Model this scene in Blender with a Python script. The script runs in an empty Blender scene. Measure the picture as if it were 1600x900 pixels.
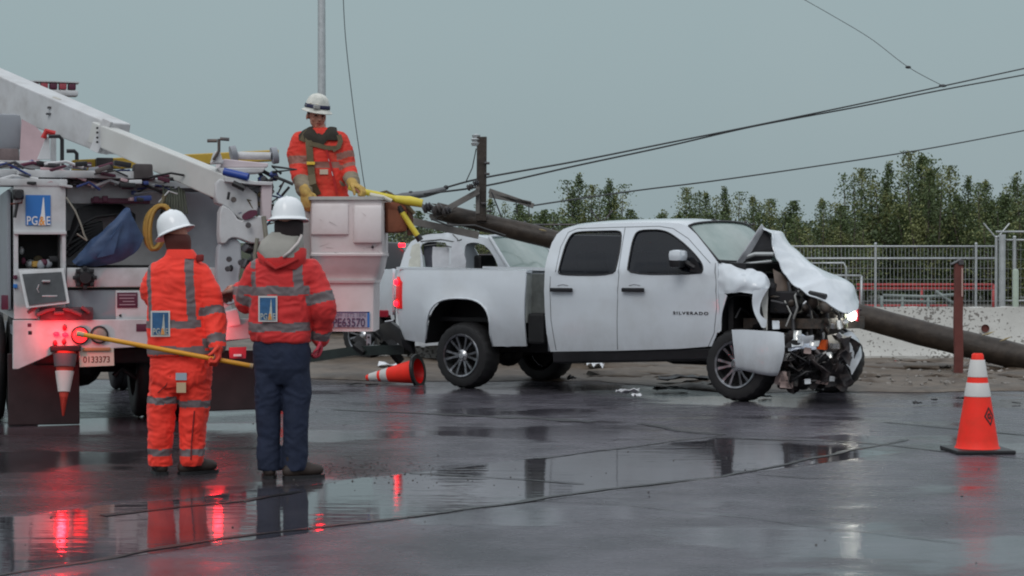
import bpy, bmesh, math, random
from mathutils import Vector, Matrix, noise, Euler
from mathutils.geometry import delaunay_2d_cdt
random.seed(7)
C = bpy.context.scene.collection
R = math.radians
scene = bpy.context.scene

# ------------------------------------------------------------------ camera
FPX = 2900.0                    # focal length in photo pixels (photo 1600 wide)
CAMZ = 1.47
PITCH = math.atan(40 / FPX)
cam_d = bpy.data.cameras.new('camera'); cam = bpy.data.objects.new('camera', cam_d); C.objects.link(cam)
cam_d.sensor_width = 36; cam_d.lens = FPX / 1600 * 36; cam_d.clip_start = 0.1; cam_d.clip_end = 3000
cam.location = (0, 0, CAMZ); cam.rotation_euler = (R(90) - PITCH, 0, 0)
scene.camera = cam

# ------------------------------------------------------------------ sky, light, exposure
world = bpy.data.worlds.new('World'); scene.world = world; world.use_nodes = True
wn, wl = world.node_tree.nodes, world.node_tree.links
wn.clear()
wo = wn.new('ShaderNodeOutputWorld'); bg = wn.new('ShaderNodeBackground'); wl.new(bg.outputs[0], wo.inputs[0])
SKY_STR = 0.10
bg.inputs['Strength'].default_value = SKY_STR
SUN_EL, SUN_ROT = R(48), R(200)
sky = wn.new('ShaderNodeTexSky'); sky.sky_type = 'NISHITA'; sky.sun_disc = False
sky.sun_elevation = SUN_EL; sky.sun_rotation = SUN_ROT; sky.dust_density = 4
tc = wn.new('ShaderNodeTexCoord'); sep = wn.new('ShaderNodeSeparateXYZ'); wl.new(tc.outputs['Generated'], sep.inputs[0])
def wmap(src, a, b, c, d):
    m = wn.new('ShaderNodeMapRange'); m.interpolation_type = 'SMOOTHSTEP'
    m.inputs[1].default_value = a; m.inputs[2].default_value = b; m.inputs[3].default_value = c; m.inputs[4].default_value = d
    wl.new(src, m.inputs[0]); return m.outputs[0]
def wmix(fac, c1, c2):
    m = wn.new('ShaderNodeMix'); m.data_type = 'RGBA'; m.clamp_factor = True
    if isinstance(fac, float): m.inputs[0].default_value = fac
    else: wl.new(fac, m.inputs[0])
    for i, c in ((6, c1), (7, c2)):
        if isinstance(c, tuple): m.inputs[i].default_value = (*c, 1)
        else: wl.new(c, m.inputs[i])
    return m.outputs[2]
up = wmap(sep.outputs['Z'], 0.16, 0.62, 0, 1)          # the thin cloud overhead is brighter than the rain-grey horizon
back = wmap(sep.outputs['Y'], -0.75, 0.55, 1, 0)         # and brighter on the side away from the rain
K = 1 / SKY_STR
hor = wmix(wmap(sep.outputs['Z'], -0.02, 0.16, 0, 1), (0.285 * K, 0.36 * K, 0.385 * K), (0.325 * K, 0.415 * K, 0.435 * K))
n = wn.new('ShaderNodeTexNoise'); n.inputs['Scale'].default_value = 2.2; n.inputs['Detail'].default_value = 5
wl.new(tc.outputs['Generated'], n.inputs['Vector'])
hor = wmix(wmap(n.outputs[0], 0.3, 0.7, 0, 0.4), hor, (0.40 * K, 0.46 * K, 0.475 * K))
top = (0.83 * K, 0.88 * K, 0.93 * K)
c = wmix(back, hor, (0.50 * K, 0.54 * K, 0.58 * K))
n2_ = wn.new('ShaderNodeTexNoise'); n2_.inputs['Scale'].default_value = 3.5; n2_.inputs['Detail'].default_value = 6; wl.new(tc.outputs['Generated'], n2_.inputs['Vector'])
top = wmix(wmap(n2_.outputs[0], 0.38, 0.62, 0, 1), (0.60 * K, 0.66 * K, 0.72 * K), (1.05 * K, 1.10 * K, 1.16 * K))   # broken cloud overhead
c = wmix(up, c, top)
c = wmix(0.04, c, sky.outputs[0])
wl.new(c, bg.inputs[0])
sun_d = bpy.data.lights.new('sun', 'SUN'); sun_d.energy = 0.75; sun_d.angle = R(28); sun_d.color = (1, 0.97, 0.94)
sun = bpy.data.objects.new('sun', sun_d); C.objects.link(sun)
sun.rotation_euler = (R(90) - SUN_EL, 0, R(-18))          # high, soft, from behind the camera
scene.view_settings.view_transform = 'Standard'; scene.view_settings.look = 'None'
scene.view_settings.exposure = 0.0; scene.view_settings.gamma = 1.0
scene.view_settings.use_curve_mapping = False
scene.render.engine = 'CYCLES'
scene.cycles.use_denoising = True
scene.cycles.max_bounces = 6; scene.cycles.transparent_max_bounces = 8
scene.cycles.filter_width = 2.0
scene.cycles.caustics_reflective = False; scene.cycles.caustics_refractive = False

# ------------------------------------------------------------------ pixel rays (to place things at their true distances)
FW = Vector((0, math.cos(PITCH), -math.sin(PITCH))); UPV = Vector((0, math.sin(PITCH), math.cos(PITCH))); CO = Vector((0, 0, CAMZ))
def ray(px, py): return FW * FPX + Vector((1, 0, 0)) * (px - 800) + UPV * (450 - py)
def G(px, py, z=0.0):
    d = ray(px, py); t = (z - CAMZ) / d.z; return CO + d * t
def P(px, py, Y):
    d = ray(px, py); return CO + d * (Y / d.y)
class Frame:
    def __init__(s, x, y, ang):
        s.o = Vector((x, y, 0)); s.a = ang
        s.inv = Matrix.Rotation(-ang, 3, 'Z'); s.fw = Matrix.Rotation(ang, 3, 'Z')
    def on(s, px, py, axis, v):
        o = s.inv @ (CO - s.o); d = s.inv @ ray(px, py)
        i = 'xyz'.index(axis); return o + d * ((v - o[i]) / d[i])
    def loc(s, w): return s.inv @ (w - s.o)
    def wor(s, l): return s.fw @ Vector(l) + s.o

# ------------------------------------------------------------------ materials
MATS = {}
def mat(name, col, rough=0.5, metal=0.0, var=0.0, vscale=6.0, dirt=None, dirt_amt=0.0, dscale=3.0, bump=0.0, bscale=40.0,
        coat=0.0, spec=0.5, emit=None, estr=0.0, alpha=1.0, trans=0.0, ior=1.45, sheen=0.0):
    if name in MATS: return MATS[name]
    m = bpy.data.materials.new(name); m.use_nodes = True
    N, L = m.node_tree.nodes, m.node_tree.links; b = N['Principled BSDF']
    b.inputs['Base Color'].default_value = (*col, 1); b.inputs['Roughness'].default_value = rough
    b.inputs['Metallic'].default_value = metal; b.inputs['Coat Weight'].default_value = coat; b.inputs['Coat Roughness'].default_value = 0.08
    b.inputs['Specular IOR Level'].default_value = spec; b.inputs['IOR'].default_value = ior
    b.inputs['Transmission Weight'].default_value = trans; b.inputs['Alpha'].default_value = alpha
    if sheen: b.inputs['Sheen Weight'].default_value = sheen
    if emit: b.inputs['Emission Color'].default_value = (*emit, 1); b.inputs['Emission Strength'].default_value = estr
    t = N.new('ShaderNodeTexCoord')
    def nz(scale, detail=5):
        n = N.new('ShaderNodeTexNoise'); n.inputs['Scale'].default_value = scale; n.inputs['Detail'].default_value = detail
        n.inputs['Roughness'].default_value = 0.6; L.new(t.outputs['Object'], n.inputs['Vector']); return n.outputs[0]
    cur = None
    if var:
        mr = N.new('ShaderNodeMapRange'); mr.inputs[1].default_value = 0.3; mr.inputs[2].default_value = 0.7
        mr.inputs[3].default_value = 1 - var; mr.inputs[4].default_value = 1 + var * 0.6
        L.new(nz(vscale), mr.inputs[0])
        vm = N.new('ShaderNodeVectorMath'); vm.operation = 'SCALE'; vm.inputs[0].default_value = col; L.new(mr.outputs[0], vm.inputs['Scale'])
        cur = vm.outputs[0]
    if dirt:
        mr = N.new('ShaderNodeMapRange'); mr.inputs[1].default_value = 0.45; mr.inputs[2].default_value = 0.75
        mr.inputs[3].default_value = 0; mr.inputs[4].default_value = dirt_amt
        L.new(nz(dscale, 8), mr.inputs[0])
        mx = N.new('ShaderNodeMix'); mx.data_type = 'RGBA'; L.new(mr.outputs[0], mx.inputs[0])
        if cur: L.new(cur, mx.inputs[6])
        else: mx.inputs[6].default_value = (*col, 1)
        mx.inputs[7].default_value = (*dirt, 1); cur = mx.outputs[2]
    if cur: L.new(cur, b.inputs['Base Color'])
    if bump:
        bp = N.new('ShaderNodeBump'); bp.inputs['Strength'].default_value = bump; bp.inputs['Distance'].default_value = 0.01
        L.new(nz(bscale), bp.inputs['Height']); L.new(bp.outputs[0], b.inputs['Normal'])
    MATS[name] = m; return m
WHITE = mat('white_paint', (0.65, 0.70, 0.745), 0.22, var=0.05, vscale=1.5, dirt=(0.36, 0.35, 0.32), dirt_amt=0.25, dscale=2.2, coat=0.6)
def road_spray(m, z0, z1, amt):
    N, L = m.node_tree.nodes, m.node_tree.links; b = N['Principled BSDF']; src = b.inputs['Base Color'].links[0].from_socket
    t = N.new('ShaderNodeTexCoord'); s = N.new('ShaderNodeSeparateXYZ'); L.new(t.outputs['Object'], s.inputs[0])
    a = N.new('ShaderNodeMapRange'); a.inputs[1].default_value = z0; a.inputs[2].default_value = z1; a.inputs[3].default_value = 1; a.inputs[4].default_value = 0; L.new(s.outputs['Z'], a.inputs[0])
    mp = N.new('ShaderNodeMapping'); mp.inputs['Scale'].default_value = (1, 1, .5); L.new(t.outputs['Object'], mp.inputs[0])
    n = N.new('ShaderNodeTexNoise'); n.inputs['Scale'].default_value = 14; n.inputs['Detail'].default_value = 8; n.inputs['Roughness'].default_value = .7; L.new(mp.outputs[0], n.inputs['Vector'])
    k = N.new('ShaderNodeMath'); k.operation = 'MULTIPLY'; L.new(a.outputs[0], k.inputs[0]); L.new(n.outputs[0], k.inputs[1])
    k2 = N.new('ShaderNodeMath'); k2.operation = 'MULTIPLY'; k2.inputs[1].default_value = amt; k2.use_clamp = True; L.new(k.outputs[0], k2.inputs[0])
    mx = N.new('ShaderNodeMix'); mx.data_type = 'RGBA'; L.new(k2.outputs[0], mx.inputs[0]); L.new(src, mx.inputs[6]); mx.inputs[7].default_value = (.16, .145, .125, 1); L.new(mx.outputs[2], b.inputs['Base Color'])
road_spray(WHITE, .40, .85, .55)
TRUCKW = mat('utility_white', (0.56, 0.57, 0.58), 0.38, var=0.08, dirt=(0.25, 0.22, 0.2), dirt_amt=0.45, dscale=4)
TRUCKG = mat('utility_grey', (0.27, 0.29, 0.32), 0.45, var=0.12, dirt=(0.12, 0.11, 0.1), dirt_amt=0.4)
BUCKW = mat('fibreglass_white', (0.72, 0.66, 0.655), 0.45, var=0.07, dirt=(0.40, 0.33, 0.30), dirt_amt=0.4, dscale=6)
BLACK = mat('black_plastic', (0.018, 0.018, 0.020), 0.42, var=0.3)
DARK = mat('dark_underbody', (0.010, 0.010, 0.011), 0.6, var=0.4, bump=0.4)
RUBBER = mat('tyre_rubber', (0.018, 0.018, 0.019), 0.55, var=0.3, bump=0.3, bscale=60)
ALLOY = mat('alloy', (0.55, 0.56, 0.58), 0.25, metal=0.9, var=0.2, dirt=(0.1, 0.09, 0.08), dirt_amt=0.6)
STEEL = mat('galvanised_steel', (0.50, 0.53, 0.54), 0.45, metal=0.5, var=0.15)
DSTEEL = mat('dark_steel', (0.10, 0.10, 0.11), 0.45, metal=0.6, var=0.4, dirt=(0.16, 0.12, 0.09), dirt_amt=0.7)
TINT = mat('tinted_glass', (0.010, 0.012, 0.017), 0.04, spec=0.5, alpha=0.84)
GLASS = mat('wet_windscreen', (0.24, 0.31, 0.29), 0.07, spec=0.9, var=0.15, vscale=2, dirt=(0.42, 0.48, 0.46), dirt_amt=0.5)
ORANGE = mat('hi_vis_orange', (1.0, 0.052, 0.030), 0.75, var=0.10, vscale=9, bump=0.25, bscale=25, sheen=0.1)
ORANGE2 = mat('hi_vis_red', (0.66, 0.032, 0.032), 0.75, var=0.14, vscale=9, bump=0.25, bscale=25, sheen=0.1)
ORANGE3 = mat('hi_vis_worn', (0.72, 0.046, 0.030), 0.8, var=0.16, vscale=9, dirt=(0.25, 0.09, 0.04), dirt_amt=0.5, dscale=8, bump=0.25)
BAND = mat('reflective_tape', (0.17, 0.14, 0.145), 0.55, var=0.1)
JEANS = mat('navy_denim', (0.016, 0.024, 0.052), 0.85, var=0.25, bump=0.3)
BOOT = mat('boot_leather', (0.035, 0.024, 0.020), 0.6, var=0.3)
SKIN = mat('skin', (0.50, 0.23, 0.16), 0.5, var=0.08)
HAT = mat('hard_hat', (0.80, 0.83, 0.85), 0.25, var=0.03, coat=0.4)
HATOLD = mat('worn_hard_hat', (0.66, 0.66, 0.60), 0.45, var=0.08, dirt=(0.22, 0.26, 0.24), dirt_amt=0.6, dscale=14)
OLIVE = mat('olive_webbing', (0.13, 0.105, 0.06), 0.8, var=0.2, bump=0.3)
COLLAR = mat('dark_hood', (0.035, 0.030, 0.022), 0.85, var=0.3)
GREYF = mat('grey_lining', (0.33, 0.32, 0.29), 0.9, var=0.12, bump=0.4, bscale=18)
GLOVE = mat('yellow_glove', (0.55, 0.36, 0.10), 0.75, var=0.25, dirt=(0.2, 0.13, 0.06), dirt_amt=0.6, dscale=20)
YEL = mat('yellow_fibreglass', (0.74, 0.34, 0.03), 0.35, var=0.1)
YEL2 = mat('yellow_hose', (0.68, 0.56, 0.06), 0.4, var=0.15)
CONE = mat('cone_orange', (1.0, 0.042, 0.026), 0.5, spec=.25, var=0.06, dirt=(0.4, 0.06, 0.03), dirt_amt=0.3, dscale=8)
CONEW = mat('cone_collar', (0.60, 0.60, 0.58), 0.5, var=0.06)
BLUEC = mat('blue_canvas', (0.045, 0.080, 0.165), 0.6, var=0.25, bump=0.5, bscale=14)
ROPE = mat('yellow_rope', (0.42, 0.25, 0.06), 0.8, var=0.3, bump=0.5)
WOOD = mat('creosoted_wood', (0.034, 0.025, 0.019), 0.5, var=0.35, vscale=5, dirt=(0.075, 0.056, 0.042), dirt_amt=0.6, dscale=9, bump=0.8, bscale=16)
WOODG = mat('weathered_wood', (0.17, 0.16, 0.15), 0.8, var=0.25, bump=0.6, bscale=20)
REDST = mat('red_steel', (0.15, 0.042, 0.034), 0.65, var=0.3, dirt=(0.12, 0.05, 0.04), dirt_amt=0.6)
WIRE = mat('wire', (0.03, 0.032, 0.035), 0.5)
LEATH = mat('brown_canvas', (0.25, 0.085, 0.045), 0.8, var=0.2, bump=0.4)
BLUE = mat('sign_blue', (0.03, 0.17, 0.50), 0.4)
PWHITE = mat('print_white', (0.75, 0.75, 0.75), 0.5)
PORANGE = mat('print_orange', (0.80, 0.30, 0.02), 0.5)
PBLACK = mat('print_black', (0.015, 0.015, 0.018), 0.5)
MAROON = mat('dark_maroon', (0.10, 0.02, 0.045), 0.5, var=0.2)
PLATE = mat('number_plate', (0.62, 0.50, 0.42), 0.4)
LAMPR = mat('red_lamp_lit', (0.8, 0.02, 0.02), 0.25, emit=(1.0, 0.004, 0.012), estr=9)
LAMPR2 = mat('red_lamp_dim', (0.5, 0.008, 0.008), 0.18, emit=(1.0, 0.004, 0.004), estr=0.22)
LAMPW = mat('headlamp_lit', (0.9, 0.9, 0.85), 0.2, emit=(1.0, 0.97, 0.86), estr=22)
LENS = mat('clear_lens', (0.55, 0.52, 0.44), 0.12, spec=0.8)
AMBER = mat('amber_lens', (0.65, 0.10, 0.02), 0.15)
AIRBAG = mat('airbag_cloth', (0.60, 0.62, 0.66), 0.8, var=0.12, bump=0.5, bscale=10)

# ------------------------------------------------------------------ objects
def linkmesh(name, me, parent=None, m=None):
    o = bpy.data.objects.new(name, me); C.objects.link(o)
    if parent is not None: o.parent = parent
    if m is not None:
        for k in (m if isinstance(m, (list, tuple)) else [m]): me.materials.append(k)
    return o
def thing(name, label, cat, loc=(0, 0, 0), rotz=0, group=None):
    o = bpy.data.objects.new(name, None); C.objects.link(o); o.empty_display_size = 0.1
    o.location = loc; o.rotation_euler = (0, 0, rotz); o['label'] = label; o['category'] = cat
    if group: o['group'] = group
    return o
def tag(o, label, cat, group=None):
    o['label'] = label; o['category'] = cat
    if group: o['group'] = group
    return o
def relabel(o, label): o['label'] = label; return o
class MB:
    def __init__(s): s.b = bmesh.new()
    def box(s, c, d, rot=None, bev=0.0):
        r = bmesh.ops.create_cube(s.b, size=1)['verts']
        bmesh.ops.scale(s.b, vec=d, verts=r)
        if bev: r = s._bev(r, bev)
        M = Matrix.Translation(c) @ (rot.to_4x4() if rot is not None else Matrix.Identity(4))
        bmesh.ops.transform(s.b, matrix=M, verts=r); return s
    def _bev(s, vs, w):
        es = list({e for v in vs for e in v.link_edges})
        out = bmesh.ops.bevel(s.b, geom=es, offset=w, segments=2, affect='EDGES', profile=0.6)
        seen = set(out['verts'])
        for v in vs:
            if v.is_valid: seen.add(v)
        st = list(seen)
        while st:
            v = st.pop()
            for e in v.link_edges:
                w2 = e.other_vert(v)
                if w2 not in seen: seen.add(w2); st.append(w2)
        return list(seen)
    def tube(s, pts, r, n=8, closed=False, cap=True):
        pts = [Vector(p) for p in pts]; rs = r if isinstance(r, (list, tuple)) else [r] * len(pts)
        rings = []; ref = None
        for i, p in enumerate(pts):
            a = pts[i - 1] if i > 0 else (pts[-1] if closed else p); c = pts[i + 1] if i < len(pts) - 1 else (pts[0] if closed else p)
            t = (c - a).normalized()
            if ref is None: ref = t.orthogonal().normalized()
            ref = (ref - t * ref.dot(t))
            if ref.length < 1e-5: ref = t.orthogonal()
            ref.normalize(); q = t.cross(ref)
            rings.append([s.b.verts.new(p + (ref * math.cos(k * 2 * math.pi / n) + q * math.sin(k * 2 * math.pi / n)) * rs[i]) for k in range(n)])
        m = len(rings)
        for i in range(m if closed else m - 1):
            A, B = rings[i], rings[(i + 1) % m]
            for k in range(n): s.b.faces.new((A[k], A[(k + 1) % n], B[(k + 1) % n], B[k]))
        if cap and not closed:
            s.b.faces.new(rings[0][::-1]); s.b.faces.new(rings[-1])
        return s
    def rings(s, rs, cap=True, closed_u=True):
        """rs: list of rings, each a list of points"""
        V = [[s.b.verts.new(p) for p in r] for r in rs]
        n = len(V[0])
        for i in range(len(V) - 1):
            for k in range(n if closed_u else n - 1): s.b.faces.new((V[i][k], V[i][(k + 1) % n], V[i + 1][(k + 1) % n], V[i + 1][k]))
        if cap and closed_u:
            s.b.faces.new(V[0][::-1]); s.b.faces.new(V[-1])
        return s
    def grid(s, rows): return s.rings(rows, cap=False, closed_u=False)
    def lathe(s, prof, n=32, M=None, cap=False):
        """prof: (r, h) around local Z"""
        M = M or Matrix.Identity(4)
        rs = [[M @ Vector((r * math.cos(k * 2 * math.pi / n), r * math.sin(k * 2 * math.pi / n), h)) for k in range(n)] for r, h in prof]
        return s.rings(rs, cap=cap)
    def ell(s, c, d, rot=None, seg=16):
        r = bmesh.ops.create_uvsphere(s.b, u_segments=seg, v_segments=max(6, seg // 2), radius=1)['verts']
        M = Matrix.Translation(c) @ (rot.to_4x4() if rot is not None else Matrix.Identity(4)) @ Matrix.Diagonal((*d, 1))
        bmesh.ops.transform(s.b, matrix=M, verts=r); return s
    def prism(s, pts, off):
        """closed polygon of 3-D points, extruded by vector off"""
        A = [s.b.verts.new(p) for p in pts]; B = [s.b.verts.new(Vector(p) + Vector(off)) for p in pts]
        n = len(A); s.b.faces.new(A); s.b.faces.new(B[::-1])
        for k in range(n): s.b.faces.new((A[k], B[k], B[(k + 1) % n], A[(k + 1) % n]))
        return s
    def quad(s, a, b, c, d): s.b.faces.new([s.b.verts.new(p) for p in (a, b, c, d)]); return s
    def crumple(s, amp, sc, seed=0.0, amp2=0.0, sc2=1.0):
        s.b.normal_update()
        for v in s.b.verts:
            q = v.co * sc + Vector((seed, seed * 1.7, -seed))
            k = 1 - 2 * abs(noise.noise(q)); d = noise.noise_vector(q * 0.7) * amp + v.normal * (k * amp * 0.6)
            if amp2: d += noise.noise_vector(v.co * sc2 + Vector((seed,) * 3)) * amp2
            v.co += d
        return s
    def obj(s, name, m, parent=None, smooth=False, solid=0.0, sub=0, bevel=0.0, recalc=True):
        if recalc: bmesh.ops.recalc_face_normals(s.b, faces=s.b.faces[:])
        me = bpy.data.meshes.new(name); s.b.to_mesh(me); s.b.free()
        o = linkmesh(name, me, parent, m)
        if smooth:
            for p in me.polygons: p.use_smooth = True
            if smooth == 'auto': me.set_sharp_from_angle(angle=R(38))
            if solid:
                cnt = {}
                for p in me.polygons:
                    for k in p.edge_keys: cnt[k] = cnt.get(k, 0) + 1
                for e in me.edges:
                    if cnt.get(e.key, 0) == 1: e.use_edge_sharp = True
        if solid:
            md = o.modifiers.new('solid', 'SOLIDIFY'); md.thickness = solid; md.offset = -1
        if bevel:
            md = o.modifiers.new('bevel', 'BEVEL'); md.width = bevel; md.segments = 2; md.limit_method = 'ANGLE'; md.angle_limit = R(40)
        if sub:
            md = o.modifiers.new('sub', 'SUBSURF'); md.levels = sub; md.render_levels = sub
        return o
def text_obj(name, body, size, M, m, parent, depth=0.002, sx=1.0, bold=0.0, spacing=1.0):
    cu = bpy.data.curves.new(name, 'FONT'); cu.body = body; cu.size = size; cu.extrude = depth; cu.offset = bold
    cu.align_x = 'CENTER'; cu.align_y = 'CENTER'; cu.space_character = spacing
    t = bpy.data.objects.new(name, cu); C.objects.link(t)
    dg = bpy.context.evaluated_depsgraph_get(); me = bpy.data.meshes.new_from_object(t.evaluated_get(dg))
    bpy.data.objects.remove(t); bpy.data.curves.remove(cu)
    me.transform(Matrix.Diagonal((sx, 1, 1, 1))); me.transform(M)
    me.materials.clear()
    return linkmesh(name, me, parent, m)
def facing(c, xdir, nrm=None):
    """matrix placing text so that it runs along xdir, stands upright, at c"""
    x = Vector(xdir).normalized(); z = x.cross(Vector((0, 0, 1))).normalized(); y = z.cross(x)
    return Matrix.Translation(c) @ Matrix((x, y, z)).transposed().to_4x4()
def apply_mods(o):
    dg = bpy.context.evaluated_depsgraph_get()
    me = bpy.data.meshes.new_from_object(o.evaluated_get(dg)); old = o.data
    o.modifiers.clear(); o.data = me; bpy.data.meshes.remove(old); return o
def remesh(mb, name, vox, m, parent, smooth_it=4, folds=None, ms=None):
    """union everything in mb into one continuous skin"""
    o = mb.obj(name, m, None, smooth=True)
    md = o.modifiers.new('r', 'REMESH'); md.mode = 'VOXEL'; md.voxel_size = vox
    md = o.modifiers.new('s', 'SMOOTH'); md.iterations = smooth_it; md.factor = 0.5
    bpy.context.view_layer.update(); apply_mods(o)
    me = o.data
    if folds: 
        nrm = [v.normal.copy() for v in me.vertices]
        for v, nn in zip(me.vertices, nrm): v.co += nn * folds(v.co, nn)
    for p in me.polygons: p.use_smooth = True
    o.parent = parent
    return o
def in_poly(x, y, poly):
    c = False; j = len(poly) - 1
    for i in range(len(poly)):
        xi, yi = poly[i]; xj, yj = poly[j]
        if (yi > y) != (yj > y) and x < (xj - xi) * (y - yi) / (yj - yi) + xi: c = not c
        j = i
    return c
def rounded(poly, it=2):
    for _ in range(it):
        out = []
        for i in range(len(poly)):
            a, b = Vector(poly[i]), Vector(poly[(i + 1) % len(poly)])
            out += [tuple(a.lerp(b, 0.22)), tuple(a.lerp(b, 0.78))]
        poly = out
    return poly
def sheet(mb, outline, holes, step, fn):
    """triangulate a 2-D outline with holes on a grid, mapped to 3-D by fn(x, y)"""
    def dens(poly):
        out = []
        for i in range(len(poly)):
            a, b = Vector(poly[i]), Vector(poly[(i + 1) % len(poly)]); k = max(1, int((b - a).length / step))
            out += [a.lerp(b, j / k) for j in range(k)]
        return out
    V, E = [], []
    for poly in [outline] + holes:
        d = dens(poly); o0 = len(V); V += d; E += [(o0 + i, o0 + (i + 1) % len(d)) for i in range(len(d))]
    xs = [p[0] for p in outline]; ys = [p[1] for p in outline]
    x = min(xs) + step * 0.5
    while x < max(xs):
        y = min(ys) + step * 0.5
        while y < max(ys):
            if in_poly(x, y, outline) and not any(in_poly(x, y, h) for h in holes): V.append(Vector((x, y)))
            y += step
        x += step
    v, e, f, *_ = delaunay_2d_cdt([Vector(p[:2]) for p in V], E, [], 0, 1e-5)
    bv = [mb.b.verts.new(fn(p.x, p.y)) for p in v]
    for t in f:
        cx = sum(v[i].x for i in t) / len(t); cy = sum(v[i].y for i in t) / len(t)
        if in_poly(cx, cy, outline) and not any(in_poly(cx, cy, h) for h in holes):
            try: mb.b.faces.new([bv[i] for i in t])
            except ValueError: pass
    for q in bv:
        if not q.link_faces: mb.b.verts.remove(q)
    return mb
def lerp(a, b, t): return a + (b - a) * t
def struct(name, o): o['kind'] = 'structure'; return o
# ================================================================== ground
def ground_material():
    m = bpy.data.materials.new('wet_concrete'); m.use_nodes = True
    N, L = m.node_tree.nodes, m.node_tree.links; b = N['Principled BSDF']
    t = N.new('ShaderNodeTexCoord'); sp = N.new('ShaderNodeSeparateXYZ'); L.new(t.outputs['Object'], sp.inputs[0])
    def math_(op, a, b_=None, c_=None, clamp=False):
        n = N.new('ShaderNodeMath'); n.operation = op; n.use_clamp = clamp
        for i, v in enumerate((a, b_, c_)):
            if v is None: continue
            if isinstance(v, (int, float)): n.inputs[i].default_value = v
            else: L.new(v, n.inputs[i])
        return n.outputs[0]
    def nz(scale, sx=1, sy=1, detail=5, rough=0.55):
        mp = N.new('ShaderNodeMapping'); mp.inputs['Scale'].default_value = (sx, sy, 1); L.new(t.outputs['Object'], mp.inputs[0])
        n = N.new('ShaderNodeTexNoise'); n.inputs['Scale'].default_value = scale; n.inputs['Detail'].default_value = detail
        n.inputs['Roughness'].default_value = rough; L.new(mp.outputs[0], n.inputs['Vector']); return n.outputs[0]
    def mr(v, a, b_, c, d, smooth=True):
        n = N.new('ShaderNodeMapRange'); n.interpolation_type = 'SMOOTHSTEP' if smooth else 'LINEAR'
        for i, k in enumerate((a, b_, c, d)): n.inputs[i + 1].default_value = k
        L.new(v, n.inputs[0]); return n.outputs[0]
    A, B = G(0, 898), G(1130, 745); d = (B - A).xy.normalized(); nn = Vector((-d.y, d.x))
    a0 = nn.dot(A.xy); a1 = nn.dot(G(850, 715).xy); b1 = d.dot(G(1335, 703).xy)
    a = math_('ADD', math_('MULTIPLY', sp.outputs['X'], nn.x), math_('MULTIPLY', sp.outputs['Y'], nn.y))
    bb = math_('ADD', math_('MULTIPLY', sp.outputs['X'], d.x), math_('MULTIPLY', sp.outputs['Y'], d.y))
    wob = math_('MULTIPLY', math_('SUBTRACT', nz(1.4), 0.5), 0.55)
    aw = math_('ADD', a, wob)
    strip = math_('MULTIPLY', mr(a, a0 - 0.01, a0 + 0.02, 0, 1), mr(aw, a1 - 0.02, a1 + 0.04, 1, 0))   # the long puddle along the joint
    strip = math_('MULTIPLY', strip, mr(bb, b1, b1 + 0.3, 1, 0))
    pud = mr(nz(0.42, 1, 1.4, 4), 0.50, 0.56, 0, 1)                                        # other shallow puddles
    far = mr(sp.outputs['Y'], 13.5, 16.5, 0, 1)
    pud = math_('MAXIMUM', math_('MULTIPLY', pud, 0.8), math_('MULTIPLY', far, mr(nz(0.6, 1, 1.6, 5), 0.53, 0.60, 0, 0.6)))
    wet = math_('MAXIMUM', strip, pud)
    damp = mr(nz(2.5, 1, 2.2, 6), 0.3, 0.7, 0.15, 0.34)
    rough = math_('ADD', math_('MULTIPLY', damp, math_('SUBTRACT', 1, wet)), math_('MULTIPLY', wet, 0.035))
    L.new(rough, b.inputs['Roughness'])
    cr = N.new('ShaderNodeValToRGB'); cr.color_ramp.elements[0].position = 0.36; cr.color_ramp.elements[0].color = (0.052, 0.050, 0.060, 1)
    cr.color_ramp.elements[1].position = 0.66; cr.color_ramp.elements[1].color = (0.118, 0.111, 0.130, 1)
    L.new(math_('ADD', nz(0.9, 1, 1, 8, 0.65), math_('MULTIPLY', math_('SUBTRACT', nz(38, 1, 1, 4, .7), .5), .35)), cr.inputs[0])
    mx = N.new('ShaderNodeMix'); mx.data_type = 'RGBA'; L.new(math_('MULTIPLY', strip, 0.6), mx.inputs[0])
    L.new(cr.outputs[0], mx.inputs[6]); mx.inputs[7].default_value = (0.016, 0.016, 0.018, 1)
    # oily dark stain around the workers and the tail of the truck
    stain = math_('MULTIPLY', mr(sp.outputs['X'], -1.1, -0.5, 1, 0), math_('MULTIPLY', mr(aw, a1 - 0.1, a1 + 0.2, 0, 1), mr(sp.outputs['Y'], 15.5, 16.8, 1, 0)))
    stain = math_('MULTIPLY', stain, mr(nz(0.7, 1, 1, 3), 0.3, 0.5, 0.5, 1))
    m2 = N.new('ShaderNodeMix'); m2.data_type = 'RGBA'; L.new(math_('MULTIPLY', stain, 0.75), m2.inputs[0])
    L.new(mx.outputs[2], m2.inputs[6]); m2.inputs[7].default_value = (0.022, 0.017, 0.017, 1)
    L.new(m2.outputs[2], b.inputs['Base Color'])
    b.inputs['IOR'].default_value = 1.36
    spec = math_('SUBTRACT', math_('ADD', 0.20, math_('MULTIPLY', wet, 0.28)), math_('MULTIPLY', stain, 0.12))
    L.new(spec, b.inputs['Specular IOR Level'])
    h = math_('ADD', math_('MULTIPLY', math_('ADD', nz(120, 1, 1, 3), math_('MULTIPLY', nz(22, 1, 1, 4), 1.6)), math_('SUBTRACT', 1.0, math_('MULTIPLY', wet, 0.97))), math_('MULTIPLY', nz(3.0, 0.7, 2.6, 3), 0.9))
    bp = N.new('ShaderNodeBump'); bp.inputs['Strength'].default_value = 0.55; bp.inputs['Distance'].default_value = 0.0035
    L.new(h, bp.inputs['Height']); L.new(bp.outputs[0], b.inputs['Normal'])
    return m
GM = ground_material()
mb = MB(); mb.quad((-900, -20, 0), (900, -20, 0), (900, 1600, 0), (-900, 1600, 0))
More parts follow.
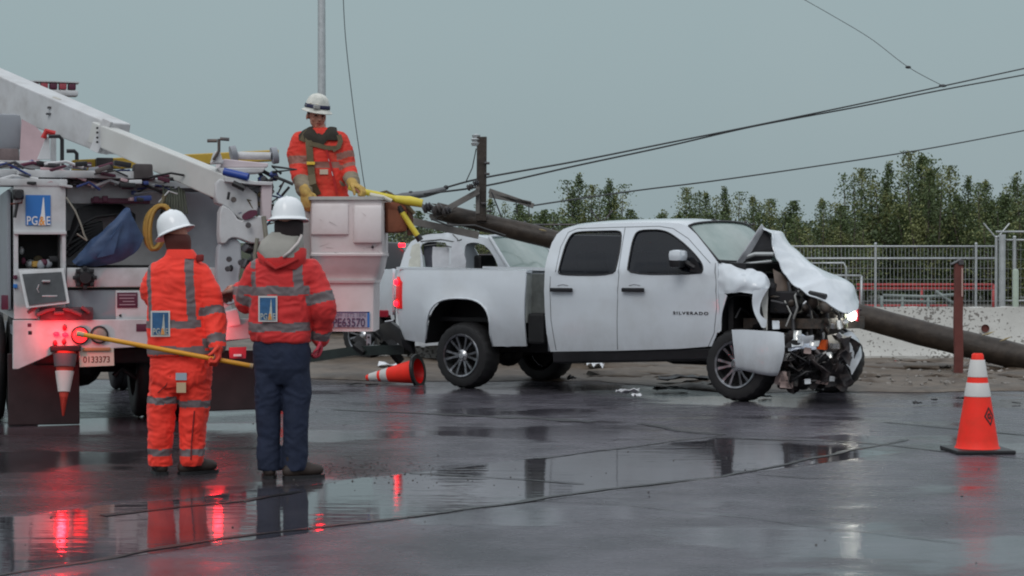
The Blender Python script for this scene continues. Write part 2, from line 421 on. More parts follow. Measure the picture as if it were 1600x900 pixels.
struct('ground', mb.obj('ground', GM, recalc=False))
mb = MB(); mb.quad((-900, 31, 0.012), (900, 31, 0.012), (900, 1500, 0.012), (-900, 1500, 0.012))
struct('yard', mb.obj('yard', mat('yard_gravel', (0.10, 0.095, 0.085), 0.9, var=0.4, vscale=0.6), recalc=False))
JOINT = mat('joint_tar', (0.012, 0.012, 0.013), 0.35)
def joint(name, pts, w, seed):
    P3 = [G(*p) for p in pts]; rows = []
    for i in range(len(P3) - 1):
        n = max(2, int((P3[i + 1] - P3[i]).length / 0.12))
        for k in range(n + (i == len(P3) - 2)):
            q = P3[i].lerp(P3[i + 1], k / n); d = (P3[i + 1] - P3[i]).normalized(); s = Vector((-d.y, d.x, 0))
            j = noise.noise(q * 1.9 + Vector((seed, 0, 0))) * 0.045
            ww = w * (0.55 + 0.9 * abs(noise.noise(q * 3.1 + Vector((0, seed, 0)))) * 1.6)
            rows.append([q + s * (j - ww / 2) + Vector((0, 0, 0.004)), q + s * (j + ww / 2) + Vector((0, 0, 0.004))])
    mb = MB(); mb.grid(rows); struct(name, mb.obj(name, JOINT, recalc=False))
joint('pavement_joint', [(-60, 909), (345, 843), (700, 800), (940, 765), (1130, 745), (1335, 703), (1420, 687)], 0.055, 1)
joint('pavement_joint', [(640, 739), (800, 748), (915, 756)], 0.04, 4)
joint('pavement_joint', [(840, 717), (1125, 681)], 0.035, 5)
joint('pavement_joint', [(1100, 684), (1340, 691), (1480, 706)], 0.05, 6)
joint('pavement_joint', [(1480, 706), (1700, 726)], 0.03, 16)
joint('pavement_joint', [(520, 640), (700, 648), (850, 655), (930, 659)], 0.16, 7)
joint('pavement_joint', [(1000, 662), (1060, 673), (1130, 680)], 0.12, 8)
joint('pavement_joint', [(1380, 660), (1620, 682)], 0.05, 9)
joint('pavement_crack', [(160, 806), (240, 797), (380, 783), (470, 768)], 0.06, 10)
joint('pavement_crack', [(820, 782), (980, 790), (1230, 818), (1500, 850)], 0.012, 11)
joint('pavement_crack', [(1180, 742), (1260, 748), (1330, 747)], 0.03, 12)

# wet mud and rubble strip between the pavement and the barrier
MUD = mat('wet_mud', (0.105, 0.078, 0.056), 0.55, var=0.5, vscale=1.6, dirt=(0.20, 0.165, 0.13), dirt_amt=0.6, dscale=5, bump=1.0, bscale=7)
mb = MB(); rows = []
X0, X1 = -14, 16
for j in range(60):
    v = j / 59; row = []
    for i in range(260):
        x = lerp(X0, X1, i / 259)
        yf = 21.3 + 0.7 * noise.noise(Vector((x * 0.6, 3, 0))) - 0.06 * x + 0.25 * noise.noise(Vector((x * 2.5, 1, 0))) + (1.6 if x < 1.0 else 1.6 * max(0, (2.4 - x) / 1.4))
        y = yf + (44 - yf) * v ** 1.6
        h = 0.05 * min(1, v * 14) * (0.7 + noise.noise(Vector((x * 0.8, y * 0.8, 0)))) + 0.03 * min(1, v * 20) * noise.noise(Vector((x * 4, y * 4, 2)))
        row.append(Vector((x, y, max(-0.02, h - 0.004 + 0.008))))
    rows.append(row)
mb.grid(rows); struct('mud_strip', mb.obj('mud_strip', MUD, smooth=True, recalc=False))

def rocks(name, n, xr, yr, smin, smax, m, label, seed, zfn=None):
    rnd = random.Random(seed); mb = MB()
    for _ in range(n):
        x, y = xr(rnd), yr(rnd); s = smin + (smax - smin) * rnd.random() ** 2.5
        r = bmesh.ops.create_icosphere(mb.b, subdivisions=1, radius=s)['verts']
        o = Vector((rnd.random() * 50, 0, 0))
        for v in r: v.co = v.co * (0.75 + 0.5 * noise.noise(v.co / s + o)); v.co.z *= 0.6
        bmesh.ops.translate(mb.b, vec=(x, y, (zfn(x, y) if zfn else 0) + s * 0.3), verts=r)
    o = mb.obj(name, m); o['kind'] = 'stuff'; o['label'] = label; o['category'] = 'gravel'; return o
PEB = mat('pebble', (0.085, 0.078, 0.074), 0.6, var=0.5, vscale=30)
RUB = mat('rubble', (0.24, 0.22, 0.20), 0.7, var=0.5, vscale=8)
def gx(r): return G(r.gauss(555, 55), 728).x
rocks('gravel', 520, lambda r: r.gauss(-1.05, 0.33), lambda r: r.gauss(13.2, 0.42), 0.003, 0.010, PEB, 'fine loose gravel spilled on the wet pavement beside the worker in jeans', 3)
rocks('gravel', 220, lambda r: r.uniform(-3, 3.5), lambda r: r.uniform(9, 20), 0.003, 0.011, PEB, 'sparse grit scattered across the open wet pavement', 5)
rocks('rubble', 900, lambda r: r.uniform(2.5, 9), lambda r: r.uniform(21.6, 27), 0.008, 0.07, RUB, 'pale rubble scattered over the mud in front of the barrier', 6, lambda x, y: 0.03)

# ================================================================== barrier, fences, yard
CONC = mat('spalled_concrete', (0.56, 0.56, 0.53), 0.85, var=0.12, vscale=1.5, bump=0.9, bscale=12)
def concrete_nodes():
    N, L = CONC.node_tree.nodes, CONC.node_tree.links; b = N['Principled BSDF']
    t = N.new('ShaderNodeTexCoord'); v = N.new('ShaderNodeTexNoise'); v.inputs['Scale'].default_value = 24; v.inputs['Detail'].default_value = 4
    L.new(t.outputs['Object'], v.inputs[0])
    v2 = N.new('ShaderNodeTexNoise'); v2.inputs['Scale'].default_value = 1.1; v2.inputs['Detail'].default_value = 4; L.new(t.outputs['Object'], v2.inputs[0])
    ad = N.new('ShaderNodeMath'); ad.operation = 'MULTIPLY_ADD'; L.new(v2.outputs[0], ad.inputs[0]); ad.inputs[1].default_value = 0.75; L.new(v.outputs[0], ad.inputs[2])
    sx = N.new('ShaderNodeSeparateXYZ'); L.new(t.outputs['Object'], sx.inputs[0]); gx_ = N.new('ShaderNodeMapRange'); gx_.inputs[1].default_value = -.3; gx_.inputs[2].default_value = .8; gx_.inputs[3].default_value = .01; gx_.inputs[4].default_value = -.075; L.new(sx.outputs['X'], gx_.inputs[0])
    a2 = N.new('ShaderNodeMath'); a2.operation = 'ADD'; L.new(ad.outputs[0], a2.inputs[0]); L.new(gx_.outputs[0], a2.inputs[1])
    mr = N.new('ShaderNodeMapRange'); mr.inputs[1].default_value = 0.925; mr.inputs[2].default_value = 0.97; L.new(a2.outputs[0], mr.inputs[0])
    src = b.inputs['Base Color'].links[0].from_socket
    mx = N.new('ShaderNodeMix'); mx.data_type = 'RGBA'; L.new(mr.outputs[0], mx.inputs[0]); L.new(src, mx.inputs[6]); mx.inputs[7].default_value = (0.19, 0.18, 0.165, 1)
    L.new(mx.outputs[2], b.inputs['Base Color'])
concrete_nodes()
def barrier(x0, x1, Y, label, hole=None):
    prof = [(-0.30, 0), (-0.30, 0.08), (-0.15, 0.25), (-0.085, 0.80), (0.085, 0.80), (0.15, 0.25), (0.30, 0.08), (0.30, 0)]
    t = thing('concrete_barrier', label, 'barrier', ((x0 + x1) / 2, Y, 0), 0, 'concrete barriers between the mud and the yard')
    mb = MB(); rs = []; n = 90
    for i in range(n + 1):
        x = lerp(x0, x1, i / n) - (x0 + x1) / 2
        rs.append([Vector((x, p, z + (0.012 * noise.noise(Vector((x * 6 + x0, z * 9, p * 5))) if z > 0 else 0))) for p, z in prof])
    mb.rings(rs); mb.obj('block', CONC, t, smooth='auto')
    if hole:
        q = P(*hole, Y - 0.13); q = q - Vector(t.location)
        mb = MB(); mb.lathe([(0.0, 0.0), (0.045, 0.0), (0.06, 0.012), (0.06, 0.03)], 16, Matrix.Translation(q + Vector((0, -0.0, 0))) @ Matrix.Rotation(R(90), 4, 'X')); mb.obj('lifting_hole', REDST, t)
    return t
barrier(-2.2, 3.6, 28.1, 'pale concrete barrier seen low behind the tail of the white pickup')
barrier(3.62, 9.6, 27.9, 'long pale spalled concrete barrier with a rusty hole behind the fallen pole', (1539, 513))

def fence(name, label, x0, x1, Y, z0, z1, posts, rails, wires=0.09, hor=0.2, mw=0.0035, postr=0.03, m=STEEL, rr=0.022, Y1=None, arms=()):
    Y1 = Y if Y1 is None else Y1
    t = thing(name, label, 'fence', (0, 0, 0))
    def yy(x): return lerp(Y, Y1, (x - x0) / (x1 - x0))
    for x in posts:
        mb = MB(); mb.tube([(x, yy(x), 0), (x, yy(x), z1 + 0.06)], postr, 8)
        mb.ell((x, yy(x), z1 + 0.06), (postr * 1.15, postr * 1.15, postr), seg=8); mb.obj('post', m, t, smooth='auto')
    for z in rails:
        mb = MB(); mb.tube([(x0, Y, z), (x1, Y1, z)], rr, 6); mb.obj('rail', m, t, smooth=True)
    mb = MB(); n = int((x1 - x0) / wires)
    for i in range(n + 1):
        x = lerp(x0, x1, i / n); mb.tube([(x, yy(x) + .02, z0), (x + 0.0, yy(x) + .02, z1)], mw, 3, cap=False)
    k = int((z1 - z0) / hor)
    for i in range(k + 1):
        z = lerp(z0, z1, i / k); mb.tube([(x0, Y + .025, z), (x1, Y1 + .025, z)], mw, 3, cap=False)
    mb.obj('wire_mesh', m, t)
    for x in arms:
        for s in (-1, 1):
            mb = MB(); mb.tube([(x, yy(x), z1 + .03), (x + s * 0.28, yy(x), z1 + 0.36)], 0.016, 6); mb.obj('barbed_wire_arm', m, t)
    return t
def fx(px, Y): return P(px, 400, Y).x
zr = P(1400, 385, 42).z
fence('wire_fence', 'low galvanised wire fence running behind the concrete barrier', fx(1180, 42), fx(1556, 42), 42, 0.1, zr,
      [fx(q, 42) for q in (1190, 1368, 1525)], [zr, P(1400, 404, 42).z, 0.12], wires=0.085, hor=0.22, mw=0.0058)
zr2 = P(1580, 375, 40).z
tf = fence('wire_fence', 'taller wire fence with barbed wire arms at the right edge', fx(1556, 40), fx(1760, 40), 40, 0.1, zr2,
      [fx(1557, 40), fx(1585, 40), fx(1640, 40)], [zr2, P(1580, 362, 40).z, P(1580, 470, 40).z], wires=0.09, hor=0.2, mw=0.004, postr=0.035, arms=(fx(1557, 40),))
mb = MB(); mb.tube([(fx(1566, 39.9), 39.9, 0), (fx(1566, 39.9), 39.9, zr2 + 0.12)], 0.07, 12); mb.obj('gate_post', STEEL, tf, smooth='auto')
zr3 = P(1000, 351, 46).z
fence('wire_fence', 'tall dark chain link fence behind the two pickups', fx(560, 46), fx(1180, 46), 46, 0.1, zr3,
      [fx(q, 46) for q in (575, 700, 820, 940, 1060, 1165)], [zr3, P(1000, 398, 46).z], wires=0.075, hor=0.075, mw=0.004, m=DSTEEL, postr=0.035, arms=(fx(940, 46),))
# steel frames stored in the yard behind the fence
def frame_rack(name, label, Y, bars, m, r, cat='rack', group=None):
    t = thing(name, label, cat, (P(bars[0][0][0], 400, Y).x, Y, 0), 0, group)
    o = Vector(t.location)
    for b in bars:
        mb = MB(); mb.tube([P(*q, Y) - o for q in b], r, 6); mb.obj('bar', m, t, smooth=True)
    return t
REDR = mat('bright_red_steel', (0.42, 0.06, 0.06), 0.45, var=0.2)
frame_rack('steel_rack', 'bright red welded steel rack lying low behind the fence', 45,
   [[(1338, 445), (1552, 445)], [(1338, 451), (1552, 451)], [(1552, 444), (1552, 500)], [(1340, 478), (1480, 478)], [(1345, 445), (1345, 500)], [(1440, 451), (1440, 500)]], REDR, 0.035, 'rack')
GRYG = mat('grey_green_steel', (0.22, 0.26, 0.25), 0.5, var=0.2)
frame_rack('steel_rack', 'grey green steel frame resting in front of the red rack', 44.3,
   [[(1380, 462), (1450, 464), (1500, 460)], [(1380, 470), (1462, 472)], [(1462, 455), (1500, 482)], [(1378, 462), (1378, 500)], [(1410, 463), (1410, 500)], [(1450, 464), (1450, 500)], [(1352, 485), (1500, 487)]], GRYG, 0.045, 'rack')
frame_rack('steel_rack', 'pale steel guard frame just behind the crumpled bonnet', 43.5,
   [[(1268, 500), (1268, 411), (1318, 411), (1322, 418), (1322, 500)], [(1268, 430), (1346, 431)], [(1346, 431), (1346, 500)]], STEEL, 0.028, 'rack')
q = P(1587, 420, 39.2)
t = thing('bollard', 'pale green post behind the tall fence at the right edge', 'bollard', (q.x, 39.2, 0))
mb = MB(); mb.lathe([(0.0, q.z), (0.05, q.z - .01), (0.065, q.z - .05), (0.065, 0.0)], 14); mb.obj('post', mat('pale_green', (0.42, 0.50, 0.42), 0.6, var=0.1), t, smooth='auto')

# broken, dark and light scraps of soil heaped along the mud strip
mb = MB(); rr_ = random.Random(12)
for k in range(60):
    x = rr_.uniform(1.2, 9.5); y = rr_.uniform(22.3, 27.3); s_ = rr_.uniform(.12, .45)
    q = bmesh.ops.create_icosphere(mb.b, subdivisions=2, radius=1)['verts']
    for v in q: v.co = Vector((v.co.x * s_ * 1.6, v.co.y * s_ * 1.2, v.co.z * s_ * .22)) * (0.8 + .5 * noise.noise(v.co * 2 + Vector((k, 0, 0)))); v.co += Vector((x, y, 0.02))
o = mb.obj('mud_heaps', MUD, smooth=True); o['kind'] = 'stuff'; o['label'] = 'low heaps of wet brown mud churned up before the barrier'; o['category'] = 'mud'
# ================================================================== trees
LEAF = []
for i, cc in enumerate(((0.090, 0.128, 0.044), (0.062, 0.092, 0.036), (0.185, 0.205, 0.075))):
    LEAF.append(mat('leaf_%d' % i, cc, 0.6, var=0.3, vscale=1.2))
BARK = mat('tree_bark', (0.10, 0.085, 0.07), 0.85, var=0.3)
def tree_mesh(seed, lead, spread, nleaf):
    rnd = random.Random(seed); tm = MB(); V, F, MI = [], [], []
    tm.tube([(0, 0, 0), (0.01, 0, .25), (0.0, 0.01, .6)], [0.028, 0.022, 0.012], 6)
    shoots = []
    for k in range(lead):
        a = rnd.uniform(0, 6.28); b0 = rnd.uniform(0.03, 0.22); top = 1.0 if k == 0 else rnd.uniform(0.5, 0.97)
        rr = (0.05 if k == 0 else spread * rnd.uniform(0.3, 1.0)) * (0.6 if top > .85 else 1.0); p0 = Vector((0, 0, b0)); p3 = Vector((math.cos(a) * rr, math.sin(a) * rr, top))
        p1 = p0.lerp(p3, 0.35) + Vector((math.cos(a) * rr * 0.35, math.sin(a) * rr * 0.35, -0.02)); p2 = p0.lerp(p3, 0.7) + Vector((math.cos(a), math.sin(a), 0)) * rr * 0.22
        tm.tube([p0, p1, p2, p3], [0.012, 0.008, 0.005, 0.0015], 5); shoots.append((p0, p1, p2, p3))
    def quad(c, s, mi):
        n = Vector((rnd.gauss(0, 1), rnd.gauss(0, 1), rnd.gauss(0, .7))).normalized(); u = n.orthogonal().normalized() * s; w = n.cross(u).normalized() * s * 0.62
        u2 = u; i = len(V); V.extend([c - u2, c - w * 0.9, c + u2, c + w * 0.9]); F.append((i, i + 1, i + 2, i + 3)); MI.append(mi)
    for _ in range(nleaf):
        sh = shoots[0] if rnd.random() < 0.12 else rnd.choice(shoots); t = rnd.random() ** 1.0
        a, b = (sh[0], sh[1]) if t < .33 else ((sh[1], sh[2]) if t < .66 else (sh[2], sh[3])); c = a.lerp(b, (t * 3) % 1.0)
        w = (0.010 + 0.052 * math.sin(math.pi * min(1, 0.12 + 0.86 * t)) ** 0.8) * min(1.25, 0.55 + 2.0 * abs(noise.noise(c * 5 + Vector((seed, 0, 0)))))
        gg = lambda s_: max(-1.7 * s_, min(1.7 * s_, rnd.gauss(0, s_)))
        c = c + Vector((gg(w), gg(w), gg(w * 1.1)))
        c.z = max(0.01, min(c.z, sh[3].z + .015))
        nn = noise.noise(c * 5 + Vector((0, seed, 0)))
        quad(c, rnd.uniform(0.006, 0.0135), 0 if nn < 0.1 and rnd.random() < .75 else (2 if nn > 0.05 else 1))
    me = bpy.data.meshes.new('crown'); me.from_pydata(V, [], F); me.update()
    for m in LEAF: me.materials.append(m)
    me.polygons.foreach_set('material_index', MI)
    bmesh.ops.recalc_face_normals(tm.b, faces=tm.b.faces[:]); tr = bpy.data.meshes.new('trunk'); tm.b.to_mesh(tr); tm.b.free(); tr.materials.append(BARK)
    return tr, me
TV = [tree_mesh(11, 11, 0.30, 9500), tree_mesh(12, 16, 0.38, 12000), tree_mesh(13, 8, 0.24, 8000), tree_mesh(14, 18, 0.42, 13000)]
def place_tree(px, py, Y, k, label, sx=1.0, name='young_tree'):
    q = P(px, py, Y); t = thing(name, label, 'tree', (q.x, Y, 0), random.uniform(0, 6.28), 'trees in a row behind the yard fence')
    t.scale = (q.z * sx, q.z * sx, q.z)
    for nm, me in zip(('trunk', 'crown'), TV[k]):
        o = bpy.data.objects.new(nm, me); C.objects.link(o); o.parent = t
    return t
TR = [  # px, top, variant, distance, label
 (660, 338, 3, 66, 'low leafy tree glimpsed between the bucket and the crossarm'),
 (770, 318, 1, 70, 'pale green bushy tree just right of the upright crossarm'),
 (812, 328, 3, 66, 'low bushy tree under the lowest power line'),
 (848, 336, 3, 64, 'lowest bushy tree directly above the crushed white roof'),
 (903, 280, 2, 72, 'tall thin tree with a single spire above the rear cab window'),
 (922, 298, 0, 70, 'leafy tree leaning against the tall spire above the rear cab window'),
 (955, 288, 2, 68, 'narrow tall tree above the pillar between the cab windows'),
 (990, 336, 3, 65, 'low tree peeping over the middle of the cab roof'),
 (1030, 342, 3, 64, 'lowest tree peeping over the front of the cab roof'),
 (1068, 302, 0, 71, 'loose branching tree above the front end of the cab roof'),
 (1108, 308, 1, 68, 'loose wide tree above the windscreen of the near pickup'),
 (1136, 300, 2, 72, 'slim tree above the top of the windscreen'),
 (1172, 314, 1, 67, 'rounded tree just left of the peak of the bent bonnet'),
 (1204, 320, 0, 66, 'rounded tree just right of the peak of the bent bonnet'),
 (1240, 322, 3, 68, 'wide rounded tree above the raised bonnet'),
 (1285, 318, 1, 65, 'dark dense tree where the fence top rail begins'),
 (1316, 330, 3, 64, 'low dense tree left of the tall spiky clump'),
 (1352, 272, 0, 69, 'spiky tree at the left side of the tall clump'),
 (1384, 262, 2, 71, 'thin spire in the left half of the tall clump'),
 (1414, 246, 0, 69, 'tallest spiky tree of the row'),
 (1440, 248, 2, 67, 'spire beside the tallest tree of the row'),
 (1458, 270, 1, 66, 'broad tree in the middle of the tall clump'),
 (1488, 268, 0, 70, 'rounded tall tree above the red post'),
 (1518, 284, 2, 68, 'thin spire right of the red post'),
 (1544, 290, 1, 66, 'broad dark tree left of the barbed wire arms'),
 (1572, 312, 3, 65, 'lower tree behind the barbed wire arms'),
 (1590, 286, 2, 70, 'slim tree near the right edge of the view'),
 (1625, 270, 0, 68, 'tree cut off by the right edge of the view')]
for px, py, k, Y, lb in TR:
    place_tree(px, py - 6, Y, k, lb, sx=1.0 if k != 3 else 1.5)
# unbroken scrub under and behind the trees
def scrub():
    rnd = random.Random(77); V, F, MI = [], [], []
    for _ in range(60000):
        x = rnd.uniform(fx(480, 74), fx(1720, 74)); Y = rnd.uniform(66, 76)
        px = 800 + x * FPX / Y
        hmax = (2.3 + 1.6 * (0.5 + noise.noise(Vector((x * 0.5, 0, 3))))) if px < 1240 else (2.7 + 1.1 * noise.noise(Vector((x * 0.3, 0, 3))))
        if px > 1330: hmax += 0.7
        if px < 1240: hmax = min(hmax, 3.3)
        if px < 740: hmax = min(hmax, 2.7)
        z = rnd.random() ** 0.8 * hmax; c = Vector((x, Y, z)); s = rnd.uniform(0.035, 0.085)
        n = Vector((rnd.gauss(0, 1), rnd.gauss(0, 1), rnd.gauss(0, 1))).normalized(); u = n.orthogonal().normalized() * s; w = n.cross(u).normalized() * s * .7
        i = len(V); V.extend([c - u, c - w, c + u, c + w]); F.append((i, i + 1, i + 2, i + 3)); MI.append(1 if noise.noise(c * 0.8) < 0.08 else 0)
    me = bpy.data.meshes.new('scrub'); me.from_pydata(V, [], F); me.update()
    for m in LEAF: me.materials.append(m)
    me.polygons.foreach_set('material_index', MI)
    o = linkmesh('scrub', me); o['kind'] = 'stuff'; o['label'] = 'dense dark green scrub under the row of young trees'; o['category'] = 'scrub'
scrub()
mb = MB(); rows = []
for j in range(4):
    rows.append([Vector((-70 + i * 1.5, 82 + j * 6, (0 if j == 0 else 2.3 + 0.6 * noise.noise(Vector((i * .2, j, 0)))) )) for i in range(100)])
mb.grid(rows); struct('hills', mb.obj('hills', mat('far_scrub', (0.045, 0.055, 0.028), 0.9, var=0.4, vscale=0.5), smooth=True, recalc=False))

# ================================================================== poles and wires
# steel street light pole behind the worker in the bucket
q = P(503, 400, 60)
t = thing('street_light_pole', 'tall thin galvanised steel pole rising behind the worker in the bucket', 'pole', (q.x, 60, 0))
mb = MB(); mb.lathe([(0.0, 0), (0.2, 0), (0.2, 0.03), (0.14, 0.06), (0.135, 6), (0.11, 14), (0.09, 15)], 16); mb.obj('pole', STEEL, t, smooth='auto')
# broken utility pole leaning down from the right, its top above the crushed roof
BUTT = P(1700, 584, 24.8); TOP = P(682, 330, 26.2)
t = thing('utility_pole', 'broken dark wooden utility pole lying on the crushed roof behind the near pickup', 'utility pole', (0, 0, 0))
mb = MB(); n = 40; pts, rs = [], []
for i in range(n + 1):
    v = i / n; q = BUTT.lerp(TOP, v); pts.append(q + Vector((0, 0, 0.02 * noise.noise(q * .7)))); rs.append(lerp(0.185, 0.125, v) * (1 + 0.03 * noise.noise(q * 3)))
mb.tube(pts, rs, 22)
for v in mb.b.verts: v.co += noise.noise_vector(Vector((v.co.x * .8, v.co.y * 9, v.co.z * 9))) * .012
mb.obj('shaft', WOOD, t, smooth='auto')
SPL = mat('raw_splinter', (.36, .29, .15), .7, var=.3)
for (x, y, dx, dy) in ((1534, 524, 20, -6), (1562, 533, 18, -7), (1494, 519, 8, -3), (700, 326, 14, -3), (842, 358, 12, 3)):
    mb = MB(); a_, b_ = P(x, y, lerp(24.8, 26.2, (1700 - x) / 1018) - .185), P(x + dx, y + dy, lerp(24.8, 26.2, (1700 - x) / 1018) - .16); mb.tube([a_, (a_ + b_) / 2 + Vector((0, -.01, 0)), b_], [.004, .014, .003], 5); mb.obj('splinter', SPL, t)
for k in range(9):
    a_ = TOP + Vector((random.uniform(-.02, .02), random.uniform(-.09, .09), random.uniform(-.09, .09))); mb = MB(); mb.tube([a_ + (BUTT - TOP).normalized() * .1, a_ - (BUTT - TOP).normalized() * random.uniform(.06, .22)], [.03, .004], 5); mb.obj('splinter', WOOD, t)
TPOLE = t
AY = 25.95
def bar3(mb, a, b, w, h):
    a, b = Vector(a), Vector(b); d = (b - a).normalized(); s = d.cross(Vector((0, 1, 0))).normalized() * w; y = d.cross(s).normalized() * h
    mb.rings([[p + s + y, p - s + y, p - s - y, p + s - y] for p in (a, b)])
mb = MB(); bar3(mb, P(752, 345, AY), P(753, 214, AY), 0.068, 0.055); mb.crumple(0.003, 6); mb.obj('crossarm', WOOD, t, bevel=0.006)
mb = MB(); bar3(mb, P(746.5, 334, AY - .01), P(746.5, 292, AY - .01), 0.028, 0.062); mb.obj('lit_edge_strip', WOODG, t, bevel=.004)  # pale strip added to imitate light on the crossarm's left face
mb = MB(); mb.lathe([(0.0, .0), (.06, 0.0), (.075, .04), (.05, .06), (.075, .09), (.05, .11), (.06, .15), (0, .17)], 14, Matrix.Translation(P(744, 228, AY))); mb.obj('insulator', STEEL, t, smooth='auto')
mb = MB(); mb.tube([P(744, 232, AY), P(738, 262, AY), P(727, 286, AY)], 0.008, 5); mb.obj('tie_wire', WIRE, t)
for a, b, w in (((672, 341), (748, 299), 0.04), ((764, 298), (834, 322), 0.035), ((764, 305), (830, 318), 0.03)):
    mb = MB(); bar3(mb, P(*a, AY - .12), P(*b, AY - .12), w, 0.04); mb.obj('brace', WOODG, t, bevel=0.004)
mb = MB(); bar3(mb, P(636, 344, AY + .1), P(748, 368, AY + .1), 0.05, 0.05); mb.obj('crossarm', WOODG, t, bevel=0.006)
for (x, y) in ((757, 255), (757, 272), (752, 318), (760, 330)):
    mb = MB(); mb.tube([P(x, y, AY - .09), P(x + 8, y, AY - .09)], 0.018, 6); mb.obj('bolt', DSTEEL, t)
for (x, y, s) in ((668, 324, 0.075), (684, 327, 0.085), (698, 330, 0.07), (735, 292, .05), (744, 286, .045)):
    mb = MB(); mb.lathe([(0.0, -s), (s * .7, -s), (s, -s * .5), (s * .6, -s * .2), (s, .1 * s), (s * .6, s * .4), (s * .8, s * .7), (0, s)], 12, Matrix.Translation(P(x, y, AY - .2)) @ Matrix.Rotation(R(65), 4, 'Y')); mb.obj('insulator', DSTEEL, t, smooth='auto')
mb = MB(); mb.tube([P(674, 342, 25.7), P(700, 352, 25.7), P(742, 352, 25.7), P(790, 368, 25.7)], 0.014, 5); mb.tube([P(768, 300, 25.7), P(776, 320, 25.7), P(784, 340, 25.7)], 0.010, 5)
mb.tube([P(806, 312, 25.7), P(808, 334, 25.7)], 0.008, 5); mb.tube([P(826, 320, 25.7), P(827, 338, 25.7)], 0.008, 5); mb.obj('loose_wire', WIRE, t)
# conduit arm to the left of the crossarm
t2 = thing('cable_riser', 'curved grey cable riser sticking out over the bucket edge', 'conduit', P(640, 306, 26.3))
o = P(640, 306, 26.3)
mb = MB(); mb.tube([P(600, 314, 26.3) - o, P(630, 307, 26.3) - o, P(665, 303, 26.3) - o, P(697, 295, 26.3) - o], [0.05, 0.055, 0.05, 0.035], 10); mb.obj('conduit', mat('grey_conduit', (0.13, 0.14, 0.15), 0.5, var=.2), t2, smooth='auto')
for x, y in ((610, 304), (642, 302), (697, 293)):
    mb = MB(); mb.ell(P(x, y, 26.3) - o, (.04, .04, .035), seg=10); mb.obj('cap', WIRE, t2, smooth=True)

def wire(label, pts, r, spl=24, extra=None):
    P3 = [P(*p) for p in pts]; out = []
    for i in range(len(P3) - 1):
        p0 = P3[max(0, i - 1)]; p1 = P3[i]; p2 = P3[i + 1]; p3 = P3[min(len(P3) - 1, i + 2)]
        for k in range(spl):
            u = k / spl; out.append(0.5 * ((2 * p1) + (p2 - p0) * u + (2 * p0 - 5 * p1 + 4 * p2 - p3) * u * u + (3 * p1 - p0 - 3 * p2 + p3) * u ** 3))
    out.append(P3[-1]); mb = MB(); mb.tube(out, r, 6)
    for e in (extra or []): mb.ell(P(*e[:3]), (e[3], .05, .03), seg=8)
    o = mb.obj('power_line', WIRE, None, smooth=True); tag(o, label, 'cable', 'power lines sagging from the broken pole'); return o
wire('uppermost dark wire rising from the crossarm to the right edge', [(700, 292, 26.2), (760, 277, 26.4), (900, 252, 28), (1040, 224, 30), (1180, 196, 32), (1340, 163, 34), (1480, 133, 36), (1600, 107, 38), (1680, 90, 39)], 0.014)
wire('dark wire twisting just beneath the uppermost one', [(662, 303, 26.2), (760, 290, 26.4), (900, 259, 28), (1040, 229, 30), (1180, 197, 32), (1340, 167, 34), (1480, 139, 36), (1600, 117, 38), (1680, 101, 39)], 0.014)
wire('lowest dark wire running from the right crossarm brace to the right edge', [(834, 321, 26.2), (900, 311, 28), (1000, 297, 30), (1120, 282, 31), (1280, 259, 33), (1440, 234, 35), (1600, 204, 38), (1680, 188, 39)], 0.012)
wire('thin wire coming down from the top to join the upper pair', [(1240, -10, 41), (1300, 24, 40), (1360, 60, 39), (1418, 104, 37), (1473, 134, 36)], 0.007, extra=[(1419, 105, 37, .06), (1473, 134, 36, .08)])
wire('very thin loose wire hanging beside the worker in the bucket', [(536, -10, 27), (540, 60, 27), (551, 160, 27), (562, 240, 27), (571, 296, 27), (580, 311, 26.7), (602, 315, 26.3)], 0.0062)
# a far utility pole that carries them, seen between the trees: none in view

# rusty steel post in front of the fallen pole
q = G(1497, 592)
t = thing('steel_post', 'rusty red steel post with a dark bent cap standing in front of the fallen pole', 'post', (q.x, q.y, 0), R(8))
mb = MB(); H = 1.50
rs = []
for z in (-0.1, 0.35, 0.7, 1.1, H - .04):
    x = 0.012 * noise.noise(Vector((z * 2, 0, 0))); rs.append([Vector((x + a, b, z)) for a, b in ((-.055, -.03), (.055, -.03), (.055, .02), (.042, .02), (.042, -.018), (-.042, -.018), (-.042, .02), (-.055, .02))])
mb.rings(rs); mb.obj('channel', REDST, t, bevel=0.003)
mb = MB(); mb.box((-.03, 0, H - .02), (.16, .09, .012), Euler((0, R(-28), 0)).to_matrix()); mb.box((.02, 0, H - .03), (.07, .10, .06)); mb.obj('cap_plate', DSTEEL, t, bevel=.004)
mb = MB(); mb.box((.035, -.036, 1.22), (.018, .006, .36)); mb.obj('reflector_strip', mat('faded_strip', (.52, .36, .32), .5), t)
mb = MB(); mb.box((.0, 0, .03), (.2, .16, .05)); mb.crumple(.01, 8); mb.obj('foot', REDST, t)

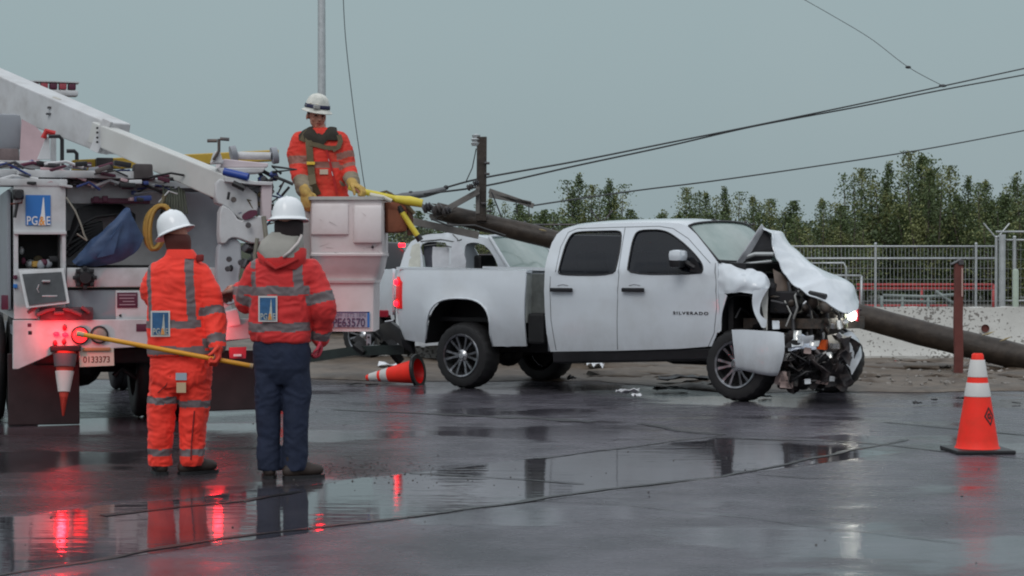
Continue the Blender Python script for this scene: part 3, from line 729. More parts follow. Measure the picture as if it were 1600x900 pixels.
# ================================================================== traffic cones
def cone(label, loc, M=None, h=0.71, mark=True, hollow=True, base=True, r0=0.152, r1=0.036, bs=.40, bm=None):
    t = thing('traffic_cone', label, 'traffic cone', loc, 0, 'orange traffic cones with pale collars')
    M = M or Matrix.Identity(4)
    th = .006
    def rad(z): return lerp(r0, r1, (z - .03) / (h - .03))
    mb = MB()
    prof = [(rad(.03) + .012, .03), (rad(.05), .05)] + [(rad(z), z) for z in (.1, .2, .3, .36, .5, .6)] + [(rad(h * .86), h * .86), (rad(h * .94) * .93, h * .94), (rad(h), h - .01), (rad(h) * .8, h), (rad(h) * .5, h), (rad(h) * .5, h - .03)]
    prof += [(rad(z) - th, z) for z in (.6, .4, .2, .03)] + [(rad(.03) - .002, .012)]
    mb.lathe(prof, 36, M); mb.obj('body', bm or CONE, t, smooth='auto')
    for a, b in ((.40, .50), (.54, .665)):
        if h > .7:
            mb = MB(); a2, b2 = a * h / .71, b * h / .71
            mb.lathe([(rad(a2) + .001, a2), (rad(a2) + .0035, a2 + .003), (rad(b2) + .0035, b2 - .003), (rad(b2) + .001, b2)], 36, M); mb.obj('collar', CONEW, t, smooth='auto')
    if base:
        mb = MB(); mb.box((0, 0, .016), (bs, bs, .032), bev=.012); bmesh.ops.transform(mb.b, matrix=M, verts=mb.b.verts[:]); mb.obj('base', BLACK, t, smooth='auto')
    if mark:
        mb = MB(); ang = R(-62)
        def pt(u, z, e=.003): 
            rr = rad(z) + e; a = ang + u / rr; return M @ Vector((rr * math.cos(a), rr * math.sin(a), z))
        cz = .285; W, Hh = .050, .074
        dia = [(0, Hh), (W, 0), (0, -Hh), (-W, 0)]
        for i in range(4):
            a, b = Vector(dia[i]), Vector(dia[(i + 1) % 4])
            for k in range(6):
                p, q_ = a.lerp(b, k / 6), a.lerp(b, (k + 1) / 6); pi, qi = p * .72, q_ * .72
                mb.quad(pt(p.x, cz + p.y), pt(q_.x, cz + q_.y), pt(qi.x, cz + qi.y), pt(pi.x, cz + pi.y))
        arc = [Vector((math.cos(a) * .015, math.sin(a) * .018)) for a in [R(40 + 30 * k) for k in range(10)]] + [Vector((.015, -.002)), Vector((.002, -.002))]
        for i in range(len(arc) - 1):
            p, q_ = arc[i], arc[i + 1]; d = (q_ - p).normalized() * .0065; s = Vector((-d.y, d.x))
            mb.quad(pt((p + s).x, cz + (p + s).y), pt((q_ + s).x, cz + (q_ + s).y), pt((q_ - s).x, cz + (q_ - s).y), pt((p - s).x, cz + (p - s).y))
        mb.obj('diamond_mark', PBLACK, t)
    return t
g = G(1527, 706)
cone('upright orange traffic cone with black diamond mark and black base at the right front', g, Matrix.Rotation(R(4), 4, 'Z'), h=0.765, r0=.165, r1=.044, bs=.46)
# cone knocked over under the tail, its hollow base towards the camera
g = G(652, 601); ax = Vector((-.80, -.30, 0.02)).normalized()
Mc = Matrix.Translation((0.02, 0, .165)) @ Vector((0, 0, 1)).rotation_difference(Vector((-.86, .35, -.13)).normalized()).to_matrix().to_4x4()
tc_ = cone('orange traffic cone knocked over beside the rear wheel of the near pickup', g, Mc, h=0.71, mark=False, base=False)
mb = MB(); mb.lathe([(.150, .0), (.20, .0), (.205, .015), (.20, .035), (.155, .035)], 40, Mc); mb.obj('base', BLACK, tc_, smooth='auto')
mb = MB(); mb.lathe([(0, .30), (.095, .22), (.150, .008)], 40, Mc); mb.obj('inner_liner', mat('cone_inside', (0.85, 0.01, 0.012), .5), tc_, smooth=True)
g = G(441, 629)
cone('distant orange traffic cone glimpsed between the legs of the worker in jeans', g, h=0.715, mark=False)
# ================================================================== near white pickup (wrecked)
g1, g2 = G(722, 607), G(1152, 627.5)          # where the near rear and near front tyres stand
H_ANG = -math.atan2(g1.y - g2.y, g2.x - g1.x)
ex = Vector((math.cos(H_ANG), math.sin(H_ANG), 0)); ey = Vector((-math.sin(H_ANG), math.cos(H_ANG), 0))
WB = (g2 - g1).length
org = (g1 + g2) / 2 + ey * 0.95
F = Frame(org.x, org.y, H_ANG)
print('pickup heading', math.degrees(H_ANG), 'wheelbase', WB)
pk = thing('pickup_truck', 'white crew cab pickup with a smashed front end and bonnet buckled up', 'pickup', (org.x, org.y, 0), H_ANG)
BELT = 1.36
def Sx(z):
    if z < BELT: return 0.985 - 0.035 * ((z - 1.0) / 0.5) ** 2 + 0.010 * math.exp(-((z - 1.17) / .05) ** 2)
    return 0.978 - (z - BELT) * 0.42 - 0.05 * max(0, z - BELT - .1)
def side(px, py, S=Sx):
    y = -1.0
    for _ in range(8):
        p = F.on(px, py, 'y', y); y = -S(p.z)
    return p
def xz(pts, S=Sx): return [(lambda p: (p.x, p.z))(side(*q, S)) for q in pts]
def near(x, z, off=0.0, S=Sx): return Vector((x, -(S(z) + off), z))
# --- cab side with window openings
cab_out = [(851, 430), (855, 402), (862, 380), (870, 366), (880, 358), (898, 353), (930, 350), (962, 348.5), (1000, 347.5), (1040, 347.5), (1062, 349), (1074, 353),
           (1088, 366), (1104, 386), (1121, 409), (1122, 430), (1123, 470), (1124, 500), (1119, 524), (1112, 541), (1060, 545), (965, 548), (860, 549.5), (854, 520), (851, 480)]
w_rear = [(874, 430), (873, 422), (878, 402), (884, 382), (892, 367), (903, 362), (940, 361), (966, 360.5), (971, 364), (970, 382), (965, 410), (961, 430)]
w_front = [(981, 429), (983, 405), (988, 378), (994, 363), (1004, 359.5), (1030, 359), (1045, 363), (1066, 378), (1084, 395), (1096, 410), (1099, 421), (1096, 428)]
CO_, WR, WF = xz(cab_out), rounded(xz(w_rear), 2), rounded(xz(w_front), 2)
for sgn, nm in ((1, 'near'), (-1, 'far')):
    mb = MB(); sheet(mb, CO_, [WR, WF], 0.09, lambda x, z: Vector((x, -sgn * Sx(z), z)))
    mb.obj('cab_side', WHITE, pk, smooth='auto', solid=0.02)
# window glass set 18 mm in, black seals
def scale_poly(poly, k):
    cx = sum(p[0] for p in poly) / len(poly); cy = sum(p[1] for p in poly) / len(poly); return [(cx + (x - cx) * k, cy + (y - cy) * k) for x, y in poly]
for sgn in (1, -1):
    for poly in (WR, WF):
        mb = MB(); sheet(mb, scale_poly(poly, 1.02), [], 0.12, lambda x, z: Vector((x, -sgn * (Sx(z) - 0.014), z))); mb.obj('side_window', TINT, pk, smooth=True)
        mb = MB(); mb.tube([Vector((x, -sgn * (Sx(z) + 0.001), z)) for x, z in poly], 0.0085, 6, closed=True); mb.obj('window_seal', BLACK, pk, smooth=True)
# roof
rp = xz([(870, 366), (880, 358), (898, 353), (930, 350), (962, 348.5), (1000, 347.5), (1040, 347.5), (1062, 349), (1074, 353)])
mb = MB(); rows = []
for x, z in rp:
    s = Sx(z); rows.append([Vector((x, lerp(-s, s, k / 14), z + 0.055 * (1 - (2 * k / 14 - 1) ** 2) ** 0.6)) for k in range(15)])
mb.grid(rows); mb.obj('roof', WHITE, pk, smooth=True, solid=0.02)
# back wall of cab with window, cab corner
bp_ = xz([(870, 366), (860, 385), (852, 420), (850, 470), (856, 549)])
mb = MB(); rows = []
for x, z in bp_:
    s = Sx(z) - 0.01; rows.append([Vector((x - 0.04 * (1 - (2 * k / 10 - 1) ** 2), lerp(-s, s, k / 10), z)) for k in range(11)])
mb.grid(rows); mb.obj('cab_back', WHITE, pk, smooth=True, solid=0.02)
mb = MB(); x0 = bp_[1][0] - .04; mb.box((x0 - 0.005, 0, 1.62), (.02, 1.25, .34), bev=.008); mb.obj('rear_window', TINT, pk)
# windscreen
a0, a1 = xz([(1074, 353), (1121, 409)])
mb = MB(); rows = []
for j in range(13):
    v = j / 12; z = lerp(a0[1], a1[1], v); s = Sx(z) - 0.03; row = []
    for k in range(21):
        u = 2 * k / 20 - 1; bow = (1 - u * u)
        row.append(Vector((lerp(a0[0], a1[0], v) + 0.16 * bow * (0.6 + 0.4 * v), u * s, z + 0.055 * bow ** 0.6 * (1 - v) - 0.02 * bow * v)))
    rows.append(row)
mb.grid(rows); mb.obj('windscreen', GLASS, pk, smooth=True, solid=0.006)
for row, r in ((0, .014), (-1, .02)):
    mb = MB(); mb.tube([p + Vector((0.01, 0, .004)) for p in rows[row]], r, 6); mb.obj('windscreen_seal', BLACK, pk, smooth=True)
for e in (0, -1):
    mb = MB(); mb.tube([r_[e] + Vector((0, 0, .006)) for r_ in rows], .013, 6); mb.obj('windscreen_seal', BLACK, pk, smooth=True)
bl = rows[-1]
for (i0, i1, h) in ((3, 8, .1), (9, 15, .08)):
    mb = MB(); mb.tube([bl[i0] + Vector((.03, 0, .02)), lerp(rows[-4][i0 + 3], rows[-4][i0 + 3], 0) + Vector((.03, 0, .02)), rows[-3][i1] + Vector((.03, 0, .02))], .009, 6); mb.obj('wiper', BLACK, pk)
# roof antenna fin, cowl
q = side(1136, 352, lambda z: 0.0)
mb = MB(); mb.prism([(a0[0] + .0, -.012, a0[1] + .05), (a0[0] - .12, -.012, a0[1] + .055), (a0[0] - .10, -.012, a0[1] + .095), (a0[0] - .06, -.012, a0[1] + .09)], (0, .024, 0)); mb.obj('antenna_fin', BLACK, pk, bevel=.004)
mb = MB(); xs = a1[0]; mb.rings([[Vector((xs - .02, y, a1[1] + .0)), Vector((xs + .30, y, a1[1] - .02)), Vector((xs + .30, y, a1[1] - .10)), Vector((xs - .02, y, a1[1] - .10))] for y in (-.86, -.4, 0, .4, .86)]); mb.obj('cowl', BLACK, pk)
# dark cabin inside (seats and dashboard behind tinted glass)
mb = MB()
for x in (CO_[0][0] + .55, CO_[0][0] + 1.35):
    for y in (-.45, .45):
        mb.box((x, y, .95), (.5, .5, .25), bev=.05); mb.box((x - .22, y, 1.28), (.15, .48, .62), Euler((0, R(-10), 0)).to_matrix(), bev=.05); mb.box((x - .28, y, 1.62), (.09, .24, .16), bev=.03)
mb.obj('seats', BLACK, pk)
mb = MB(); mb.box((a1[0] - .12, 0, 1.2), (.4, 1.7, .3), bev=.06); mb.obj('dashboard', BLACK, pk)
mb = MB(); mb.box(((CO_[0][0] + a1[0]) / 2, 0, .66), (a1[0] - CO_[0][0] - .1, 1.84, .05)); mb.obj('floor_pan', DARK, pk)
# door seams
def seam(pts, name='door_seam', r=0.0036, m=mat('seam_grey', (.13, .14, .15), .5), off=.0008):
    L_ = xz(pts); out = []
    for i in range(len(L_) - 1):
        for k in range(8): out.append(near(lerp(L_[i][0], L_[i + 1][0], k / 8), lerp(L_[i][1], L_[i + 1][1], k / 8), off))
    out.append(near(*L_[-1], off)); mb = MB(); mb.tube(out, r, 5); return mb.obj(name, m, pk, smooth=True)
seam([(977, 355), (972, 385), (967, 430), (965, 470), (965, 546)])
seam([(1118, 411), (1119, 440), (1120, 480), (1116, 520), (1107, 541)])
seam([(860, 432), (861, 500), (869, 547)])
seam([(868, 425), (876, 386), (888, 363), (902, 357), (966, 355), (1030, 353.5), (1052, 357), (1076, 373), (1098, 398), (1110, 411)], r=.0035)
# handles
for cx_ in (879, 991):
    h = xz([(cx_ - 17, 453), (cx_ + 18, 453), (cx_, 453)])
    c = near(h[2][0], h[2][1], .03); L_ = abs(h[1][0] - h[0][0])
    mb = MB(); mb.box(c, (L_, .028, .046), bev=.012); ho = mb.obj('door_handle', BLACK, pk, smooth='auto')
    mb = MB(); mb.tube([near(c.x - .07, c.z + .05, .003), near(c.x, c.z + .062, .003), near(c.x + .07, c.z + .05, .003)], .004, 5); mb.obj('handle_recess', mat('recess_grey', (.3, .31, .33), .4), ho)
# mirror
q = near(*xz([(1072, 408)])[0])
mb = MB(); mb.box((q.x - .02, q.y - .15, q.z + .02), (.13, .27, .19), Euler((0, 0, R(12))).to_matrix(), bev=.05); mo = mb.obj('door_mirror', BLACK, pk, smooth='auto')
mb = MB(); mb.box((q.x - .01, q.y - .155, q.z + .058), (.148, .285, .125), Euler((0, 0, R(12))).to_matrix(), bev=.05); mb.obj('mirror_cap', WHITE, mo, smooth='auto')
mb = MB(); q2 = near(*xz([(1092, 418)])[0]); mb.prism([q2 + Vector((-.10, -.004, -.05)), q2 + Vector((.05, -.004, -.05)), q2 + Vector((-.04, -.004, .10)), q2 + Vector((-.10, -.004, .08))], (0, -.012, 0)); mb.tube([q2 + Vector((-.05, 0, 0)), q + Vector((0, -.06, .0))], .03, 8); mb.obj('mirror_mount', BLACK, mo)
# badge
b0, b1 = xz([(1048, 489), (1111, 489)])
text_obj('door_badge', 'SILVERADO', 0.044, facing(near((b0[0] + b1[0]) / 2, b0[1], .002), (1, 0, 0)), mat('badge_dark', (.05, .05, .055), .3, metal=.5), pk, sx=1.55, bold=.0006, spacing=1.3, depth=.004)
# rocker, frame rail, underbody
mb = MB(); r1, r2 = xz([(862, 549), (1112, 543)])
mb.rings([[Vector((x, -.935, z - .006)), Vector((x, -.92, z - .13)), Vector((x, -.70, z - .15)), Vector((x, -.70, z - .006))] for x, z in ((r1[0], r1[1]), (lerp(r1[0], r2[0], .5), (r1[1] + r2[1]) / 2), r2)]); mb.obj('rocker_panel', BLACK, pk, bevel=.015)
for s in (-1, 1):
    mb = MB(); mb.box((0.1, s * .45, .50), (4.9, .09, .16), bev=.01); mb.obj('chassis_rail', DARK, pk)
mb = MB(); mb.box((-.3, -.05, .46), (1.3, .5, .22), bev=.05); mb.tube([(-2.6, .55, .5), (-1.2, .3, .45), (.9, .3, .45)], .045, 8); mb.box((-1.1, .5, .5), (1.0, .4, .28), bev=.06); mb.box((.9, 0, .5), (.8, .5, .35), bev=.08); mb.obj('underbody', DARK, pk)
RX, FXX = -WB / 2, WB / 2
mb = MB(); mb.tube([(RX, -.8, .385), (RX, .8, .385)], .05, 10); mb.ell((RX, 0, .385), (.17, .2, .17)); mb.box((RX, -.5, .5), (1.3, .07, .04)); mb.box((RX, .5, .5), (1.3, .07, .04)); mb.obj('rear_axle', DARK, pk)
# --- bed
bed_out = [(625, 418), (660, 419), (720, 420.5), (780, 421.5), (822, 423), (821, 445), (819, 480), (820, 515), (823, 541), (778, 541), (772, 541),
           (767, 515), (760, 492), (749, 474), (735, 467), (700, 465.5), (683, 468), (674, 477), (669, 495), (668, 536), (645, 533), (630, 530), (622, 512), (616, 492), (612, 470), (612, 440), (616, 425)]
def Sb(z): return 0.985 - 0.06 * ((z - 1.02) / 0.42) ** 2
def arch_px(cx_, cy_, rx_, ry_, a0_, a1_, n=18, pw=.72):
    out = []
    for k in range(n + 1):
        a = R(lerp(a0_, a1_, k / n)); c_, s_ = math.cos(a), math.sin(a); out.append((cx_ + rx_ * math.copysign(abs(c_) ** pw, c_), cy_ - ry_ * math.copysign(abs(s_) ** pw, s_)))
    return out
ARCH = [(772, 541)] + arch_px(718, 520, 50, 54, 0, 180) + [(668, 536)]
bed_out = bed_out[:9] + ARCH + bed_out[20:]
BO = xz(bed_out, Sb)
bx0, bx1 = min(p[0] for p in BO), max(p[0] for p in BO); ztop = max(p[1] for p in BO)
arch = xz(ARCH[::-1], Sb)
def flare(x, z):
    d = min((Vector((x, z)) - Vector(p)).length for p in arch); return 0.03 * max(0, 1 - d / 0.13)
for sgn in (1, -1):
    mb = MB(); sheet(mb, BO, [], 0.08, lambda x, z: Vector((x, -sgn * (Sb(z) + flare(x, z) - 0.10 * max(0, (bx0 + .18 - x) / .18) ** 2), z)))
    mb.obj('bed_side', WHITE, pk, smooth='auto', solid=0.02)
    mb = MB(); mb.rings([[Vector((x, -sgn * (Sb(ztop) + .008), z)), Vector((x, -sgn * (Sb(ztop) - .10), z + .008)), Vector((x, -sgn * (Sb(ztop) - .10), z - .03)), Vector((x, -sgn * (Sb(ztop) + .008), z - .025))] for x, z in [(lerp(bx0 + .05, bx1, k / 8), lerp(BO[0][1], BO[4][1], k / 8) + .004) for k in range(9)]]); mb.obj('bed_rail', WHITE, pk, smooth='auto')
    mb = MB(); mb.tube([Vector((x, -sgn * (Sb(z) + .03), z)) for x, z in arch], .012, 6); mb.obj('arch_lip', WHITE, pk, smooth=True)
    mb = MB(); mb.rings([[Vector((x, -sgn * .95, z)) for x, z in arch], [Vector((lerp(x, RX, .05), -sgn * .56, z + .01)) for x, z in arch]], cap=False, closed_u=False); mb.obj('wheel_arch_liner', DARK, pk, smooth=True, solid=.01)
mb = MB(); mb.box(((bx0 + bx1) / 2, 0, .80), (bx1 - bx0 - .1, 1.5, .05)); mb.box((RX, .60, .85), (1.3, .05, .6)); mb.box((RX, -.56, .88), (1.25, .03, .55)); mb.obj('bed_floor', DARK, pk)
mb = MB(); mb.box((bx1 - .03, 0, 1.06), (.04, 1.86, .56), bev=.01)
for k in range(7): mb.box((bx1 - .005, -.75 + k * .25, 1.06), (.02, .10, .5), bev=.008)
mb.obj('bed_front_wall', mat('dull_grey_panel', (.30, .32, .31), .5, var=.3), pk)
# exposed dark inner structure seen through the gap between bed and cab
gx0, gx1 = BO[4][0], CO_[0][0]
mb = MB(); mb.box(((gx0 + gx1) / 2 - .0, -.55, .72), (.22, .8, .35), bev=.03); mb.box(((gx0 + gx1) / 2, .2, .75), (.2, 1.2, .3)); mb.obj('torn_mounts', DARK, pk)
mb = MB(); mb.prism([near(*p, -.13, Sb) for p in xz([(822, 428), (851, 428), (849, 500), (820, 500)], Sb)], (0, .02, 0)); mb.obj('gap_panel', mat('grubby_grey', (.12, .13, .125), .35, var=.4), pk)
# --- tail lamp, bumper, bent tailgate corner
tl = xz([(613, 432), (622, 432), (628, 441), (628, 482), (613, 482)], Sb)
mb = MB(); sheet(mb, tl, [], .05, lambda x, z: near(x, z, .012 - 0.10 * max(0, (bx0 + .18 - x) / .18) ** 2, Sb)); lo = mb.obj('tail_lamp', LAMPR2, pk, solid=.03)
for py in (441, 474):
    q = xz([(619, py)], Sb)[0]; mb = MB(); mb.ell(near(q[0], q[1], .0, Sb), (.035, .012, .035), seg=12); mb.obj('lamp_bulb', LAMPR, lo, smooth=True)
mb = MB(); rows = []
for j in range(9):
    v = j / 8; row = []
    for k in range(9):
        u = k / 8; a = F.on(lerp(614, 583, u), lerp(420, 492, v) + 6 * (1 - v) * u, 'y', -0.86 + .30 * u - .02 * math.sin(v * 3)); row.append(a)
    rows.append(row)
mb.grid(rows); mb.crumple(.012, 2.5, 3); mb.obj('tailgate', WHITE, pk, smooth=True, solid=.03)
mb = MB(); q = F.on(600, 490, 'y', -.80); mb.box(q, (.16, .05, .085), bev=.012); mb.obj('rear_reflector', mat('dark_red_lens', (.28, .015, .03), .2), pk)
mb = MB(); pts = [F.on(*p) for p in ((644, 540, 'y', -.80), (628, 528, 'y', -.90), (610, 515, 'y', -.84), (596, 520, 'y', -.6), (590, 530, 'y', -.2))]
rs = [[p + Vector((dx, dy, dz)) for dx, dy, dz in ((0, -.04, .11), (.03, -.05, 0), (.02, 0, -.11), (0, .06, -.10), (0, .06, .10))] for p in pts]
mb.rings(rs); mb.crumple(.02, 3, 5); mb.obj('rear_bumper', BLACK, pk, smooth='auto')
mb = MB(); a, b = F.on(602, 503, 'y', -.88), F.on(615, 501, 'y', -.88); mb.tube([a, b], .012, 6); mb.obj('chrome_strip', ALLOY, pk)
mb = MB(); a, b = F.on(640, 545, 'y', -.5), F.on(488, 558, 'y', -.5); d = F.on(560, 548, 'y', -.5)
mb.rings([[p + Vector((0, s1 * .10, s2 * .055)) for s1, s2 in ((-1, 1), (1, 1), (1, -1), (-1, -1))] for p in (a, d, b)]); mb.crumple(.015, 3, 2); mb.obj('torn_bumper_beam', mat('wet_black_beam', (.018, .026, .024), .3, var=.3), pk, smooth='auto')
mb = MB(); q = F.on(600, 535, 'y', -.4)
for k in range(9):
    mb.box(q + Vector((random.uniform(-.3, .25), random.uniform(-.3, .3), random.uniform(-.12, .1))), (random.uniform(.1, .4), .12, .06), Euler((random.random(), random.random(), random.random())).to_matrix(), bev=.01)
mb.obj('hitch_wreckage', DARK, pk)
# --- wheels
RIMM = mat('dull_rim', (.30, .31, .33), .28, metal=.9, var=.5, vscale=12, dirt=(.05, .045, .04), dirt_amt=.8, dscale=10)
def wheel(parent, c, steer=0.0, near_side=True, r=0.385, w=0.29, camber=0.0, rim_r=0.245, simple=False, style=6):
    """axis along local y; outer face towards -y for the near side"""
    s = -1 if near_side else 1
    M = Matrix.Translation(c) @ Matrix.Rotation(steer, 4, 'Z') @ Matrix.Rotation(camber, 4, 'X') @ Matrix.Rotation(R(90) * (1 if near_side else -1), 4, 'X')
    h = w / 2
    mb = MB(); prof = [(rim_r - .01, -h + .03), (rim_r + .01, -h), (r * .82, -h - .008), (r * .93, -h + .004), (r - .012, -h + .03), (r, -h + .06), (r + .004, 0), (r, h - .06), (r - .012, h - .03), (r * .93, h - .004), (r * .82, h + .008), (rim_r + .012, h), (rim_r - .01, h - .03)]
    n = 72; rs = []
    for rad_, hh in prof:
        ring = []
        for k in range(n):
            a = k * 2 * math.pi / n; dr = 0
            if rad_ > r * .9: dr = -.009 if (k + (0 if hh > 0 else 1)) % 3 == 0 else 0
            ring.append(M @ Vector(((rad_ + dr) * math.cos(a), (rad_ + dr) * math.sin(a), hh)))
        rs.append(ring)
    mb.rings(rs, cap=False); to = mb.obj('wheel', RUBBER, parent, smooth='auto')
    mb = MB(); mb.lathe([(rim_r + .012, h - .002), (rim_r + .002, h + .012), (rim_r - .016, h + .006), (rim_r - .022, h - .03), (rim_r - .04, -h + .04), (rim_r - .03, -h)], 48, M); mb.obj('rim', RIMM, to, smooth='auto')
    mb = MB(); mb.lathe([(0, h - .11), (rim_r - .03, h - .13)], 32, M); mb.obj('brake_backing', DARK, to)
    if not simple:
        mb = MB()
        for k in range(style):
            for dd in (-.10, .10):
                a = k * 2 * math.pi / style + dd; a2 = a + dd * 1.1
                p0 = Vector((math.cos(a) * .055, math.sin(a) * .055, h - .035)); p1 = Vector((math.cos(a2) * (rim_r - .02), math.sin(a2) * (rim_r - .02), h - .012))
                t_ = (p1 - p0).normalized(); u_ = t_.cross(Vector((0, 0, 1))).normalized() * .0125; d_ = Vector((0, 0, -.03))
                mb.rings([[M @ q for q in (p + u_ * f, p - u_ * f, p - u_ * f + d_, p + u_ * f + d_)] for p, f in ((p0, 1.3), (p0.lerp(p1, .5), .85), (p1, 1.25))])
        mb.obj('spokes', RIMM, to)
        mb = MB(); mb.lathe([(0, h + .0), (.032, h - .002), (.04, h - .015), (.068, h - .03), (.072, h - .06)], 24, M); mb.obj('hub_cap', ALLOY, to, smooth='auto')
    return to
wheel(pk, (RX, -.83, .385)); wheel(pk, (RX, .80, .385), near_side=False, simple=True)
wheel(pk, (FXX, -.84, .385), steer=R(-3), camber=R(-2))
q = F.loc(G(1289, 613)); q2 = Vector((q.x, q.y + .12, .375)); wheel(pk, (q2.x, q2.y, .375), steer=R(10), near_side=False, simple=True)

# ================================================================== smashed front of the near pickup
def pt(px, py, y): return F.on(px, py, 'y', y)
def gridpts(rows, sub=4):
    """rows of (px, py, y) control points -> smoothly interpolated grid"""
    def cr(a, b, c, d, u): return 0.5 * ((2 * b) + (c - a) * u + (2 * a - 5 * b + 4 * c - d) * u * u + (3 * b - a - 3 * c + d) * u ** 3)
    def line(L_):
        out = []
        for i in range(len(L_) - 1):
            a, b, c, d = L_[max(0, i - 1)], L_[i], L_[i + 1], L_[min(len(L_) - 1, i + 2)]
            out += [cr(a, b, c, d, k / sub) for k in range(sub)]
        return out + [L_[-1]]
    L1 = [line([pt(*q) for q in r]) for r in rows]
    cols = [line([r[i] for r in L1]) for i in range(len(L1[0]))]
    return [[c[j] for c in cols] for j in range(len(cols[0]))]
# bonnet: buckled sheet, near edge low, ridge in the middle, far half falling away
hood = [[(1206, 372, -.62), (1209, 400, -.68), (1226, 431, -.72), (1252, 452, -.74), (1280, 465, -.74), (1308, 480, -.70), (1326, 490, -.62)],
        [(1194, 356, -.35), (1214, 382, -.45), (1240, 412, -.5), (1268, 430, -.5), (1296, 446, -.48), (1320, 464, -.42), (1336, 486, -.30)],
        [(1189, 351, -.15), (1214, 366, -.15), (1238, 390, -.12), (1262, 406, -.1), (1292, 423, -.05), (1320, 442, .0), (1340, 470, .10)],
        [(1190, 362, .30), (1210, 374, .35), (1234, 398, .4), (1256, 414, .45), (1282, 432, .5), (1308, 450, .52), (1328, 478, .5)],
        [(1188, 385, .75), (1205, 398, .78), (1225, 416, .8), (1245, 430, .82), (1266, 446, .82), (1288, 464, .8), (1306, 486, .75)]]
gr = gridpts(hood, 12); mb = MB(); mb.grid(gr); mb.b.normal_update()
for v in mb.b.verts:
    q = v.co; a_ = q.x * .8 + q.y * .6; b_2 = q.z * 1.5 - q.x * .5
    cr_ = lambda t_, s_: 1 - 2 * abs(((t_ * s_) % 1.0) - .5) * 2 / 1
    f_ = .028 * (1 - abs(noise.noise(Vector((a_ * 1.9, b_2 * .8, 4.0)))) * 4.0) + .024 * (1 - abs(noise.noise(Vector((a_ * .9, b_2 * 2.4, 9.0)))) * 4.0) + .0035 * (1 - abs(noise.noise(q * 7)) * 4)
    v.co += v.normal * f_ * min(1.0, 1.0) + noise.noise_vector(q * 2.4) * .014
mb.obj('bonnet', WHITE, pk, smooth='auto', solid=.010)
# folded-back strip at the rear of the bonnet: its grey underside
hb = [[(1150, 412, -.70), (1164, 392, -.66), (1180, 368, -.5), (1190, 351, -.32)],
      [(1158, 414, -.66), (1172, 396, -.60), (1186, 374, -.44), (1196, 356, -.28)]]
gr = gridpts(hb, 4); mb = MB(); mb.grid(gr); mb.crumple(.006, 4, 2); mb.obj('bonnet_hinge_edge', mat('bonnet_underside', (.30, .31, .33), .45, var=.25), pk, smooth='auto', solid=.02)
mb = MB(); mb.grid(gridpts([[(1160, 412, -.45), (1206, 404, -.45)], [(1172, 394, -.45), (1207, 388, -.45)], [(1193, 356, -.28), (1209, 372, -.35)]], 4)); mb.obj('bonnet_liner', mat('liner_black', (.012, .012, .016), .7, var=.4), pk, solid=.01)
mb = MB(); mb.tube([pt(1158, 404, -.62), pt(1180, 397, -.6), pt(1210, 397, -.6)], .022, 8); mb.tube([pt(1166, 412, -.6), pt(1206, 408, -.6)], .014, 8); mb.obj('hinge_arm', mat('pale_metal', (.5, .52, .52), .35, metal=.3), pk, smooth='auto')
# near fender, crumpled over the wheel
fen = [[(1121, 409, -.90), (1140, 413, -.88), (1160, 418, -.86), (1178, 419, -.84), (1196, 428, -.80), (1204, 444, -.78)],
       [(1122, 430, -.975), (1140, 434, -.99), (1158, 438, -1.03), (1174, 440, -.98), (1190, 446, -.94), (1200, 452, -.88)],
       [(1123, 458, -.985), (1134, 458, -1.0), (1148, 457, -1.04), (1166, 457, -1.02), (1180, 463, -.97), (1184, 470, -.90)],]
gr = gridpts(fen, 9); mb = MB(); mb.grid(gr); mb.crumple(.020, 4.2, 6, .010, 13); mb.obj('front_fender', WHITE, pk, smooth='auto', solid=.012)
fen2 = [[(1123, 458, -.985), (1132, 459, -.99), (1136, 462, -.99)], [(1124, 490, -.985), (1127, 490, -.985), (1128, 490, -.985)], [(1120, 520, -.97), (1124, 519, -.97), (1127, 516, -.97)]]
mb = MB(); mb.grid(gridpts(fen2, 4)); mb.obj('front_fender', WHITE, pk, smooth=True, solid=.012)
fen3 = [[(1178, 455, -.98), (1190, 452, -.94), (1201, 450, -.9)], [(1176, 475, -.99), (1184, 476, -.96), (1190, 472, -.94)], [(1182, 495, -.99), (1186, 494, -.97), (1188, 490, -.96)], [(1190, 512, -.97), (1196, 512, -.95), (1198, 500, -.94)]]
mb = MB(); mb.grid(gridpts(fen3, 5)); mb.crumple(.012, 6, 9); mb.obj('torn_fender_flap', WHITE, pk, smooth='auto', solid=.012)
mb = MB(); mb.grid(gridpts([[(1188, 452, -.82), (1200, 448, -.80)], [(1190, 485, -.84), (1199, 485, -.82)], [(1192, 516, -.84), (1199, 516, -.82)]], 4)); mb.crumple(.008, 7, 2); mb.obj('fender_support', mat('primer_white', (.62, .62, .58), .45, var=.25, dirt=(.1, .1, .08), dirt_amt=.5, dscale=12), pk, smooth='auto', solid=.015)
# wheel house behind the front wheel
al = [F.on(px, py, 'y', -.93) for px, py in ((1127, 520), (1128, 490), (1134, 468), (1150, 460), (1172, 462), (1184, 480), (1190, 515))]
mb = MB(); mb.rings([[p for p in al], [p + Vector((0, .5, .0)) for p in al]], cap=False, closed_u=False); mb.obj('wheel_arch_liner', DARK, pk, smooth=True, solid=.01)
q = F.on(1158, 500, 'y', -.45); mb = MB(); mb.box(q, (.95, .04, .75)); mb.obj('inner_wing', DARK, pk)
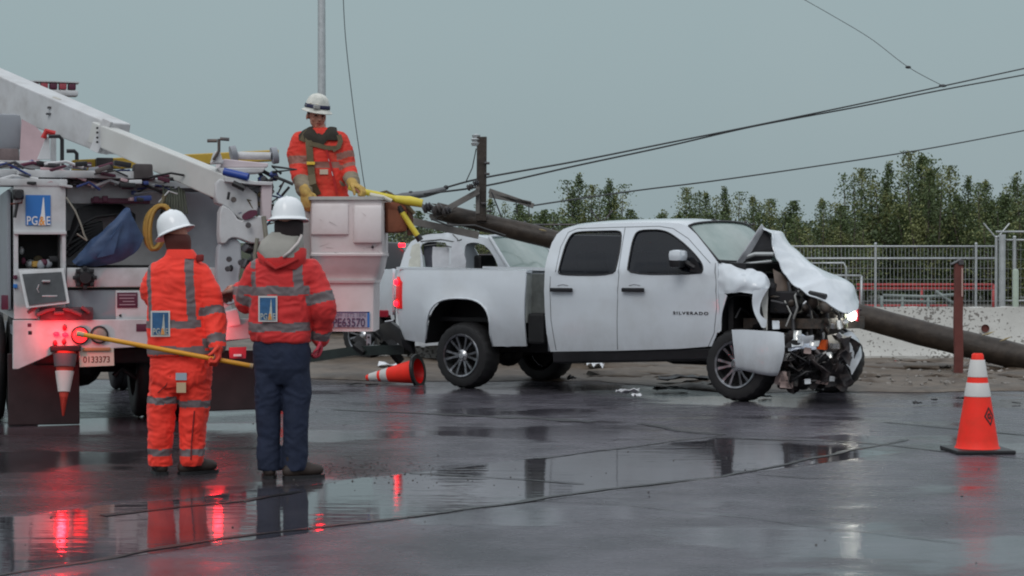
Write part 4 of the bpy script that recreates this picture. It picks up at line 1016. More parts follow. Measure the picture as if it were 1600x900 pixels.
# firewall and engine bay
fwx = a1[0] + .12
mb = MB(); mb.box((fwx, 0, .95), (.06, 1.7, .75)); mb.obj('firewall', DARK, pk)
nose = F.on(1330, 520, 'y', .3).x
rnd = random.Random(5)
GRIME = mat('engine_grime', (.055, .048, .042), .5, var=.5, vscale=9, dirt=(.15, .10, .07), dirt_amt=.6, dscale=10, bump=.6)
mb = MB()
mb.box((fwx + .45, -.02, .95), (.62, .62, .55), bev=.08); mb.box((fwx + .45, -.30, 1.12), (.55, .16, .16), bev=.04); mb.box((fwx + .45, .26, 1.12), (.55, .16, .16), bev=.04); mb.box((fwx + .40, 0, 1.22), (.5, .4, .1), bev=.04); mb.crumple(.012, 6, 4); mb.obj('engine_block', GRIME, pk, smooth='auto')
mb = MB(); mb.box((fwx + .55, -.62, 1.05), (.32, .22, .24), bev=.02); mb.obj('battery', BLACK, pk)
mb = MB(); mb.box((fwx + .3, -.66, 1.2), (.30, .26, .18), Euler((.2, .1, .3)).to_matrix(), bev=.05); mb.obj('air_box', BLACK, pk)
mb = MB()
for k in range(30):
    a = Vector((fwx + rnd.uniform(.15, .85), rnd.uniform(-.8, .7), rnd.uniform(.75, 1.22))); b = a + Vector((rnd.gauss(0, .22), rnd.gauss(0, .22), rnd.gauss(0, .18))); m_ = (a + b) / 2 + Vector((rnd.gauss(0, .08), rnd.gauss(0, .08), rnd.gauss(.03, .06)))
    mb.tube([a, a.lerp(m_, .6), m_, m_.lerp(b, .6), b], rnd.choice((.008, .012, .02, .03)), 7)
mb.obj('engine_hoses', BLACK, pk, smooth='auto')
mb = MB()
mb.box((fwx + .5, -.1, .82), (.9, 1.1, .1))
for k in range(70):
    q = pt(rnd.uniform(1204, 1296), rnd.uniform(440, 545), rnd.uniform(-.75, .5))
    if q.z > 1.25: continue
    r_ = bmesh.ops.create_icosphere(mb.b, subdivisions=2, radius=1)['verts']; bmesh.ops.transform(mb.b, matrix=Matrix.Translation(q) @ Euler((rnd.random() * 3, rnd.random() * 3, rnd.random() * 3)).to_matrix().to_4x4() @ Matrix.Diagonal((rnd.uniform(.01, .10), rnd.uniform(.01, .07), rnd.uniform(.02, .11), 1)), verts=r_)
mb.crumple(.018, 9, 3, .010, 22); mb.obj('engine_debris', GRIME, pk, smooth='auto')
for k in range(34):
    mb = MB(); q = pt(rnd.uniform(1200, 1325), rnd.uniform(470, 545), rnd.uniform(-.85, -.2)); mb.box(q, (rnd.uniform(.02, .07), rnd.uniform(.01, .05), rnd.uniform(.015, .06)), Euler((rnd.random() * 3, rnd.random() * 3, rnd.random() * 3)).to_matrix())
    mb.obj('bright_fragment', mat('bright_scrap', (.55, .55, .55), .25, metal=.7, var=.4), pk)
# radiator and its bent support
rr = [[(1232, 448, -.55), (1262, 462, -.2), (1292, 478, .2), (1316, 492, .55)], [(1232, 490, -.5), (1262, 500, -.15), (1294, 512, .22), (1318, 520, .55)], [(1232, 535, -.5), (1262, 540, -.12), (1296, 545, .25), (1318, 548, .55)]]
mb = MB(); mb.grid(gridpts(rr, 5)); mb.crumple(.03, 3, 8); mb.obj('radiator', mat('radiator_core', (.06, .06, .065), .5, metal=.4, var=.5, vscale=16, bump=.8, bscale=60), pk, smooth='auto', solid=.04)
mb = MB()
for a, b, r_ in (((1232, 440, -.7), (1240, 530, -.7), .02), ((1262, 456, -.6), (1268, 540, -.55), .015), ((1290, 470, -.5), (1292, 535, -.45), .018), ((1308, 482, -.3), (1312, 530, -.3), .015), ((1205, 470, -.8), (1236, 478, -.7), .012)):
    mb.tube([pt(*a), pt((a[0] + b[0]) / 2 + 3, (a[1] + b[1]) / 2, a[2]), pt(*b)], r_, 7)
mb.obj('bent_brackets', mat('bracket_grey', (.10, .10, .105), .4, metal=.4, var=.4), pk, smooth='auto')
mb = MB(); mb.tube([pt(1262, 455, -.66), pt(1250, 452, -.72), pt(1242, 462, -.75), pt(1246, 480, -.75), pt(1240, 498, -.74)], .013, 7); mb.tube([pt(1226, 470, -.75), pt(1236, 490, -.75), pt(1228, 510, -.78)], .01, 7); mb.obj('bright_pipe', mat('pipe_grey', (.4, .4, .38), .3, metal=.5), pk, smooth='auto')
mb = MB(); mb.grid(gridpts([[(1206, 418, -.70), (1222, 428, -.66), (1236, 444, -.62)], [(1210, 440, -.72), (1226, 452, -.68), (1240, 468, -.64)], [(1218, 470, -.74), (1232, 480, -.70), (1244, 492, -.66)]], 4)); mb.crumple(.03, 5, 3); mb.obj('inner_panel', mat('rusty_brown_panel', (.13, .095, .075), .5, var=.4, vscale=8), pk, smooth='auto', solid=.015)
# white bumper side panel hanging in front of the front wheel
bp2 = [[(1143, 515, -1.06), (1165, 515, -1.10), (1195, 517, -1.12), (1214, 518, -1.10), (1225, 520, -1.05)], [(1146, 545, -1.09), (1166, 547, -1.13), (1196, 549, -1.15), (1214, 549, -1.13), (1226, 549, -1.08)], [(1149, 570, -1.08), (1166, 573, -1.12), (1194, 578, -1.14), (1208, 579, -1.12), (1218, 578, -1.08)], [(1150, 577, -1.05), (1166, 580, -1.08), (1190, 585, -1.10), (1204, 587, -1.09), (1214, 587, -1.05)]]
mb = MB(); mb.grid(gridpts(bp2, 4)); mb.crumple(.004, 5); mb.obj('bumper_side_panel', WHITE, pk, smooth=True, solid=.02)
mb = MB(); mb.grid(gridpts([[(1232, 535, -1.0), (1250, 520, -.95), (1266, 528, -.85), (1275, 540, -.8)], [(1236, 548, -1.02), (1254, 542, -1.0), (1268, 546, -.9), (1276, 548, -.8)]], 5)); mb.crumple(.02, 7, 3); mb.obj('torn_white_panel', mat('bluish_white', (.62, .68, .78), .3, var=.1), pk, smooth='auto', solid=.012)
mb = MB(); mb.grid(gridpts([[(1228, 538, -1.04), (1240, 530, -1.03), (1254, 532, -1.0)], [(1230, 546, -1.05), (1240, 544, -1.04), (1252, 540, -1.0)]], 3)); mb.crumple(.02, 9, 4); mb.obj('grille_fragment', BLACK, pk, solid=.01)
# hanging headlamp unit, amber lens, right hand torn strip
mb = MB(); mb.grid(gridpts([[(1293, 524, -.62), (1312, 521, -.58), (1326, 528, -.5)], [(1295, 536, -.64), (1312, 538, -.62), (1325, 540, -.52)], [(1299, 545, -.62), (1312, 546, -.6), (1322, 546, -.52)]], 4)); mb.obj('front_lamp_unit', LENS, pk, smooth=True, solid=.05)
mb = MB(); mb.prism([pt(1276, 545, -.72), pt(1284, 531, -.72), pt(1291, 531, -.7), pt(1290, 547, -.7)], (0, .05, 0)); mb.obj('amber_marker', AMBER, pk)
mb = MB(); mb.grid(gridpts([[(1316, 522, -.35), (1330, 518, -.25), (1342, 530, -.15)], [(1328, 536, -.35), (1338, 540, -.28), (1347, 552, -.2)], [(1326, 560, -.38), (1334, 562, -.34), (1342, 566, -.3)], [(1318, 582, -.42), (1326, 586, -.40), (1332, 584, -.38)]], 4)); mb.crumple(.012, 6, 2); mb.obj('torn_front_strip', WHITE, pk, smooth='auto', solid=.012)
mb = MB(); mb.grid(gridpts([[(1270, 548, -.76), (1280, 552, -.75), (1290, 548, -.74)], [(1272, 562, -.77), (1282, 560, -.76), (1292, 566, -.75)], [(1276, 571, -.77), (1284, 566, -.76), (1290, 568, -.75)]], 3)); mb.crumple(.01, 9, 2); mb.obj('grey_scrap', mat('pale_scrap', (.45, .43, .42), .5, var=.2), pk, solid=.008)
q = pt(1331, 493, -.05); mb = MB(); mb.ell(q, (.05, .05, .055), seg=14); hl = mb.obj('headlamp', LAMPW, pk, smooth=True)
mb = MB(); mb.box(pt(1319, 492, -.0), (.10, .10, .16), bev=.02); mb.tube([pt(1318, 476, -.1), pt(1322, 512, -.05)], .02, 7); mb.obj('lamp_bracket', mat('greenish_bracket', (.22, .24, .18), .4, var=.4), pk)
mb = MB(); mb.box(pt(1340, 492, .0), (.03, .05, .14), bev=.01); mb.obj('side_marker', mat('dark_red_lens', (.28, .015, .03), .2), pk)
# dark crushed lump of bumper, lower grille and suspension: torn, folded plastic and bent metal
def scrap(mb, c, s_, rot, sd):
    n = 7; R_ = rot; rows = []
    for j in range(n):
        row = []
        for i in range(n):
            p = Vector(((i / (n - 1) - .5) * s_[0], (j / (n - 1) - .5) * s_[1], 0)); w_ = noise.noise_vector(p * 9 + Vector((sd, sd * 2, 0)))
            p.z += .45 * max(s_) * noise.noise(p * 7 + Vector((sd, 0, 5))) + .5 * max(s_) * abs(p.x / s_[0]) ** 2; row.append(c + R_ @ (p + w_ * .12 * max(s_)))
        rows.append(row)
    mb.grid(rows)
CRB = mat('crushed_black', (.030, .028, .030), .38, var=.6, vscale=9, dirt=(.12, .09, .08), dirt_amt=.6, dscale=9)
mb = MB()
for k in range(64):
    px_, py_ = rnd.uniform(1216, 1322), rnd.uniform(542, 600)
    if px_ > 1285 and py_ > 588: continue
    q = pt(px_, py_, rnd.uniform(-1.0, -.1)); q.z = max(.10, q.z)
    scrap(mb, q, (rnd.uniform(.12, .36), rnd.uniform(.08, .26)), Euler((rnd.random() * 6, rnd.random() * 6, rnd.random() * 6)).to_matrix(), rnd.random() * 90)
for k in range(14):
    q = pt(rnd.uniform(1225, 1310), rnd.uniform(548, 590), rnd.uniform(-.7, -.1)); q.z = max(.15, q.z); r_ = bmesh.ops.create_icosphere(mb.b, subdivisions=3, radius=rnd.uniform(.06, .13))['verts']; bmesh.ops.translate(mb.b, vec=q, verts=r_)
mb.crumple(.022, 6, 2, .010, 18)
for v in mb.b.verts: v.co.z = max(.02, v.co.z)
mb.obj('crushed_bumper', CRB, pk, smooth='auto', solid=.007)
mb = MB(); q = pt(1268, 566, -.35)
for x_, y_, r_ in ((1232, 560, .022), (1250, 580, .02), (1286, 560, .026)): mb.tube([pt(x_ - 14, y_ - 14, -.8), pt(x_, y_, -.85), pt(x_ + 20, y_ + 6, -.6), pt(x_ + 44, y_ - 4, -.2)], r_, 8)
mb.obj('bent_crossmember', DSTEEL, pk, smooth='auto')
SILV = mat('silver_scrap', (.62, .62, .60), .22, metal=.8, var=.3)
PKS = mat('pinkish_scrap', (.36, .27, .25), .5, var=.3)
for (x_, y_, w_, h_, m_) in ((1226, 590, .10, .12, PKS), (1229, 601, .13, .07, PKS), (1262, 596, .06, .05, WHITE), (1238, 545, .08, .05, WHITE), (1284, 598, .12, .04, PKS), (1246, 537, .12, .06, WHITE), (1262, 548, .07, .06, PKS), (1300, 592, .05, .05, WHITE), (1212, 508, .07, .09, WHITE), (1258, 530, .16, .07, WHITE), (1272, 536, .10, .06, SILV), (1246, 524, .08, .10, SILV), (1222, 526, .07, .05, SILV), (1304, 540, .10, .06, SILV), (1296, 556, .06, .08, SILV), (1232, 556, .06, .05, SILV), (1312, 508, .05, .10, SILV), (1284, 574, .08, .05, SILV)):
    mb = MB(); q = pt(x_, y_, -1.0 if x_ < 1280 else -.7); q.z = max(.05, q.z); scrap(mb, q, (w_, h_), Euler((1.4, .3 * noise.noise(q * 5), .4)).to_matrix(), x_); mb.obj('torn_fragment', m_, pk, smooth='auto', solid=.005)
mb = MB()
for k in range(5):
    mb.tube([pt(rnd.uniform(1218, 1290), rnd.uniform(550, 598), rnd.uniform(-1.05, -.8)) for _ in range(4)], .012, 6)
mb.obj('dangling_cables', BLACK, pk, smooth=True)
mb = MB(); mb.grid(gridpts([[(1214, 585, -1.0), (1222, 580, -1.02)], [(1210, 600, -1.0), (1230, 604, -1.02)]], 3)); mb.crumple(.02, 6); mb.obj('splash_shield', mat('dirty_pink_grey', (.22, .17, .16), .6, var=.3), pk, solid=.008)
# ================================================================== second white pickup, crushed by the pole
h2 = R(-30); g = G(568, 563); e2 = Vector((-math.sin(h2), math.cos(h2), 0)); o2 = g + e2 * .9
F2 = Frame(o2.x, o2.y, h2)
sk = thing('pickup_truck', 'second white pickup with its roof crushed under the fallen pole and airbags hanging', 'pickup', (o2.x, o2.y, 0), h2)
def S2(z): return 0.93 if z < 1.2 else 0.93 - (z - 1.2) * 0.30
def side2(px, py):
    y = -.93
    for _ in range(8): p = F2.on(px, py, 'y', y); y = -S2(p.z)
    return p
def xz2(pts): return [(lambda p: (p.x, p.z))(side2(*q)) for q in pts]
def n2(x, z, off=0.0): return Vector((x, -(S2(z) + off), z))
cab2 = [(617, 440), (625, 418), (632, 395), (642, 378), (656, 369), (672, 366), (690, 365), (706, 363), (722, 362), (740, 367), (764, 373), (778, 396), (794, 424), (812, 455), (812, 540), (620, 540)]
win_a = [(662, 424), (660, 400), (656, 382), (672, 377), (702, 380), (702, 424)]
win_b = [(727, 424), (725, 398), (727, 381), (742, 378), (760, 384), (776, 408), (780, 424)]
C2, W2, W3 = xz2(cab2), rounded(xz2(win_a), 1), rounded(xz2(win_b), 1)
for sgn in (1, -1):
    mb = MB(); sheet(mb, C2, [W2, W3], .09, lambda x, z: Vector((x, -sgn * S2(z), z))); 
    if sgn == 1: mb.crumple(.008, 4, 5)
    mb.obj('cab_side', WHITE, sk, smooth='auto', solid=.02)
rp2 = xz2([(642, 378), (656, 369), (672, 366), (690, 365), (706, 363), (722, 362), (740, 367), (764, 373)])
mb = MB(); rows = []
for i in range(len(rp2) - 1):
    for k2 in range(3):
        x, z = lerp(rp2[i][0], rp2[i + 1][0], k2 / 3), lerp(rp2[i][1], rp2[i + 1][1], k2 / 3); s = S2(z)
        dent = .16 * math.exp(-((x - rp2[4][0]) / .35) ** 2)
        rows.append([Vector((x, lerp(-s, s, k / 16), z + (.03 - dent * .6) * (1 - abs(2 * k / 16 - 1) ** 3))) for k in range(17)])
rows.append([Vector((rp2[-1][0], lerp(-S2(rp2[-1][1]), S2(rp2[-1][1]), k / 16), rp2[-1][1] + .02 * (1 - (2 * k / 16 - 1) ** 2))) for k in range(17)])
mb.grid(rows); mb.crumple(.018, 3.0, 3, .010, 12); mb.obj('crushed_roof', WHITE, sk, smooth='auto', solid=.012)
rl = rows[-1]
# windscreen, bowed and cracked
b_ = xz2([(796, 426)])[0]; mb = MB(); gr = []
for j in range(11):
    v = j / 10; row = []
    for k in range(17):
        u = 2 * k / 16 - 1; row.append(Vector((lerp(rp2[-1][0], b_[0], v) + .13 * (1 - u * u) * (.4 + .6 * v) , u * lerp(S2(rp2[-1][1]), S2(b_[1]), v) * .98, lerp(rl[k].z, b_[1], v) + .015)))
    gr.append(row)
mb.grid(gr); mb.crumple(.006, 5, 8); mb.obj('windscreen', GLASS, sk, smooth=True, solid=.006)
for e in (0, -1):
    mb = MB(); mb.tube([r_[e] + Vector((0, 0, .015)) for r_ in gr], .028, 7); mb.obj('windscreen_pillar', WHITE, sk, smooth=True)
mb = MB(); mb.tube([p + Vector((.0, 0, .02)) for p in gr[0]], .022, 7); mb.obj('windscreen_header', WHITE, sk, smooth=True)
# airbag curtains and torn trim inside the windows
mb = MB(); mb.grid([[n2(x, z, -.05 - .03 * math.sin(k * 1.3)) for k, (x, z) in enumerate(xz2(L_))] for L_ in ([(672, 386), (684, 388), (702, 386)], [(672, 402), (686, 404), (704, 402)], [(673, 426), (686, 426), (702, 426)])]); mb.crumple(.02, 6); mb.obj('airbag_curtain', AIRBAG, sk, smooth=True, solid=.03)
mb = MB(); mb.grid([[n2(x, z, .02 + .03 * math.sin(k * 1.9)) for k, (x, z) in enumerate(xz2(L_))] for L_ in ([(708, 376), (714, 374), (720, 376)], [(704, 390), (712, 388), (724, 392)], [(702, 408), (714, 408), (728, 408)], [(697, 426), (712, 428), (727, 426)])]); mb.crumple(.03, 6, 4); mb.obj('torn_pillar_trim', AIRBAG, sk, smooth='auto', solid=.02)
mb = MB(); mb.grid([[n2(x, z, -.10) for x, z in xz2(L_)] for L_ in ([(654, 374), (664, 378), (676, 376)], [(657, 400), (664, 404), (671, 400)], [(660, 428), (666, 428), (672, 428)])]); mb.crumple(.015, 6); mb.obj('dark_pillar_trim', mat('slate_trim', (.06, .065, .085), .6, var=.3), sk, solid=.02)
mb = MB(); mb.grid([[n2(x, z, .012) for x, z in xz2(L_)] for L_ in ([(644, 384), (650, 380), (656, 380)], [(640, 402), (648, 400), (657, 400)], [(638, 420), (648, 422), (658, 424)])]); mb.crumple(.01, 6); mb.obj('creased_quarter_panel', mat('cream_panel', (.55, .56, .50), .5, var=.15), sk, smooth=True, solid=.01)
mb = MB()
for L_ in ([(658, 377), (690, 374), (712, 378), (722, 374)], [(664, 384), (688, 381), (706, 386)], [(708, 366), (716, 374), (712, 386), (718, 396)]): mb.tube([n2(*q, .012) for q in xz2(L_)], .008, 5)
mb.obj('roof_trim_strips', mat('trim_grey', (.12, .12, .12), .5), sk)
mb = MB(); mb.box(((C2[0][0] + b_[0]) / 2, 0, 1.0), (b_[0] - C2[0][0] - .1, 1.7, .5)); mb.box((b_[0] - .7, -.4, 1.35), (.14, .45, .45), bev=.04); mb.box((b_[0] - .7, .4, 1.35), (.14, .45, .45), bev=.04); mb.box((b_[0] - 0.05, 0, 1.28), (.3, 1.6, .12), bev=.03); mb.obj('cabin_interior', BLACK, sk)
# bed, bonnet, bumper, wheels
x0b, x1b = xz2([(470, 420)])[0][0], C2[0][0] - .03
for sgn in (1, -1):
    mb = MB(); wx = 0.0
    out = [(x0b, .62), (wx - .50, .62), (wx - .46, .80), (wx - .28, .98), (wx, 1.02), (wx + .28, .98), (wx + .46, .80), (wx + .50, .62), (x1b, .62), (x1b, 1.36), (x0b, 1.36)]
    sheet(mb, out, [], .1, lambda x, z: Vector((x, -sgn * (.93 - .04 * ((z - 1) / .4) ** 2), z))); mb.obj('bed_side', WHITE, sk, smooth='auto', solid=.03)
mb = MB(); mb.box(((x0b + x1b) / 2, 0, .8), (x1b - x0b - .05, 1.7, .3)); mb.obj('bed_floor', DARK, sk)
mb = MB(); mb.box((x0b - .01, 0, 1.05), (.05, 1.8, .6), bev=.02); mb.obj('tailgate', WHITE, sk)
mb = MB(); xh = b_[0]; mb.rings([[Vector((x, y * w_, z_)) for y, z_ in ((-.93, .55), (-.93, z - .08), (-.8, z), (0, z + .04), (.8, z), (.93, z - .08), (.93, .55))] for x, z, w_ in ((xh - .05, 1.28, 1), (xh + .5, 1.26, 1), (xh + 1.0, 1.18, .98), (xh + 1.2, 1.0, .92))]); mb.obj('bonnet', WHITE, sk, smooth='auto')
mb = MB(); mb.box((xh + 1.22, 0, .62), (.15, 1.8, .25), bev=.04); mb.obj('front_bumper', BLACK, sk)
mb = MB(); mb.box(((x0b + xh) / 2, 0, .55), (xh - x0b, 1.0, .2)); mb.obj('underbody', DARK, sk)
for x in (0.0, xh + .55):
    wheel(sk, (x, -.80, .37), r=.37, simple=(x > 1)); wheel(sk, (x, .80, .37), r=.37, near_side=False, simple=True)
# dark van far behind with one lamp lit
q = P(604, 398, 38)
t = thing('van', 'dark van with a small lit red lamp behind the fence, between bucket and crushed cab', 'van', (q.x + .2, 38, 0), R(-8))
mb = MB(); mb.rings([[Vector((x, y * w_, z)) for y, z in ((-.9, .4), (-.95, 1.1), (-.8, 1.92 * k), (.8, 1.92 * k), (.95, 1.1), (.9, .4))] for x, w_, k in ((-2.2, .97, .99), (-2.1, 1, 1), (-.6, 1, 1), (.2, 1, .97), (.8, .98, .62), (1.9, .95, .55))]); mb.obj('body', mat('dark_car_paint', (.02, .024, .03), .3, coat=.4), t, smooth='auto', bevel=.04)
mb = MB(); mb.box((-1.2, -.90, 1.5), (1.3, .06, .42), Euler((R(-11), 0, 0)).to_matrix(), bev=.02); mb.obj('side_window', TINT, t)
for x in (-1.5, 1.2): wheel(t, (x, -.8, .33), r=.33, rim_r=.2, simple=True); wheel(t, (x, .8, .33), r=.33, rim_r=.2, near_side=False, simple=True)
FV = Frame(q.x + .2, 38, R(-8)); qq = FV.on(628, 383, 'y', -.96); mb = MB(); mb.box(qq, (.13, .04, .07), bev=.01); mb.obj('tail_lamp', LAMPR, t)

# ================================================================== debris on the ground
WSH = mat('white_shard', (.75, .77, .80), .35, var=.1)
def shard(name, label, px, py, m, dims, seed, n=1, cat='debris', z=0.0, amp=.02):
    g = G(px, py); rnd = random.Random(seed); t = None
    mb = MB()
    w, d, h = dims
    gr = [[Vector((lerp(-w / 2, w / 2, i / 6), lerp(-d / 2, d / 2, j / 4), h * (.5 + .5 * noise.noise(Vector((i * .7, j * .8, seed)))))) for i in range(7)] for j in range(5)]
    for r_ in gr:
        for k, p in enumerate(r_): p.x += .2 * d * noise.noise(Vector((p.y * 9, seed, 0)))
    mb.grid(gr); mb.crumple(amp, 9, seed)
    for v in mb.b.verts: v.co.z = max(.012, v.co.z)
    o = mb.obj(name, m, None, smooth='auto', solid=.008); o.location = (g.x, g.y, z + .006); o.rotation_euler = (0, 0, rnd.uniform(-.4, .4)); tag(o, label, cat, 'crash debris on the ground'); return o
shard('plastic_shard', 'largest jagged white plastic piece lying on the wet pavement under the cab', 981, 620, WSH, (.26, .14, .11), 3, amp=.03)
shard('plastic_shard', 'small white plastic chip beside the largest jagged white piece', 995, 623, WSH, (.10, .08, .06), 4)
shard('body_debris', 'white torn body panel lying under the rear door of the near pickup', 929, 580, WSH, (.24, .2, .17), 6)
shard('plastic_shard', 'black wedge of plastic beside the white panel under the cab', 893, 597, BLACK, (.12, .1, .09), 7)
shard('bumper_piece', 'long black bumper piece lying on the mud behind the front wheel', 1068, 600, BLACK, (.62, .25, .13), 8, amp=.03)
shard('bumper_piece', 'crumpled black plastic piece below the long bumper piece', 1048, 612, BLACK, (.40, .14, .05), 9)
shard('bumper_piece', 'dull grey torn strip lying right against the front tyre', 1095, 604, mat('dull_strip', (.1, .1, .09), .6), (.3, .2, .06), 10)
shard('clod', 'black lump of debris on the pavement left of the upright cone', 1434, 634, BLACK, (.09, .05, .05), 11)
shard('clod', 'small dark lump just right of the larger black lump', 1461, 628, BLACK, (.08, .05, .03), 12)
shard('clod', 'dark lump half hidden behind the upright cone', 1503, 626, BLACK, (.10, .06, .04), 13)
shard('clod', 'small dark lump at the far right of the pavement', 1587, 632, BLACK, (.08, .05, .02), 14)
shard('plastic_shard', 'grey plastic splinter under the crushed bumper', 1196, 622, mat('grey_splinter', (.25, .25, .26), .5), (.14, .08, .04), 15)
shard('plastic_shard', 'flat white splinter on the mud right of the upright cone', 1596, 602, WSH, (.12, .08, .02), 16)
shard('rag', 'small red rag lying at the foot of the barrier', 1405, 571, mat('red_rag', (.45, .03, .03), .8), (.14, .1, .07), 17, cat='rag')
shard('plastic_shard', 'grey black sliver lying left of the knocked over cone', 566, 603, BLACK, (.35, .12, .03), 18)
shard('body_debris', 'pale plastic panel under the tail of the near pickup', 620, 577, WSH, (.5, .3, .12), 19)
for px, py, s in ((1399, 597, .04), (1364, 603, .03), (1426, 596, .03)):
    pass
shard('rock', 'dark rock at the foot of the barrier left of the red post', 1478, 580, mat('dark_rock', (.04, .035, .03), .8), (.16, .12, .11), 21, cat='rock')
# ================================================================== aerial bucket truck (seen from behind)
UA = R(18); s_l = 180 / FPX
UC = P(20, 500, FPX / 180); U = Frame(UC.x, UC.y, UA)
bt = thing('bucket_truck', 'white utility bucket truck seen from behind with its boom lowered over the tail', 'bucket truck', (UC.x, UC.y, 0), UA)
def u(px, py, y=0.0): return U.on(px, py, 'y', y)
def ubox(name, x0, y0, x1, y1, d0, d1, m, bev=.008, parent=None):
    """box whose rear face spans the given pixel rectangle at depth d0 and which reaches forward to d1"""
    a, b = u(x0, y1, d0), u(x1, y0, d0); mb = MB()
    mb.box(((a.x + b.x) / 2, (d0 + d1) / 2, (a.z + b.z) / 2), (abs(b.x - a.x), d1 - d0, abs(b.z - a.z)), bev=bev); return mb.obj(name, m, parent or bt, smooth='auto')
W_ = u(402, 500).x
# side cabinets, deck, rear apron
a = u(20, 500); zt = u(20, 290).z
lc0, lc1 = u(22, 480).x, u(103, 480).x
def frame_box(name, x0, x1, z0, z1, y0, y1, m, hole):
    """cabinet with a rectangular opening in its rear face"""
    hx0, hx1, hz0, hz1 = hole; mb = MB()
    for bx in ((x0, hx0, z0, z1), (hx1, x1, z0, z1), (hx0, hx1, z0, hz0), (hx0, hx1, hz1, z1)):
        mb.box(((bx[0] + bx[1]) / 2, y0 + .02, (bx[2] + bx[3]) / 2), (bx[1] - bx[0] + .0005, .04, bx[3] - bx[2] + .0005))
    return mb.obj(name, m, bt)
hz1, hz0 = u(60, 366).z, u(60, 420).z; hx0, hx1 = u(28, 400).x, u(97, 400).x
zc0 = u(60, 498).z
frame_box('rear_cabinet_face', lc0, lc1, zc0, zt, 0.0, 0, TRUCKW, (hx0, hx1, hz0, hz1))
mb = MB(); mb.box((lc0 + .02, 2.2, (zc0 + zt) / 2), (.04, 4.3, zt - zc0)); mb.box((lc1 - .02, 2.2, (zc0 + zt) / 2), (.04, 4.3, zt - zc0)); mb.box(((lc0 + lc1) / 2, 2.2, zt - .02), (lc1 - lc0 - .01, 4.3, .04)); mb.obj('side_cabinet', TRUCKW, bt)
mb = MB(); mb.box(((lc0 + lc1) / 2, .42, (hz0 + hz1) / 2), (hx1 - hx0 + .02, .02, hz1 - hz0 + .05)); mb.box(((lc0 + lc1) / 2, .24, hz0 - .01), (hx1 - hx0, .4, .015)); mb.obj('cabinet_inside', DARK, bt)
rnd = random.Random(9)
for k in range(12):
    c = Vector((rnd.uniform(hx0 + .04, hx1 - .04), rnd.uniform(.08, .3), hz0 + .03 + rnd.random() ** 2 * .16)); mb = MB()
    if k % 3: mb.ell(c, (rnd.uniform(.02, .05), .03, rnd.uniform(.02, .05)), seg=10)
    else: mb.box(c, (.08, .05, .05), Euler((0, 0, rnd.random())).to_matrix(), bev=.008)
    mb.obj('stored_fitting', (ROPE, STEEL, MAROON, BLACK, OLIVE, TRUCKG)[k % 6], bt, smooth='auto')
ubox('cabinet_edge', 22, 361, 104, 366, -.02, 0.005, TRUCKW, .004)
# folded-down door below the opening
p1, p2, p3, p4 = u(29, 424, -.02), u(100, 420, -.02), u(109, 474, -.12), u(41, 482, -.12)
mb = MB(); mb.prism([p1, p2, p3, p4], (0, .035, .01)); do = mb.obj('fold_down_door', TRUCKW, bt, bevel=.006)
c = (p1 + p2 + p3 + p4) / 4; mb = MB(); mb.prism([c + (p - c) * Vector((.86, 1, .84)) * 1.0 + Vector((0, -.012 + (p - c).y * -.14, 0)) for p in (p1, p2, p3, p4)], (0, .01, 0)); mb.obj('door_window', mat('dark_panel', (.05, .055, .06), .25, var=.4), do)
mb = MB(); mb.box(c + Vector((.01, -.022, .06)), (.07, .02, .018), bev=.004); mb.box(c + Vector((.04, -.03, -.07)), (.13, .02, .014), bev=.004); mb.tube([c + Vector((-.05, -.02, .03)), c + Vector((-.065, -.02, -.01)), c + Vector((-.05, -.02, -.04))], .005, 5); mb.obj('door_latch', STEEL, do)
# logo panel: blue square, pale spire, letters
l0, l1 = u(40, 352, -.004), u(79, 305, -.004); lw, lh = l1.x - l0.x, l1.z - l0.z
def logo(parent, c, w, h, xd, back=None, tilt=0.0):
    M = facing(c, xd); 
    def lp(x, y, e=0.0): return M @ Vector((x * w, y * h, e))
    if back:
        mb = MB(); mb.prism([lp(-.60, -.58, .002), lp(.60, -.58, .002), lp(.60, .58, .002), lp(-.60, .58, .002)], M.to_3x3() @ Vector((0, 0, -.003))); mb.obj('logo_patch', back, parent)
    mb = MB(); mb.prism([lp(-.5, -.5, .0045), lp(.5, -.5, .0045), lp(.5, .5, .0045), lp(-.5, .5, .0045)], M.to_3x3() @ Vector((0, 0, -.002))); lo = mb.obj('logo', BLUE if not back else mat('patch_blue', (.035, .12, .26), .7, var=.3, vscale=20), parent)
    mb = MB(); mb.prism([lp(.0, -.5, .0065), lp(.30, -.5, .0065), lp(.27, -.1, .0065), lp(.23, .42, .0065), (lp(.20, .42, .0065)), lp(.12, -.1, .0065)], M.to_3x3() @ Vector((0, 0, -.0015))); PW = PWHITE if not back else mat('patch_cream', (.48, .50, .46), .7, var=.3, vscale=25); mb.obj('logo_spire', PW, lo)
    for ch, x, mm, sz in (('P', -.38, PW, .40), ('G', -.14, PW, .40), ('&', .15, PORANGE, .40), ('E', .40, PW, .40)):
        text_obj('logo_letter', ch, h * sz, facing(lp(x, -.36, .0085), xd), mm, lo, depth=.0006, sx=.9 * w / h, bold=.0012 * w / .2)
    return lo
logo(bt, (l0 + l1) / 2 + Vector((0, -.001, 0)), lw, lh, (1, 0, 0))
